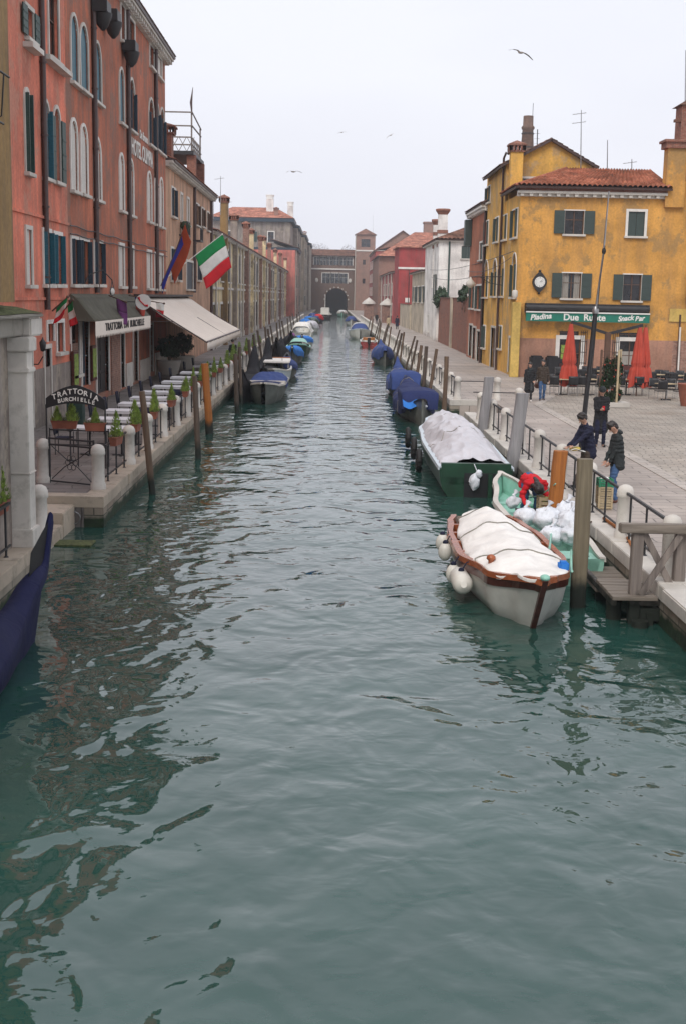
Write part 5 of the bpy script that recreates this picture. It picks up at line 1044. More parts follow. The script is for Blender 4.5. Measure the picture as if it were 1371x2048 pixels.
# gondolas
GOND = [(0, .02), (.12, .30), (.35, .9), (.5, 1), (.65, .92), (.88, .32), (1, .05)]
def gondola(lab, bow, stern, beam=1.45, up=(1.5, .55, .5, .6, 1.25), hull='hullk', rail='hullk', inner='hullk', covers=(), ferro=True, group='gondolas and covered boats', cat='gondola', name='gondola', rake=.35, s1=.1):
    b = Boat(name, lab, bow, stern, beam, [(0, up[0]), (s1, (up[0] + up[1]) / 2 * .9), (.25, up[1]), (.5, up[2]), (.8, up[3]), (1, up[4])], GOND, hull=hull, rail=rail, inner=inner, group=group, cat=cat, rake=rake)
    for c in covers: b.tarp(c[0], c[1], c[2], c[3], **(c[4] if len(c) > 4 else {}))
    if ferro:
        m = MB(); z = up[0]; P = [(0, .35, z * .45), (0, .1, z * .8), (0, -.02, z * 1.05), (0, .08, z * 1.22), (0, .25, z * 1.25), (0, .2, z * 1.1), (0, .22, z * .8), (0, .55, z * .45)]; m.prism([(-.012, p[1], p[2]) for p in P], (.024, 0, 0)); b.part('prow_iron', m, 'iron')
    return b
full = [(0, .02), (.2, .25), (.5, .38), (.8, .25), (1, .02)]
b = gondola('near gondola under a deep navy cover with chrome strip at the lower left', (-4.1, 18.3), (-4.76, 7.2), .9, (1.62, .44, .27, .35, .8), 'navy', 'navy', covers=[('navy', .0, .97, [(0, .05), (.12, .1), (.3, .28), (.6, .34), (1, .1)], dict(over=.03, wr=.03, drop=.13, flat=0, fq=1.2))], ferro=False, rake=1.2, s1=.045)
m = MB(); m.tube([(b.w(i / 30) + .05, b.Y(i / 30, 1), b.z(i / 30) - .14) for i in range(3, 29)], .03, 6); b.part('chrome_strip', m, 'chrome')
def boxcover(b, mat, y0, y1, w, z0, z1, lab=None, rnd=.06):
    m = MB()
    def fn(u, v):
        a = (u - .5) * 2; e = abs(a); y = y0 + (y1 - y0) * v; ez = min(1, min(v, 1 - v) * 8); x = math.copysign(min(1, e * 1.5), a) * w / 2 * (.94 + .06 * ez)
        z = z1 - .10 * (min(1, e * 1.5)) ** 3 if e < .667 else z1 - .10 - (z1 - .1 - z0) * (e - .667) / .333
        z = z0 + (z - z0) * (ez ** .5 if v not in (0, 1) else 0); p = Vector((x, y, z)); return p + Vector((1, 0, 1)) * mn.noise(p * 2.5) * .03
    m.grid(fn, 30, 30); x = b.part('box_cover', m, mat)
    if lab: x['label'] = lab
b = gondola('nearer blue covered gondola on the right with a raised square cover', (3.55, 59.3), (3.62, 48.6), 1.6, (1.3, .75, .62, .7, 1.05), 'hullg', 'hullk', covers=[('blued', .03, .86, [(0, .05), (.15, .5), (.45, .42), (.8, .35), (1, .2)], dict(over=.07, wr=.09, drop=.42, flat=.0, seed=3, ties=(.2, .5, .8)))], ferro=False)
boxcover(b, 'blued', 6.7, 9.4, 1.5, .55, 1.28, 'raised dark blue box cover'); m = MB(); m.grid(lambda u, v: (-.05 + .75 * u, 9.2 + .75 * v, .92 - .25 * v + .06 * math.sin(u * 7)), 10, 8); b.part('bright_blue_sheet', m, 'blueb')
m = MB(); m.ball((-.1, 9.9, .72), (.16, .1, .07)); b.part('white_bag', m, 'whiteb')
b = gondola('farther blue covered gondola on the right, bow raised under its cover', (3.75, 70.5), (3.7, 60.2), 1.5, (1.55, .8, .62, .7, 1.0), 'hullk', 'hullk', covers=[('bluet', .0, .96, [(0, .1), (.15, .35), (.6, .45), (.85, .5), (1, .1)], dict(over=.06, wr=.08, drop=.4, flat=.0, seed=5, ties=(.3, .6)))], ferro=False)
boxcover(b, 'bluet', 7.2, 9.3, 1.45, .5, 1.35, 'light blue topped box cover')
b = gondola('grey hulled boat under a slate blue cover, farther along the right side', (4.0, 101), (3.95, 91), 1.6, (1.5, .8, .65, .75, 1.0), 'hullg', 'hullk', covers=[('bluet', .0, .98, [(0, .1), (.2, .4), (.7, .55), (.95, .5), (1, .1)], dict(over=.07, wr=.08, drop=.35, seed=8, ties=(.3, .7)))], ferro=True)
b = Boat('outboard_boat', 'small white and red dinghy with outboard motor on the right side', (3.95, 131.5), (3.8, 125), 1.75, [(0, .8), (.4, .6), (1, .55)], LENS[:-2] + [(1, .9)], hull='redp', rail='hullw', inner='hullw')
m = MB(); m.box((-.16, b.L - .05, .35), (.16, b.L + .3, .95)); m.box((-.07, b.L, -.3), (.07, b.L + .15, .4)); b.part('outboard_motor', m, 'rubber', bev=.05); m = MB(); m.box((-.6, 2, .6), (.6, 3.6, .85)); b.part('foredeck', m, 'poleo')
b = Boat('cabin_boat', 'broad blue and white motor boat with blue windscreen cover facing the camera', (3.45, 146.5), (3.5, 158), 2.6, [(0, 1.25), (.3, 1.0), (1, .9)], [(0, .05), (.1, .55), (.25, .9), (.5, 1), (1, .9)], hull='hullw', rail='lblue', inner='hullw')
b.tarp('bluet', .08, .42, [(0, .05), (.9, .75), (1, .75)], over=-.2, wr=.02, drop=.02); b.tarp('hullw', .421, .95, [(0, .78), (.5, .85), (.95, .8), (1, .4)], over=-.2, wr=.01, drop=.02, name='cabin_roof')
gondola('small blue covered boat beyond the blue and white motor boat', (3.6, 226), (3.5, 216), 2.0, (1.3, .8, .7, .8, 1.0), 'hullw', 'hullw', covers=[('bluet', .05, .95, [(0, .1), (.2, .7), (.7, .7), (1, .1)], {})], ferro=False, cat='boat', name='covered_boat')
gondola('pale boat moored near the gallery on the right', (2.9, 318), (2.7, 305), 2.6, (1.4, .9, .8, .9, 1.1), 'teala', 'hullw', covers=[('hullw', .1, .9, [(0, .1), (.5, .8), (1, .3)], {})], ferro=False, cat='boat', name='covered_boat')
# left moored boats
b = gondola('black gondola with upright prow tied against the left embankment', (-3.95, 57.2), (-4.05, 68), 1.45, (1.55, .6, .5, .6, 1.7), covers=[('black', .1, .95, full, dict(wr=.03)), ('black', .62, 1.0, [(0, .1), (.6, .5), (1, .5)], dict(over=.12, wr=.03, drop=.5))])
b = Boat('covered_boat', 'grey hulled boat with dark blue sheet and white gunwale beside the black gondola', (-3.0, 56.9), (-2.95, 66), 1.75, [(0, 1.0), (.2, .8), (1, .7)], [(0, .12), (.12, .7), (.35, 1), (.9, .95), (1, .8)], hull='hullg', rail='stonew', inner='hullg', group='gondolas and covered boats')
b.tarp('blued', .02, .3, [(0, .0), (.5, .03), (1, .1)], over=-.12, wr=.02, drop=.02, sag=.05); b.tarp('bluet', .34, .8, [(0, .05), (.5, .4), (1, .3)], over=.03, wr=.08, drop=.3, seed=5)
m = MB(); m.box((-.9, 2.7, .75), (.9, 3.0, .92)); b.part('white_bench', m, 'stonew')
gondola('gondola draped in black with a peaked stern beside the left embankment', (-3.5, 66.5), (-3.75, 76.5), 1.5, (1.2, .7, .5, .7, 1.9), covers=[('black', .05, 1, [(0, .05), (.5, .4), (.9, .7), (1, .5)], dict(drop=.45))], ferro=False)
b = Boat('cabin_boat', 'white and cream topped open boat with orange bench among the gondolas', (-3.0, 68), (-3.1, 76.5), 1.7, [(0, 1.0), (.3, .8), (1, .8)], LENS, hull='lblue', rail='hullw', inner='hullw', group='gondolas and covered boats'); 
m = MB(); m.box((-.75, 4, 1.1), (.75, 7.6, 1.22)); m.box((-.7, 4.1, .8), (-.64, 4.16, 1.1)); m.box((.64, 4.1, .8), (.7, 4.16, 1.1)); b.part('cream_top', m, 'cream_t', bev=.03); m = MB(); m.box((-.7, 7.65, .9), (.7, 8.2, 1.25)); b.part('orange_bench', m, 'poleo')
gondola('gondola with a violet blue cover moored outside the others on the left', (-2.75, 72.5), (-2.8, 83), 1.5, (1.1, .8, .6, .7, 1.2), 'hullg', 'hullk', covers=[('bluet', .02, .9, full, dict(drop=.25))], ferro=True)
gondola('black draped gondola with high prow before the pale green boat', (-3.5, 82), (-3.6, 93), 1.7, (2.1, 1.0, .6, .8, 1.6), covers=[('black', 0, 1, [(0, .1), (.2, .7), (.6, .6), (1, .3)], dict(drop=.6))], ferro=False)
gondola('grey boat with a bright blue sheet over its bow on the left', (-2.7, 90), (-2.9, 99), 1.6, (1.3, .9, .7, .7, 1.0), 'hullg', 'hullw', covers=[('blueb', 0, .5, [(0, .1), (.5, .3), (1, .5)], dict(drop=.35))], ferro=False)
b = Boat('open_boat', 'pale green open boat with brown seats, bow towards the camera, on the left', (-2.55, 101), (-2.7, 109), 2.0, [(0, 1.1), (.3, .8), (1, .8)], [(0, .1), (.12, .7), (.4, 1), (1, .85)], hull='green', rail='teala', inner='dwood', group='gondolas and covered boats'); b.tarp('teala', .0, .22, [(0, 0), (1, .12)], over=-.05, wr=.01, drop=.02); b.tarp('teala', .6, .98, [(0, .3), (1, .5)], over=-.05, wr=.02, drop=.02)
gondola('black boat with pink and blue sheets behind the pale green boat', (-3.4, 109), (-3.6, 119), 1.8, (1.8, .9, .6, .9, 1.5), covers=[('black', 0, .5, [(0, .1), (1, .7)], dict(drop=.4)), ('purple', .5, .95, full, {})], ferro=False)
gondola('blue sheeted boat with green and orange goods on the left side', (-2.6, 116), (-2.7, 127), 2.0, (1.3, .9, .7, .8, 1.0), 'hullw', 'hullw', covers=[('blueb', 0, .5, [(0, .1), (1, .4)], dict(drop=.3)), ('teala', .5, .8, [(0, .4), (1, .2)], {})], ferro=False)
b = Boat('cabin_boat', 'white cabin boat with flat beige roof in the left row', (-3.15, 150), (-3.2, 139), 2.5, [(0, 1.2), (.3, 1.0), (1, .95)], [(0, .05), (.1, .55), (.25, .9), (.5, 1), (1, .9)], hull='hullw', rail='hullw', inner='hullw', group='gondolas and covered boats'); b.tarp('cream_t', .2, .97, [(0, .2), (.15, .9), (.98, .95), (1, .6)], over=-.1, wr=.01, drop=.02, flat=1, name='cabin_roof')
for i, (x, y, c1, lab) in enumerate(((-3.6, 158, 'bluet', 'blue covered boat right behind the white cabin boat'), (-2.6, 168, 'grey_t', 'grey sheeted boat in the far left row'), (-3.7, 182, 'blueb', 'light blue covered boat in the far left row'), (-2.8, 196, 'green', 'green covered boat in the far left row'), (-2.9, 214, 'bluet', 'dark blue covered boat farther along the left'), (-3.6, 206, 'blueb', 'bright blue covered boat farther along the left'), (-2.3, 232, 'red', 'red covered boat near the gallery on the left'), (-3.5, 244, 'bluet', 'blue boat close to the far left houses'))):
    gondola(lab, (x, y), (x, y + 9), 2.0, (1.3, .9, .75, .85, 1.0), 'hullw' if i % 2 else 'hullk', 'hullw', covers=[(c1, .02, .97, [(0, .1), (.3, .7), (.7, .7), (1, .1)], dict(drop=.3, seed=i, ny=12, nx=10))], ferro=False, cat='boat', name='covered_boat')
b = Boat('cabin_boat', 'dark hulled boat with white wheelhouse and mast near the gallery arch', (-1.1, 275), (-1.3, 262), 2.8, [(0, 1.8), (.3, 1.2), (1, 1.1)], LENS, hull='hullk', rail='hullw', inner='hullw'); m = MB(); m.box((-.9, 4, 1), (.9, 8, 2.5)); b.part('wheelhouse', m, 'hullw', bev=.1); m = MB(); m.tube([(0, 8, 2), (0, 8, 5.2)], .07); b.part('mast', m, 'hullw')
# ------------------------------------------------------------------ wooden jetty
t = thing('wooden_jetty', 'weathered grey wooden landing stage with crossed braces below the right embankment', 'jetty', (4.95, 19.5, 0))
yj = 18.96
for (x, y) in ((4.80, yj), (5.50, yj + .1), (4.62, 20.5), (4.62, 21.6)):
    m = MB(); tall = y < 19.5; m.box((x - .085, y - .08, -1.1), (x + .085, y + .08, 1.44 if tall else .28)); m.build('post', M['plankv'], t, bev=.012)
m = MB(); m.box((4.50, yj - .14, 1.442), (6.2, yj + .05, 1.585)); m.build('top_rail', M['plank'], t, bev=.015)
for (a, b_) in (((4.90, yj - .02, 1.42), (5.44, yj - .02, .46)), ((5.44, yj - .07, 1.42), (4.88, yj - .07, .46))):
    m = MB(); m.beam(a, b_, .05, .10); m.build('brace', M['plankv'], t)
for k_ in range(6):
    m = MB(); m.box((4.42, 18.75 + k_ * .21, .40), (5.6 if 0 else 5.12, 18.75 + k_ * .21 + .195, .455 + RND.uniform(0, .008))); m.build('plank', M['plank'], t, bev=.006)
for k_ in range(6):
    m = MB(); m.box((4.44, 20.05 + k_ * .3, .22), (5.13, 20.05 + k_ * .3 + .28, .275 + RND.uniform(0, .008))); m.build('plank', M['plank'], t, bev=.006)
m = MB(); m.box((4.88, yj - .14, .06), (5.5, yj - .06, .26)); m.box((4.86, yj - .12, .3), (5.6, yj - .05, .395)); m.box((4.44, 18.9, .28), (4.52, 21.7, .395)); m.build('fascia_board', M['plankv'], t, bev=.01)
m = MB(); m.box((4.97, yj - .2, -.25), (5.07, yj - .14, .2)); m.build('tie_rod', M['poleo'], t); 
m = MB(); m.tube([(4.55, 19.2, -.8), (4.55, 19.2, .3)], .12, 9); m.build('pile', M['poled'], t); m = MB(); m.tube([(4.85, 18.7, -.8), (4.85, 18.7, .1)], .13, 9); m.build('pile', M['poled'], t)
m = MB(); m.box((5.1, 16.3, .45), (5.75, 18.5, .66)); m.box((5.5, 18.52, .45), (5.75, 19.3, .66)); 
single('stone_block', m, M['stonel'], 'pale stone landing block at the right frame edge below the jetty rail', 'stone', bev=.02)

# ------------------------------------------------------------------ restaurant terrace
def wire_matrix(u, y): return 0
t = thing('olive_awning', 'dark olive awning with scalloped cream valance lettered TRATTORIA over the restaurant door', 'awning', (-8.7, 50, 4))
ya, yb = 44.6, 58.2; xf = -8.28
m = MB(); m.add([(-9.14, ya, 4.85), (-9.14, yb, 4.85), (-8.95, yb, 4.72), (-8.95, ya, 4.72)], [(0, 1, 2, 3)]); m.grid(lambda u, v: (-8.95 + (xf + 8.95) * v, ya + (yb - ya) * u, 4.72 - .82 * v - .05 * math.sin(v * math.pi)), 12, 6); m.add([(-9.14, ya, 4.85), (-9.14, ya, 3.9), (xf, ya, 3.9), (-8.95, ya, 4.72)], [(0, 1, 2, 3)]); m.add([(-9.14, yb, 4.85), (-9.14, yb, 3.9), (xf, yb, 3.9), (-8.95, yb, 4.72)], [(0, 1, 2, 3)])
m.build('canopy', M['olive'], t, solid=.01); m = MB(); n = 44
for i in range(n):
    a, b_ = ya + (yb - ya) * i / n, ya + (yb - ya) * (i + 1) / n; m.add([(xf + .01, a, 3.9), (xf + .01, b_, 3.9), (xf + .01, b_, 3.42), (xf + .01, (a + b_) / 2, 3.30), (xf + .01, a, 3.42)], [(0, 1, 2, 3, 4)])
m.build('valance', M['awning'], t, solid=.01)
Fw = Face('L', xf + .03); text('TRATTORIA  DAI  BURCHIELLE', .40, 'black_p', face_matrix(Fw, 51.3, 3.65, 0) @ Matrix.Diagonal((1.75, 1, 1, 1)), t, bold=.006)
t = thing('large_awning', 'large cream awning sloping over the terrace tables', 'awning', (-7.5, 70, 2.5)); ya, yb = 59.6, 81.4; xf = -5.8
m = MB(); m.grid(lambda u, v: (-9.15 + (xf + 9.15) * v, ya + (yb - ya) * u, 4.72 - 2.02 * v - .10 * math.sin(v * math.pi) * (1 - .5 * abs(math.sin(u * math.pi * 5)))), 60, 16); m.build('canopy', M['awning'], t, solid=.012)
m = MB(); m.grid(lambda u, v: (xf + .01 + .02 * math.sin(u * 60), ya + (yb - ya) * u, 2.70 - .42 * v), 90, 2); m.build('valance', M['awning'], t, solid=.01)
m = MB(); m.tube([(xf, ya, 2.70), (xf, yb, 2.70)], .045, 8)
for y in (ya + .05, (ya + yb) / 2, yb - .05): m.tube([(-9.1, y, 3.6), (-7.4, y, 3.62), (xf, y, 2.68)], .03, 6)
m.tube([(-9.1, ya, 4.66), (xf, ya, 2.66)], .03, 6); m.build('folding_arm', M['pipe'], t)
m = MB(); m.box((-9.18, ya - .4, 4.74), (-8.85, yb + .2, 4.86)); m.build('awning_hood', M['iron'], t)
t = thing('hanging_sign', 'white oval sign in a wrought iron bracket above the olive awning', 'sign', (-8.4, 52.5, 4.9)); c = aX(225, 583, -8.2)
m = MB(); m.ball(c, (.32, .06, .14) if 0 else (.06, .42, .13), 12); m.build('sign_plate', M['whsh'], t)
m = MB(); m.tube([(c[0], c[1] + .44 * math.cos(a), c[2] + .15 * math.sin(a)) for a in np.linspace(0, 6.283, 19)], .02, 5); m.tube([(c[0], c[1] - .3, c[2] + .12), (c[0], c[1], c[2] + .42), (c[0], c[1] + .3, c[2] + .12)], .015, 5); m.tube([(-9.15, c[1] - 1, c[2] + .1), (-8.9, c[1] - .8, c[2] + .6), (-8.5, c[1] - .3, c[2] + .78), (c[0], c[1], c[2] + .42)], .022, 5); m.build('bracket', M['iron'], t)
c = aX(287, 604, -8.0); t = thing('telephone_sign', 'round white sign with a red receiver beside the cream awning', 'sign', c)
m = MB(); m.prism([(c[0] + .33 * math.cos(a), c[1] - .03, c[2] + .33 * math.sin(a)) for a in np.linspace(0, 6.283, 25)[:-1]], (0, .06, 0)); m.build('disc', M['white_p'], t)
m = MB(); m.tube([(c[0] - .2, c[1] - .05, c[2] + .2), (c[0] - .13, c[1] - .05, c[2] + .05), (c[0] + .05, c[1] - .05, c[2] - .13), (c[0] + .2, c[1] - .05, c[2] - .16)], [.06, .025, .025, .06], 7); m.build('receiver_mark', M['red'], t); m = MB(); m.tube([c, (-9.2, c[1] + .1, c[2])], .02, 5); m.build('bracket', M['iron'], t)
# flags
def flag(lab, base, tip, cols, wd, ht, droop, name='flag', seed=1, along=None):
    t = thing(name, lab, 'flag', base); m = MB(); b_, tp = Vector(base), Vector(tip); m.tube([b_, tp], [.03, .02], 6); m.ball(tp, .05); m.build('pole', M['white_p'] if ht > 1.2 else M['wframe'], t); d = (tp - b_).normalized()
    n = len(cols); dr = Vector(droop)
    for i, c in enumerate(cols):
        m = MB(); m.grid(lambda u, v, i=i: tp - d * (wd * (u)) + dr * (ht * (i + v) / n) + Vector((.05, .09, .0)) * math.sin(u * 5 + (i + v) * 2.2 / n + seed) * (.3 + (i + v) / n) * min(1, ht), 14, 6); m.build('cloth_stripe', M[c], t, solid=.006)
    return t
flag('large green white and red flag hanging from a slanted staff', (-9.15, 71, 5.8), (-6.25, 73, 8.3), ['gflag', 'wflag', 'red'], 2.15, 1.85, (.32, .1, -1), seed=2)
flag('furled gold and red flag beside a blue one on a white staff', aX(327, 572, -9.15), aX(371, 448, -7.8), ['goldc'], 2.6, .9, (.35, .1, -1), seed=4)
flag('furled blue starred flag on a white staff above the cream awning', aX(322, 572, -9.15), aX(368, 462, -7.9), ['bflag'], 3.0, .6, (-.05, .1, -1), seed=6)
flag('small tricolour flag beside the olive awning', aX(105, 622, -9.15), aX(136, 594, -8.6), ['gflag', 'wflag', 'red'], .55, .55, (-.1, -.3, -1), seed=3)
flag('second small tricolour flag hanging straight down by the salmon house', aX(122, 628, -9.15), aX(146, 600, -8.6), ['gflag', 'wflag', 'red'], .4, .75, (.1, .2, -1), seed=5)
flag('small purple flag hanging in the middle of the olive awning', (-8.9, 51, 4.8), (-8.15, 50.6, 4.55), ['purple', 'purple'], .5, .9, (.0, .0, -1), seed=7)
flag('small maroon flag hanging at the far end of the olive awning', (-8.9, 56, 4.8), (-8.15, 55.8, 4.7), ['bflag', 'umb'], .5, .8, (0, 0, -1), seed=8)
flag('small white and red flag beside the telephone sign', (-8.9, 60, 4.6), (-7.9, 60.2, 4.45), ['white_p', 'red'], .4, .7, (0, .2, -1), seed=9)
# gate with planters and the arched sign
t = thing('terrace_gate', 'low black iron gate with scrollwork between two white bollards', 'gate', (-5.8, 28, ZQ)); A, B = Vector((-6.3, 28.15, 0)), Vector((-5.2, 27.6, 0))
def gp(u, z): p = A.lerp(B, u); return (p.x, p.y, ZQ + z)
m = MB(); m.tube([gp(0, .05), gp(1, .05)], .02, 6); m.tube([gp(0, .88), gp(1, .88)], .022, 6); m.tube([gp(0, 1.02), gp(1, 1.02)], .022, 6); m.tube([gp(0, 0), gp(0, 1.05)], .024, 6); m.tube([gp(1, 0), gp(1, 1.05)], .024, 6); m.build('gate_frame', M['iron'], t)
m = MB(); m.tube([gp(.05, .1), gp(.35, .4), gp(.5, .5), gp(.65, .6), gp(.95, .85)], .012, 5); m.tube([gp(.05, .85), gp(.35, .6), gp(.5, .5), gp(.65, .4), gp(.95, .1)], .012, 5)
for a in np.linspace(0, 6.283, 7)[:-1]: m.tube([gp(.5 + .09 * math.cos(a) + .05 * math.cos(q), .5 + .12 * math.sin(a) + .06 * math.sin(q)) for q in np.linspace(0, 6.283, 9)], .008, 4)
m.build('scrollwork', M['iron'], t)
t = thing('arched_sign', 'black arched sign lettered TRATTORIA BURCHIELLE in white over the planters', 'sign', (-6, 30.5, ZQ)); ys_ = 30.6
sx0, sz = aY(92, 812, ys_)[0], 0; sx1 = aY(210, 812, ys_)[0]
def arc(px, py): a = aY(px, py, ys_); return Vector(a)
up = [arc(92 + 118 * i / 12, 776 + 20 * (2 * i / 12 - 1) ** 2 - 8 * (1 - abs(2 * i / 12 - 1)) + (i / 12) * 4) for i in range(13)]; lo = [arc(92 + 118 * i / 12, 813 + 7 * (2 * i / 12 - 1) ** 2 - 3 + (i / 12) * 4 - 5 * (1 - (2 * i / 12 - 1) ** 2)) for i in range(13)]
m = MB(); m.prism(up + lo[::-1], (0, .04, 0)); m.build('sign_board', M['black_p'], t)
for s_, row, sz_ in (('TRATTORIA', 0, .175), ('BURCHIELLE', 1, .13)):
    n = len(s_)
    for i, ch in enumerate(s_):
        f = (i + .5) / n if row == 0 else .12 + .8 * (i + .5) / n; f = .1 + .8 * f; q = up[0].lerp(up[-1], f); zt_ = up[int(f * 12)].z * (1 - (f * 12) % 1) + up[min(12, int(f * 12) + 1)].z * ((f * 12) % 1); zl = lo[int(f * 12)].z * (1 - (f * 12) % 1) + lo[min(12, int(f * 12) + 1)].z * ((f * 12) % 1)
        z = zt_ + (zl - zt_) * (.34 if row == 0 else .76); F_ = Face('F', ys_); text(ch, sz_, 'white_p', face_matrix(F_, q.x, z, .012, -(f - .5) * .5), t, 'letter', bold=.004, extrude=.004)
m = MB(); 
for x in (up[0].x, up[-1].x): m.tube([(x, ys_ + .02, ZQ), (x, ys_ + .02, lo[0].z + .1)], .022, 6)
m.build('sign_post', M['iron'], t)
def planter(c, L, lab, group, plants=2, rz=0, col='terra', sd=1, tall=.42):
    """rectangular terracotta trough with a conifer and grass"""
    t = thing('planter_box', lab, 'planter', c, rz, group=group); w = .17; WP[t.name] = Vector(); m = MB(); 
    R = [[Vector((sx * (L / 2 - .03 + .03 * f), sy * (w / 2 - .02 + .02 * f), z)) for sx, sy in ((-1, -1), (1, -1), (1, 1), (-1, 1))] for z, f in ((0, 0), (.15, 1), (.19, 1.6), (.2, 1.6))]; m.rings(R, smooth=False); m.build('trough', M[col], t)
    R_ = random.Random(sd); m = MB()
    for p in range(plants):
        cx = -L / 2 + L * (p + .5) / plants + R_.uniform(-.03, .03); h = tall * R_.uniform(.65, 1.25); fat = R_.uniform(.8, 1.35); px_ = R_.choice((.5, .7, 1.0))
        for i in range(420):
            f = R_.random() ** 1.4; a = R_.uniform(0, 6.283); r = .16 * fat * (1 - f) ** px_ * R_.uniform(.4, 1.1); q = Vector((cx + r * math.cos(a), r * math.sin(a), .2 + f * h)); d = Vector((math.cos(a) * .4, math.sin(a) * .4, 1)).normalized() * R_.uniform(.05, .09); e = Vector((-math.sin(a), math.cos(a), 0)) * .018
            m.add([q - e, q + e, q + d], [(0, 1, 2)])
    m.build('conifer', M['leaf'], t); m = MB()
    for i in range(150):
        q = Vector((R_.uniform(-L / 2, L / 2), R_.uniform(-w / 2, w / 2), .19)); d = Vector((R_.uniform(-.09, .09), R_.uniform(-.09, .09), R_.uniform(.03, .12))); e = Vector((R_.uniform(-.01, .01), R_.uniform(-.01, .01), 0)); m.add([q - e, q + e, q + d + Vector((0, 0, 0))], [(0, 1, 2)])
    m.build('grass_tuft', M['moss'], t); return t
PG = 'terracotta troughs on the terrace railing'
for c, L, lab, n in (((-6.55, 31.0, 1.58), .62, 'left trough with leafy conifers under the arched sign', 2), ((-5.72, 30.6, 1.58), .5, 'right trough under the arched sign, with one pointed conifer', 1)): planter(c, L, lab, PG, n, sd=int(c[1]))
m = MB()
for x in (-6.9, -6.2, -5.45): m.tube([(x, 30.9, ZQ), (x, 30.9, 1.6)], .018, 5)
m.tube([(-6.9, 30.9, 1.56), (-5.4, 30.7, 1.56)], .02, 5); m.tube([(-6.9, 30.9, 1.2), (-5.4, 30.7, 1.2)], .015, 5); single('planter_stand', m, M['iron'], 'black iron stand carrying the two troughs below the arched sign', 'stand')
for i, y in enumerate((28.9, 31.9, 35.3, 39.2, 43.0, 45.4, 48.2, 50.6, 53.6, 56.8, 60.5, 64.0, 68.5, 74.5, 81.5, 88)):
    planter((-4.92, y, 1.45), .62, 'terracotta trough with a green conifer, %s along the railing from the gate' % ['first', 'second', 'third', 'fourth', 'fifth', 'sixth', 'seventh', 'eighth', 'ninth', 'tenth', 'eleventh', 'twelfth', 'thirteenth', 'fourteenth', 'fifteenth', 'last'][i], PG, 2 if i % 3 else 1, math.radians(90 + (i * 37 % 11) - 5), sd=i, tall=.5 if i < 10 else .7)
planter((-5.33, 20.0, 1.35), .9, 'big terracotta trough with a pointed conifer before the marble pillar', PG, 2, math.pi / 2, sd=40, tall=.5)
# tables and chairs
def table_proto():
    t = thing('terrace_table', 'x', 'table', (0, 0, 0)); WP[t.name] = Vector(); m = MB(); m.box((-.44, -.44, .72), (.44, .44, .755)); m.build('tabletop', M['linen'], t, bev=.008)
    m = MB()
    for a, b_ in (((-.44, -.44), (.44, -.44)), ((.44, -.44), (.44, .44)), ((.44, .44), (-.44, .44)), ((-.44, .44), (-.44, -.44))): m.grid(lambda u, v, a=a, b_=b_: (a[0] + (b_[0] - a[0]) * u, a[1] + (b_[1] - a[1]) * u, .74 - .07 * v), 2, 1)
    m.build('cloth_edge', M['linen'], t); m = MB(); m.tube([(0, 0, 0), (0, 0, .72)], .03, 8); m.box((-.25, -.03, 0), (.25, .03, .03)); m.box((-.03, -.25, 0), (.03, .25, .03)); m.build('pedestal', M['iron'], t); return t
def chair_proto(name='terrace_chair', c='dkcloth', leg='iron'):
    t = thing(name, 'x', 'chair', (0, 0, 0)); WP[t.name] = Vector(); m = MB(); m.box((-.22, -.22, .43), (.22, .22, .46)); m.build('seat', M[c], t, bev=.01)
    m = MB(); m.grid(lambda u, v: (-.22 + .44 * u, .21 + .05 * v - .05 * math.sin(math.pi * u) * -1, .52 + .40 * v), 8, 4); m.build('backrest', M[c], t, solid=.02)
    for sx in (-1, 1):
        for sy in (-1, 1): m = MB(); m.tube([(sx * .2, sy * .2, 0), (sx * .2, sy * .2, .44 if sy < 0 else .9)], .012, 6); m.build('leg', M[leg], t)
    return t
tp = table_proto(); cp = chair_proto(c='navyj'); f1 = {}
def put(proto, key, loc, rz, lab, group):
    o = proto if key not in f1 else copy_tree(proto); f1[key] = 1; o.location = loc; o.rotation_euler = (0, 0, rz); o['label'] = lab; o['group'] = group; return o
ty = [33.2, 35.6, 38.2, 40.7, 43.1, 45.7, 48.5, 51.2, 54.0, 57.5, 63, 67]
od = ['nearest', 'second', 'third', 'fourth', 'fifth', 'sixth', 'seventh', 'eighth', 'ninth', 'tenth', 'eleventh', 'twelfth']
for i, y in enumerate(ty):
    put(tp, 't', (-6.35, y, ZQ), 0, 'white clothed table in the row along the wall side, %s from the gate' % od[i], 'terrace tables')
    put(tp, 't', (-5.5, y, ZQ), 0, 'white clothed table in the row by the planters, %s from the gate' % od[i], 'terrace tables')
    put(cp, 'c', (-7.05, y + .1, ZQ), math.pi / 2, 'dark chair on the wall side of the %s clothed table from the gate' % od[i], 'terrace chairs')
    if i in (1, 4, 7): 
        for dy in (1.05, 1.3): put(cp, 'c', (-5.45, y + dy, ZQ), 0, ('near' if dy < 1.2 else 'far') + ' navy chair of the pair behind the %s clothed table by the planters' % od[i], 'terrace chairs')
m = MB(); m.lathe((-6.6, 31.9, ZQ), [(.1, 0), (.1, .02), (.02, .05), (.02, .75), (.09, .78), (.11, .98), (.03, 1.1), (.01, 1.16)], 8); single('lantern', m, M['iron'], 'black iron lantern standing among the nearest terrace tables', 'lantern')
m = MB(); m.prism([(-8.3, 39.6, ZQ), (-7.8, 39.6, ZQ), (-7.8, 40.1, ZQ), (-8.3, 40.1, ZQ)], (0, 0, 1.05)); single('menu_stand', m, M['dgreen'], 'dark green menu box standing by the salmon house wall', 'stand', bev=.03)
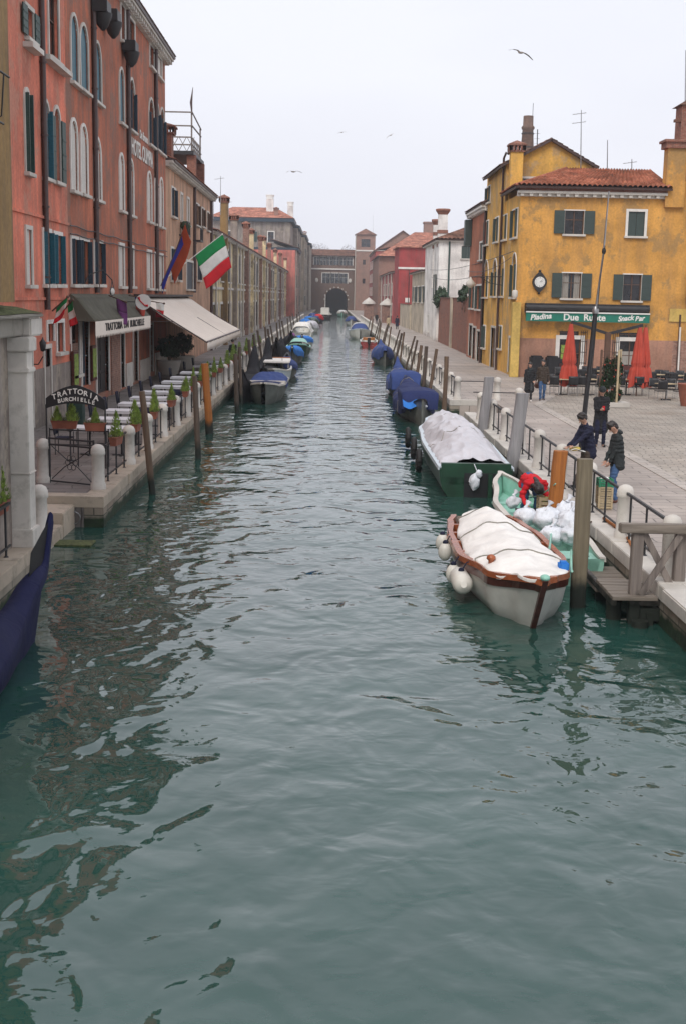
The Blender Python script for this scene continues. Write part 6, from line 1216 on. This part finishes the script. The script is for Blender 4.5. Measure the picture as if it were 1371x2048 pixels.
for i, (x, y) in enumerate(((-8.5, 66.5), (-8.3, 71.5))):
    t = bush('potted_bush', '%s dark round bush in a pale stone pot under the cream awning' % ('nearer' if i == 0 else 'farther'), (x, y, 2.15), (.75, .75, .72), 2400, 'leafd', .08, seed=20 + i, group='potted bushes under the awning', cat='potted plant'); WP[t.name] = Vector(t.location)
    m = MB(); m.lathe((x, y, ZQ), [(.35, 0), (.5, .1), (.62, .62), (.66, .8), (.56, .8), (.5, .6)], 16); m.build('pot', M['stonew'], t)
# things on the left wall
for px, py, lab in ((86, 690, 'black wall lantern on the salmon house beside its door'), (146, 760, 'x')):
    if lab == 'x': continue
    c = aX(px, py, -8.9); m = MB(); m.lathe((c[0], c[1], c[2] - .2), [(.03, 0), (.08, .03), (.11, .28), (.03, .38), (.01, .44)], 6); m.tube([(c[0], c[1], c[2] - .35), (-9.05, c[1], c[2] - .6), (-9.2, c[1], c[2] - .6)], .02, 5); single('wall_lantern', m, M['iron'], lab, 'lamp')
for px, py, lab in ((150, 735, 'framed green menu board left of the restaurant doors'), (187, 722, 'framed green menu board right of the restaurant doors')):
    c = aX(px, py, -9.1); t = thing('menu_board', lab, 'board', c); m = MB(); m.box((-9.14, c[1] - .45, c[2] - .75), (-9.04, c[1] + .45, c[2] + .6)); m.build('frame', M['dwood'], t, bev=.02); m = MB(); m.box((-9.045, c[1] - .36, c[2] - .62), (-9.03, c[1] + .36, c[2] + .48)); m.build('menu_sheet', M['leaf'], t)

# ------------------------------------------------------------------ campo: parasols, trellis, tables, mast
def parasol(x, y, zt, lab, sd):
    t = thing('closed_parasol', lab, 'parasol', (x, y, ZQ), group='closed red parasols'); m = MB(); m.tube([(x, y, ZQ), (x, y, zt + .12)], .03, 8); m.build('pole', M['wframe'], t); m = MB(); RR = []; n = 36
    for i in range(26):
        f = i / 25; z = zt - f * (zt - 1.05 - ZQ * .2); r = .07 + .19 * min(1, f * 1.6) ** .8 + (.11 * ((f - .68) / .32) if f > .68 else 0) - (.05 if .66 < f < .72 else 0)
        RR.append([Vector((x + r * (1 + .32 * math.sin(a * 8 + sd + f * 1.3) * (.3 + f)) * math.cos(a), y + r * (1 + .32 * math.sin(a * 8 + sd + f * 1.3) * (.3 + f)) * math.sin(a), z + (.16 * math.sin(a * 4 + sd) if i == 25 else 0))) for a in np.linspace(0, 6.2832, n + 1)[:-1]])
    m.rings(RR, caps=False); m.build('folded_canopy', M['umb'], t); m = MB(); m.lathe((x, y, 1.62), [(.2, 0), (.23, .03), (.23, .06), (.2, .09)], 14); m.build('tie', M['umb'], t); return t
yq = 58.0
pA, pB = aY(1141, 648, yq), aY(1284, 655, yq); parasol(pA[0], yq, pA[2], 'closed red parasol on the left, in front of the first bar door', 1); parasol(pB[0] - .12, yq, pB[2], 'closed red parasol on the right, left one of the close pair', 3); parasol(pB[0] + .22, yq + .3, pB[2], 'closed red parasol on the right, right one of the close pair', 5)
pc = aY(1215, 665, yq); t = thing('parasol_mast', 'brown central mast with two long arms holding the parasols', 'mast', (pc[0], yq, ZQ))
m = MB(); m.box((pc[0] - .13, yq - .1, ZQ), (pc[0] + .13, yq + .1, pc[2])); m.build('column', M['wframe'], t, bev=.02)
for q in (pA, pB): m = MB(); m.beam((pc[0], yq, pc[2] - .06), (q[0], yq, q[2] + .1), .08, .13); m.build('arm', M['iron'], t)
yt_ = 51.5; xa, xb = aY(1199, 760, yt_)[0], aY(1243, 760, yt_)[0]; t = thing('trellis_planter', 'tall wooden trellis planter with climbing evergreen in front of the bar', 'planter', ((xa + xb) / 2, yt_, ZQ))
for (x, y) in ((xa, yt_), (xb - .25, yt_ - .25), (xb, yt_ + .5)): m = MB(); m.box((x - .04, y - .04, ZQ), (x + .04, y + .04, 3.0)); m.build('post', M['crate'] if x > xa else M['wframe'], t)
m = MB(); 
for (p, q) in (((xa, yt_), (xb - .25, yt_ - .25)), ((xb - .25, yt_ - .25), (xb, yt_ + .5))):
    for i in range(9):
        z = 1.0 + i * .24; m.beam((*p, z), (*q, z), .012, .02)
    for i in range(6):
        f = i / 5; a = Vector((*p, 0)).lerp(Vector((*q, 0)), f); m.beam((a.x, a.y, .9), (a.x, a.y, 2.95), .012, .02)
m.build('lattice', M['wframe'], t); m = MB(); m.box((xa - .1, yt_ - .45, ZQ), (xb + .3, yt_ + .5, ZQ + .22)); m.build('trough', M['stonew'], t, bev=.03)
for k_, (cx, cz, r, n_) in enumerate(((.45, 1.45, (.5, .34, .9), 5200), (.5, 2.2, (.42, .25, .65), 2600))):
    m = MB(); R_ = random.Random(k_ + 60)
    for i in range(n_):
        a = Vector((R_.gauss(0, 1), R_.gauss(0, 1), R_.gauss(0, 1))).normalized() * R_.uniform(.2, 1) ** .5; p = Vector((xa + cx + a.x * r[0], yt_ + .02 + a.y * r[1], cz + a.z * r[2]))
        if mn.noise(p * 3) < -.15: continue
        d = Vector((R_.uniform(-1, 1), R_.uniform(-1, 1), R_.uniform(-1, 1))).normalized(); e = d.cross(Vector((.3, .5, .7))).normalized(); m.add([p - e * .03, p + d * .06, p + e * .03, p - d * .05], [(0, 1, 2, 3)])
    m.build('climber', M['leafd'], t)
m = MB(); R_ = random.Random(5)
for i in range(16): m.ball((xa + R_.uniform(.1, .85), yt_ - .25, R_.uniform(1.0, 2.6)), .03, 5)
m.build('blossom', M['umb'], t)
def bar_table():
    t = thing('bar_table', 'x', 'table', (0, 0, 0)); WP[t.name] = Vector(); m = MB(); m.box((-.38, -.38, .71), (.38, .38, .74)); m.build('tabletop', M['crate'], t, bev=.01); m = MB(); m.tube([(0, 0, 0), (0, 0, .71)], .035, 8); m.box((-.28, -.04, 0), (.28, .04, .04)); m.box((-.04, -.28, 0), (.04, .28, .04)); m.build('pedestal', M['iron'], t); return t
bt = bar_table(); bc = chair_proto('bar_chair', 'black_p', 'chrome')
for i, (px, py) in enumerate(((1120, 790), (1135, 772), (1175, 790), (1190, 770), (1262, 775), (1250, 790), (1330, 800), (1310, 778), (1350, 780))):
    x, y, _ = aZ(px, py, ZQ); lab = ['left of the first parasol', 'behind the first parasol', 'behind the dark mast', 'just left of the trellis', 'below the right parasols', 'just right of the trellis', 'nearest the right frame edge', 'right of the right parasols', 'in the far right corner of the terrace'][i]
    put(bt, 'bt', (x, y, ZQ), .1 * i, 'small bar table ' + lab, 'bar tables')
    for k_, (dx, dy, rz) in enumerate(((-.42, -.62, math.pi), (.42, -.62, math.pi), (-.4, .66, 0), (.4, .66, 0))): put(bc, 'bc', (x + dx, y + dy, ZQ), rz + .12 * ((i * 3 + k_) % 5 - 2), ['front left', 'front right', 'back left', 'back right'][k_] + ' black chair at the table ' + lab, 'bar chairs')
for i, x in enumerate((11.1, 12.0)):
    m = MB(); m.box((x, 69.6, ZQ), (x + .7, 70.3, 1.9)); single('stacked_chairs', m, M['dkcloth'], 'dark stacked seats against the brown bar wall, %s' % ('left' if i == 0 else 'right'), 'chairs', bev=.08)
t = thing('terracotta_pot', 'big terracotta pot cut by the right frame edge beside the bar tables', 'pot', aZ(1372, 812, ZQ)); c = t.location; m = MB(); m.lathe(c, [(.25, 0), (.36, .5), (.42, .9), (.46, .95), (.4, .95)], 16); m.build('pot_body', M['terra'], t)
# tall dark flag mast
t = thing('flag_mast', 'tall dark flag mast with slim grey upper rod standing on the right quay', 'mast', (7.3, 36, ZQ)); m = MB(); x0 = 7.3
m.tube([(x0, 36, ZQ), (x0 + .12, 36, 2.8), (x0 + .22, 36, 4.7)], [.075, .07, .065], 10); m.build('lower_tube', M['iron'], t); m = MB(); m.tube([(x0 + .22, 36, 4.68), (x0 + .36, 36, 6.3), (x0 + .42, 36, 8.0)], [.03, .028, .018], 8); m.lathe((x0 + .22, 36, 4.6), [(.09, 0), (.1, .1), (.05, .2)], 10); m.build('upper_rod', M['steel'], t)
m = MB(); m.tube([(x0 + .1, 35.93, 1.2), (x0 + .05, 35.9, 2.0), (x0 + .2, 35.93, 2.9), (x0 + .3, 35.95, 5.6), (x0 + .39, 35.97, 6.5)], .012, 5); m.ball((x0 + .37, 36, 6.35), (.06, .06, .1), 8); m.build('cord', M['rubber'], t)
# brick piers with pale caps far along the right quay, street lamp and iron bracket
for (px, y) in ((737, 240), (774, 215)):
    x = aY(px, 600, y)[0]; t = thing('lantern_pier', 'square brick pier with pale pointed cap %s' % ('nearer the red house' if px > 750 else 'farther towards the tower'), 'pier', (x, y, ZQ), group='brick piers'); m = MB(); m.box((x - .9, y - .9, ZQ), (x + .9, y + .9, 3.6)); m.build('pier', M['brickp'], t); m = MB(); m.lathe((x, y, 3.6), [(1.35, 0), (1.3, .2), (.9, .6), (.3, 1.0), (.1, 1.2)], 12); m.build('pier_cap', M['stonew'], t)
t = thing('wall_lamp', 'wrought iron wall lamp with grey shade on a bracket of the yellow house', 'lamp', (9.8, 77, 5.7)); m = MB(); m.tube([(10.3, 77, 6.3), (8.4, 77, 6.25)], .03, 6); m.tube([(10.3, 77, 5.8), (9.6, 77, 5.9), (9.0, 77, 6.25)], .025, 6)
m.tube([(9.4 + .18 * math.cos(a), 77, 6.05 + .15 * math.sin(a)) for a in np.linspace(0, 6.283, 12)], .018, 5); m.build('bracket', M['iron'], t); m = MB(); m.lathe((8.4, 77, 5.6), [(.1, 0), (.26, .15), (.28, .3), (.1, .5), (.04, .65)], 10); m.build('lamp_head', M['stonew'], t)
m = MB(); m.lathe((10.1, 69.9, 5.05), [(.12, 0), (.16, .1), (.16, .36), (.1, .42)], 10); m.tube([(10.1, 69.9, 5.1), (10.3, 70.5, 4.95)], .03); single('floodlight', m, M['stonew'], 'small white floodlight on the corner of the bar building', 'lamp')
# cables across the facades on the right
m = MB()
for (a, b_) in (((10.2, 71, 7.6), (10.9, 140, 8.0)), ((10.2, 84, 6.6), (10.9, 138, 7.2)), ((10.22, 72, 7.3), (10.25, 95, 7.0))):
    m.tube([Vector(a).lerp(Vector(b_), i / 12) - Vector((.12, 0, .9 * 4 * (i / 12) * (1 - i / 12) * .4)) for i in range(13)], .02, 4)
single('cable', m, M['iron'], 'thin black cables sagging along the yellow and white house fronts', 'cable')
# gulls
def gull(px, py, y, s, roll, lab):
    c = Vector(aY(px, py, y)); t = thing('gull', lab, 'bird', c, group='gulls in the sky'); m = MB(); n = 9
    RR = [[c + Vector(((f - .5) * s * .42, .3 * 0 + r * s * math.cos(a) * .5, r * s * math.sin(a) * .5 + .02 * s)) for a in np.linspace(0, 6.283, 9)[:-1]] for f, r in ((0, .01), (.12, .07), (.3, .13), (.6, .13), (.85, .05), (1.0, .02))]; m.rings(RR)
    for sd in (-1, 1):
        P = [(0, 0), (.25, .12), (.5, .10), (.8, -.02)]; W_ = [.16, .15, .11, .02]; L_ = [c + Vector((sd * p[0] * s * math.cos(roll) - 0 + .04, p[0] * s * .55, p[0] * s * math.sin(roll) * sd + p[1] * s)) for p in P]
        for i in range(3): a, b_ = L_[i], L_[i + 1]; o0, o1 = Vector((W_[i] * s * .6, -.1 * s, 0)), Vector((W_[i + 1] * s * .6, -.1 * s, 0)); m.add([a, b_, b_ - o1, a - o0], [(0, 1, 2, 3)]); m.add([a + Vector((0, 0, -.015)), b_ + Vector((0, 0, -.015)), b_ - o1 + Vector((0, 0, -.01)), a - o0 + Vector((0, 0, -.01))], [(3, 2, 1, 0)])
    m.build('body', M['greyp'], t)
gull(1041, 106, 60, .75, -.35, 'largest gull, gliding at the upper right of the sky'); gull(683, 265, 150, .7, .2, 'tiny gull near the centre of the sky, left of another'); gull(780, 271, 140, .7, .5, 'tiny tilted gull right of the centre of the sky'); gull(587, 344, 110, .9, 0, 'pale gull low over the left rooftops')

# ------------------------------------------------------------------ people
def capsule(m, a, b, ra, rb, n=12):
    a, b = Vector(a), Vector(b); d = b - a
    if d.length < 1e-4: d = Vector((0, 0, 1e-3)); b = a + d
    d = d.normalized(); u = Vector((0, 0, 1)) if abs(d.z) < .9 else Vector((0, 1, 0)); x = d.cross(u).normalized(); y = d.cross(x).normalized(); R_ = []
    for i in range(1, 6): t_ = math.pi / 2 * i / 5; R_.append((a - d * ra * math.cos(t_), ra * math.sin(t_)))
    for i in range(0, 5): t_ = math.pi / 2 * i / 5; R_.append((b + d * rb * math.sin(t_), rb * math.cos(t_)))
    m.rings([[c + (x * math.cos(q) + y * math.sin(q)) * r for q in np.linspace(0, 2 * math.pi, n + 1)[:-1]] for c, r in R_], smooth=True)
def fused(name, m, mat, parent, vox=.012, fold=0, smooth=2):
    """melts overlapping limbs into one continuous skin"""
    o = m.build(name, mat, None, off=(0, 0, 0)); md = o.modifiers.new('r', 'REMESH'); md.mode = 'VOXEL'; md.voxel_size = vox; md.use_smooth_shade = True
    sm = o.modifiers.new('s', 'SMOOTH'); sm.iterations = smooth; sm.factor = .5; bpy.context.view_layer.update()
    me = bpy.data.meshes.new_from_object(o.evaluated_get(bpy.context.evaluated_depsgraph_get())); bpy.data.objects.remove(o)
    if fold:
        n = len(me.vertices); co = np.empty(n * 3); me.vertices.foreach_get('co', co); co = co.reshape(-1, 3); nr = np.empty(n * 3); me.vertices.foreach_get('normal', nr); nr = nr.reshape(-1, 3)
        f = np.array([abs(mn.noise(Vector((c[0] * 5, c[1] * 5, c[2] * 11)))) - .25 for c in co]); co += nr * (f * fold)[:, None]; me.vertices.foreach_set('co', co.ravel())
    me.name = name; me.materials.clear(); me.materials.append(mat); me.polygons.foreach_set('use_smooth', [True] * len(me.polygons))
    x = bpy.data.objects.new(name, me); COL.objects.link(x); x.parent = parent; return x
def ik(a, b, l1, l2, pole):
    a, b = Vector(a), Vector(b); d = b - a; L = min(d.length, l1 + l2 - .002); d = d.normalized(); b = a + d * L; x = (l1 * l1 - l2 * l2 + L * L) / (2 * L); h = math.sqrt(max(0, l1 * l1 - x * x)); p = Vector(pole); p = (p - d * p.dot(d)).normalized(); return a + d * x + p * h, b
def person(label, loc, rz, H=1.75, lean=0, hipz=.93, feet=((-.1, .0), (.1, .0)), hands=((-.3, .05, .82), (.3, .05, .82)), headp=0, top='dkcloth', topz='jacket', bottom='denim', shoes='leather', hair='short', cap=None, scarf=None, twist=0, hipy=0, grp=None, kneepole=(0, 1, 0), curl=.5, vox=.013):
    t = thing('person', label, 'person', loc, rz, group=grp); s = H / 1.75; t.scale = (s, s, s); WP[t.name] = Vector(); L = math.radians(lean)
    pel = Vector((0, hipy, hipz)); up = Vector((0, math.sin(L), math.cos(L))); fw = Vector((0, math.cos(L), -math.sin(L)))
    chest = pel + up * .34; neck = pel + up * .53; sh = [neck + Vector((sd * .175, 0, 0)) - up * .05 for sd in (-1, 1)]
    hp = L + math.radians(headp); hu = Vector((0, math.sin(hp), math.cos(hp))); hf = Vector((0, math.cos(hp), -math.sin(hp))); hc = neck + up * .07 + hu * .135
    hips = [pel + Vector((sd * .09, 0, -.02)) for sd in (-1, 1)]; ank = [Vector((f[0], f[1], f[2] + .08 if len(f) > 2 else .08)) for f in feet]
    kn = []; an = []
    for i in (0, 1): k_, b = ik(hips[i], ank[i], .43, .43, kneepole); kn.append(k_); an.append(b)
    el = []; wr = []
    for i in (0, 1): e, b = ik(sh[i], hands[i], .29, .26, Vector((-.5 if i == 0 else .5, -.8, -.6))); el.append(e); wr.append(b)
    m = MB()
    capsule(m, hc - hu * .035, hc + hu * .03 - hf * .01, .078, .094, 16); capsule(m, hc - hu * .06 + hf * .02, hc - hu * .085 + hf * .045, .055, .036); capsule(m, neck - up * .04, hc - hu * .05 - hf * .02, .058, .05)
    capsule(m, hc + hf * .085 + hu * .005, hc + hf * .108 - hu * .025, .009, .014, 8)      # nose
    for sd in (-1, 1): capsule(m, hc + Vector((sd * .086, 0, 0)) + hu * .01 - hf * .005, hc + Vector((sd * .088, 0, 0)) - hu * .03, .016, .011, 8)
    for i in (0, 1):
        capsule(m, pel + Vector((0, 0, .02)), chest, .075, .08); capsule(m, chest, neck - up * .05, .08, .055); capsule(m, neck - up * .06, sh[i], .06, .05)
        capsule(m, sh[i], el[i], .045, .036); capsule(m, el[i], wr[i], .036, .024); capsule(m, pel, hips[i], .07, .06); capsule(m, hips[i], kn[i], .06, .045); capsule(m, kn[i], an[i], .048, .034); capsule(m, an[i] - Vector((0, 0, .03)), an[i] + Vector((0, .12, -.045)), .033, .026)
        d = (wr[i] - el[i]).normalized(); sd = (-1, 1)[i]; side = d.cross(Vector((0, 0, 1)) if abs(d.z) < .9 else Vector((0, 1, 0))).normalized(); nrm = side.cross(d).normalized()
        if abs(d.z) >= .9: side, nrm = Vector((0, 1, 0)), Vector((-sd, 0, 0))
        capsule(m, wr[i] + d * .02 - side * .018, wr[i] + d * .075 - side * .022, .019, .017, 8); capsule(m, wr[i] + d * .02 + side * .018, wr[i] + d * .075 + side * .022, .019, .017, 8)
        for q, ln in enumerate((.070, .080, .074, .056)):      # four fingers, two bends each
            o_ = wr[i] + d * .085 + side * (.030 - .02 * q); b1 = o_ + (d * (1 - .25 * curl) + nrm * curl * .6).normalized() * ln * .5; b2 = b1 + (d * (1 - curl) + nrm * curl * 1.2 + d * .15).normalized() * ln * .5
            capsule(m, o_, b1, .0095, .009, 8); capsule(m, b1, b2, .009, .0075, 8)
        o_ = wr[i] + d * .03 + side * .035; b1 = o_ + (side * .8 + d * .6 + nrm * .3).normalized() * .035; capsule(m, o_, b1, .012, .010, 8); capsule(m, b1, b1 + (d + nrm * .5 + side * .2).normalized() * .03, .010, .008, 8)
    fused('body', m, M['skin'], t, .0085, smooth=1)
    for sd in (-1, 1): m = MB(); m.ball(hc + hf * .079 + hu * .012 + Vector((sd * .033, 0, 0)), (.012, .009, .007), 6); o = m.build('eye', M['hair'], t, off=(0, 0, 0))
    m = MB(); m.ball(hc + hf * .083 - hu * .055, (.024, .010, .006), 6); m.build('mouth', M['leather'], t, off=(0, 0, 0))
    # hair
    m = MB()
    if hair: 
        capsule(m, hc + hu * .048 - hf * .016, hc + hu * .055 - hf * .026, .103, .100, 16); capsule(m, hc - hu * .02 - hf * .045, hc + hu * .02 - hf * .04, .082, .09)
        capsule(m, hc + hu * .095 + hf * .018 - Vector((.03, 0, 0)), hc + hu * .095 + hf * .018 + Vector((.03, 0, 0)), .05, .05)
        if hair == 'long':
            for sd in (-1, 1): capsule(m, hc + Vector((sd * .07, 0, 0)) - hf * .03, neck + Vector((sd * .10, 0, 0)) - up * .10 + hf * .04, .048, .035)
            capsule(m, hc - hf * .05, neck - up * .16 - hf * .08, .07, .06)
        fused('hair', m, M['hair'], t, .011, fold=.035, smooth=1)
    if cap:
        m = MB(); capsule(m, hc + hu * .055 - hf * .012, hc + hu * .065 - hf * .015, .104, .10, 16); capsule(m, hc + hu * .05 + hf * .09, hc + hu * .045 + hf * .12, .03, .02); fused('cap', m, M[cap], t, .012, smooth=1)
    # jacket
    m = MB(); ext = .12 if topz != 'coat' else .42
    capsule(m, pel, chest, .125, .13); capsule(m, chest, neck - up * .08, .13, .10)
    if topz == 'coat': capsule(m, pel, pel - Vector((0, 0, ext)), .13, .15)
    for i in (0, 1):
        sd = (-1, 1)[i]; o_ = Vector((sd * .075, 0, 0)); capsule(m, pel + o_ * 1.1 - Vector((0, 0, .0)), chest + o_, .118, .122); capsule(m, chest + o_, neck + o_ * .9 - up * .09, .122, .10); capsule(m, neck - up * .05, sh[i], .075, .078)
        capsule(m, sh[i], el[i], .074, .058); capsule(m, el[i], wr[i] - (wr[i] - el[i]).normalized() * .01, .056, .042)
        dn = Vector((0, 0, -1)) if topz == 'coat' else (Vector((0, 0, -1)) * .7 - up * .3).normalized(); capsule(m, pel + o_ * 1.1, pel + o_ * 1.35 + dn * ext, .122, .135 if topz == 'coat' else .122)
    capsule(m, neck - up * .02, neck + up * .035, .074, .07); 
    if topz == 'hood': capsule(m, neck - hf * .09 + Vector((-.05, 0, .0)), neck - hf * .09 + Vector((.05, 0, 0)), .055, .055)
    fused('jacket' if topz != 'coat' else 'coat', m, M[top], t, vox, fold=.045)
    if scarf:
        m = MB(); 
        for q in np.linspace(0, 6.283, 9)[:-1]: a = neck + up * .03 + Vector((.085 * math.cos(q), .075 * math.sin(q) + .01, 0)); b = neck + up * .03 + Vector((.085 * math.cos(q + .8), .075 * math.sin(q + .8) + .01, 0)); capsule(m, a, b, .045, .045, 8)
        capsule(m, neck + fw * .11, chest + fw * .14 + Vector((.03, 0, 0)), .05, .04, 8); fused('scarf', m, M[scarf], t, .014, fold=.05)
    m = MB()
    for i in (0, 1):
        capsule(m, pel + Vector((0, 0, .04)), hips[i], .112, .108); capsule(m, hips[i], kn[i], .102, .072); capsule(m, kn[i], an[i] - Vector((0, 0, .0)), .070, .056)
    fused('trousers', m, M[bottom], t, vox, fold=.04)
    for i in (0, 1):
        m = MB(); a = an[i]; f = Vector((math.sin(.15 * (-1, 1)[i]), 1, 0)); capsule(m, a + Vector((0, -.03, -.03)), a + f * .02 + Vector((0, 0, -.035)), .045, .045); capsule(m, a + Vector((0, -.02, -.04)), a + f * .16 + Vector((0, 0, -.05)), .04, .034); fused('shoe', m, M[shoes], t, .012, smooth=1)
    return t
def face_to(dx, dy): return math.atan2(-dx, dy)
person('woman in a long black coat and grey scarf walking beside another', aZ(1056, 802, ZQ), face_to(-.15, -1), 1.62, feet=((-.08, .12), (.09, -.12)), hands=((-.22, .12, .95), (.24, .05, .85)), top='dkcloth', topz='coat', bottom='black_p', shoes='white_p', hair='long', scarf='jackg', headp=5)
wm = person('long haired woman in a dark jacket and blue jeans walking with a brown bag', aZ(1082, 801, ZQ), face_to(-.1, -1), 1.72, feet=((-.08, -.15), (.08, .14)), hands=((-.28, .05, .86), (.28, -.02, .86)), top='brownc', bottom='denim', shoes='dkcloth', hair='long')
a = aZ(1072, 799, ZQ); m = MB(); m.ball((a[0], a[1] - .05, ZQ + .62), (.15, .08, .14), 10); m.tube([(a[0] - .1, a[1] - .05, ZQ + .72), (a[0], a[1] - .05, ZQ + .92), (a[0] + .1, a[1] - .05, ZQ + .72)], .012, 5); single('hand_bag', m, M['leather'], 'brown bag carried between the two walking women', 'bag')
person('man in a flat cap and black coat looking at his phone', aZ(1197, 893, ZQ), face_to(-.1, -1), 1.76, feet=((-.11, 0), (.11, .03)), hands=((-.045, .30, 1.13), (.045, .30, 1.12)), top='dkcloth', topz='coat', bottom='navyj', shoes='dkcloth', hair='short', cap='jackg', headp=28, curl=.9)
a = Vector(aZ(1197, 893, ZQ)); m = MB(); m.box((a.x - .05, a.y - .40, ZQ + 1.12), (a.x + .02, a.y - .385, ZQ + 1.25)); single('phone', m, M['red'], 'small red phone held by the man in the flat cap', 'phone')
person('man in a navy jacket leaning over the railing with a paper in his hands', (5.84, 28.55, ZQ), face_to(-1, -.35), 1.78, lean=12, hipy=-.16, feet=((-.12, .26), (.12, -.12)), hands=((-.18, .38, 1.02), (.16, .28, .98)), top='navyj', bottom='brownc', shoes='dkcloth', headp=30, curl=.9)
person('man in a dark hooded jacket and jeans looking down at his hands', (6.24, 26.75, ZQ), face_to(-1, -.12), 1.76, lean=5, feet=((-.09, .05), (.09, -.10)), hands=((-.08, .22, .86), (.10, .26, .80)), top='jackg', topz='hood', bottom='denim', shoes='leather', headp=42, curl=.7)
person('person in a red sweater bending over inside the green boat', (4.38, 26.95, .22), face_to(.12, -1), 1.8, lean=92, hipz=.86, feet=((-.16, .05), (.14, -.05)), hands=((-.20, .66, .40), (.22, .62, .42)), top='red', bottom='denim', shoes='rubber', headp=34, curl=.9, hair='long')
person('waiter in a black jacket with a white apron at the end of the terrace', (-5.5, 71.5, ZQ), face_to(-.5, -1), 1.74, hands=((-.15, .28, 1.0), (.15, .28, 1.0)), top='dkcloth', bottom='bflag', shoes='dkcloth', headp=20, vox=.02)
m = MB(); m.grid(lambda u, v: (-5.72 + .36 * u - .02, 71.5 - .21 - .04 * math.sin(math.pi * u), ZQ + .98 - .12 * v), 6, 2); single('apron', m, M['linen'], 'white apron band tied round the waist of the waiter', 'apron', solid=.01)
person('distant walker in a dark blue coat on the right walkway', (9.0, 172, ZQ), 0, 1.78, feet=((-.1, .15), (.1, -.15)), top='navyj', topz='coat', bottom='dkcloth', shoes='dkcloth', vox=.03); person('distant walker in a tan coat near the brick piers', (8.0, 176, ZQ), 0, 1.7, feet=((-.1, -.1), (.1, .15)), top='crate', topz='coat', bottom='dkcloth', shoes='dkcloth', vox=.03); person('farthest walker in black on the right walkway', (7.4, 205, ZQ), math.pi, 1.7, feet=((-.1, .1), (.1, -.1)), top='dkcloth', bottom='dkcloth', shoes='dkcloth', vox=.03)
m = MB(); m.ball((5.62, 28.35, 1.62), (.14, .08, .05), 8, jit=.03); single('paper_bundle', m, M['yel'], 'crumpled yellow and white bundle on the railing in front of the navy jacket man', 'paper'); m = MB(); m.grid(lambda u, v: (5.5 + .34 * u, 28.18 + .3 * v, 1.60 + .03 * math.sin(u * 5)), 8, 6); single('paper_sheet', m, M['white_p'], 'white paper sheet held over the railing by the navy jacket man', 'paper', solid=.004)

# ------------------------------------------------------------------ damp winter air
m = MB(); m.box((-60, -14, -4), (60, 640, 42)); hz = single('haze', m, M['white_p'], None, None, kind='stuff')
hm = bpy.data.materials.new('haze_air'); hm.use_nodes = True; hn = hm.node_tree; hn.nodes.remove(hn.nodes['Principled BSDF']); pv = hn.nodes.new('ShaderNodeVolumePrincipled'); pv.inputs['Color'].default_value = (.86, .89, .95, 1); pv.inputs['Density'].default_value = .00040; pv.inputs['Anisotropy'].default_value = .2
hn.links.new(pv.outputs[0], hn.nodes['Material Output'].inputs['Volume']); hz.data.materials[0] = hm
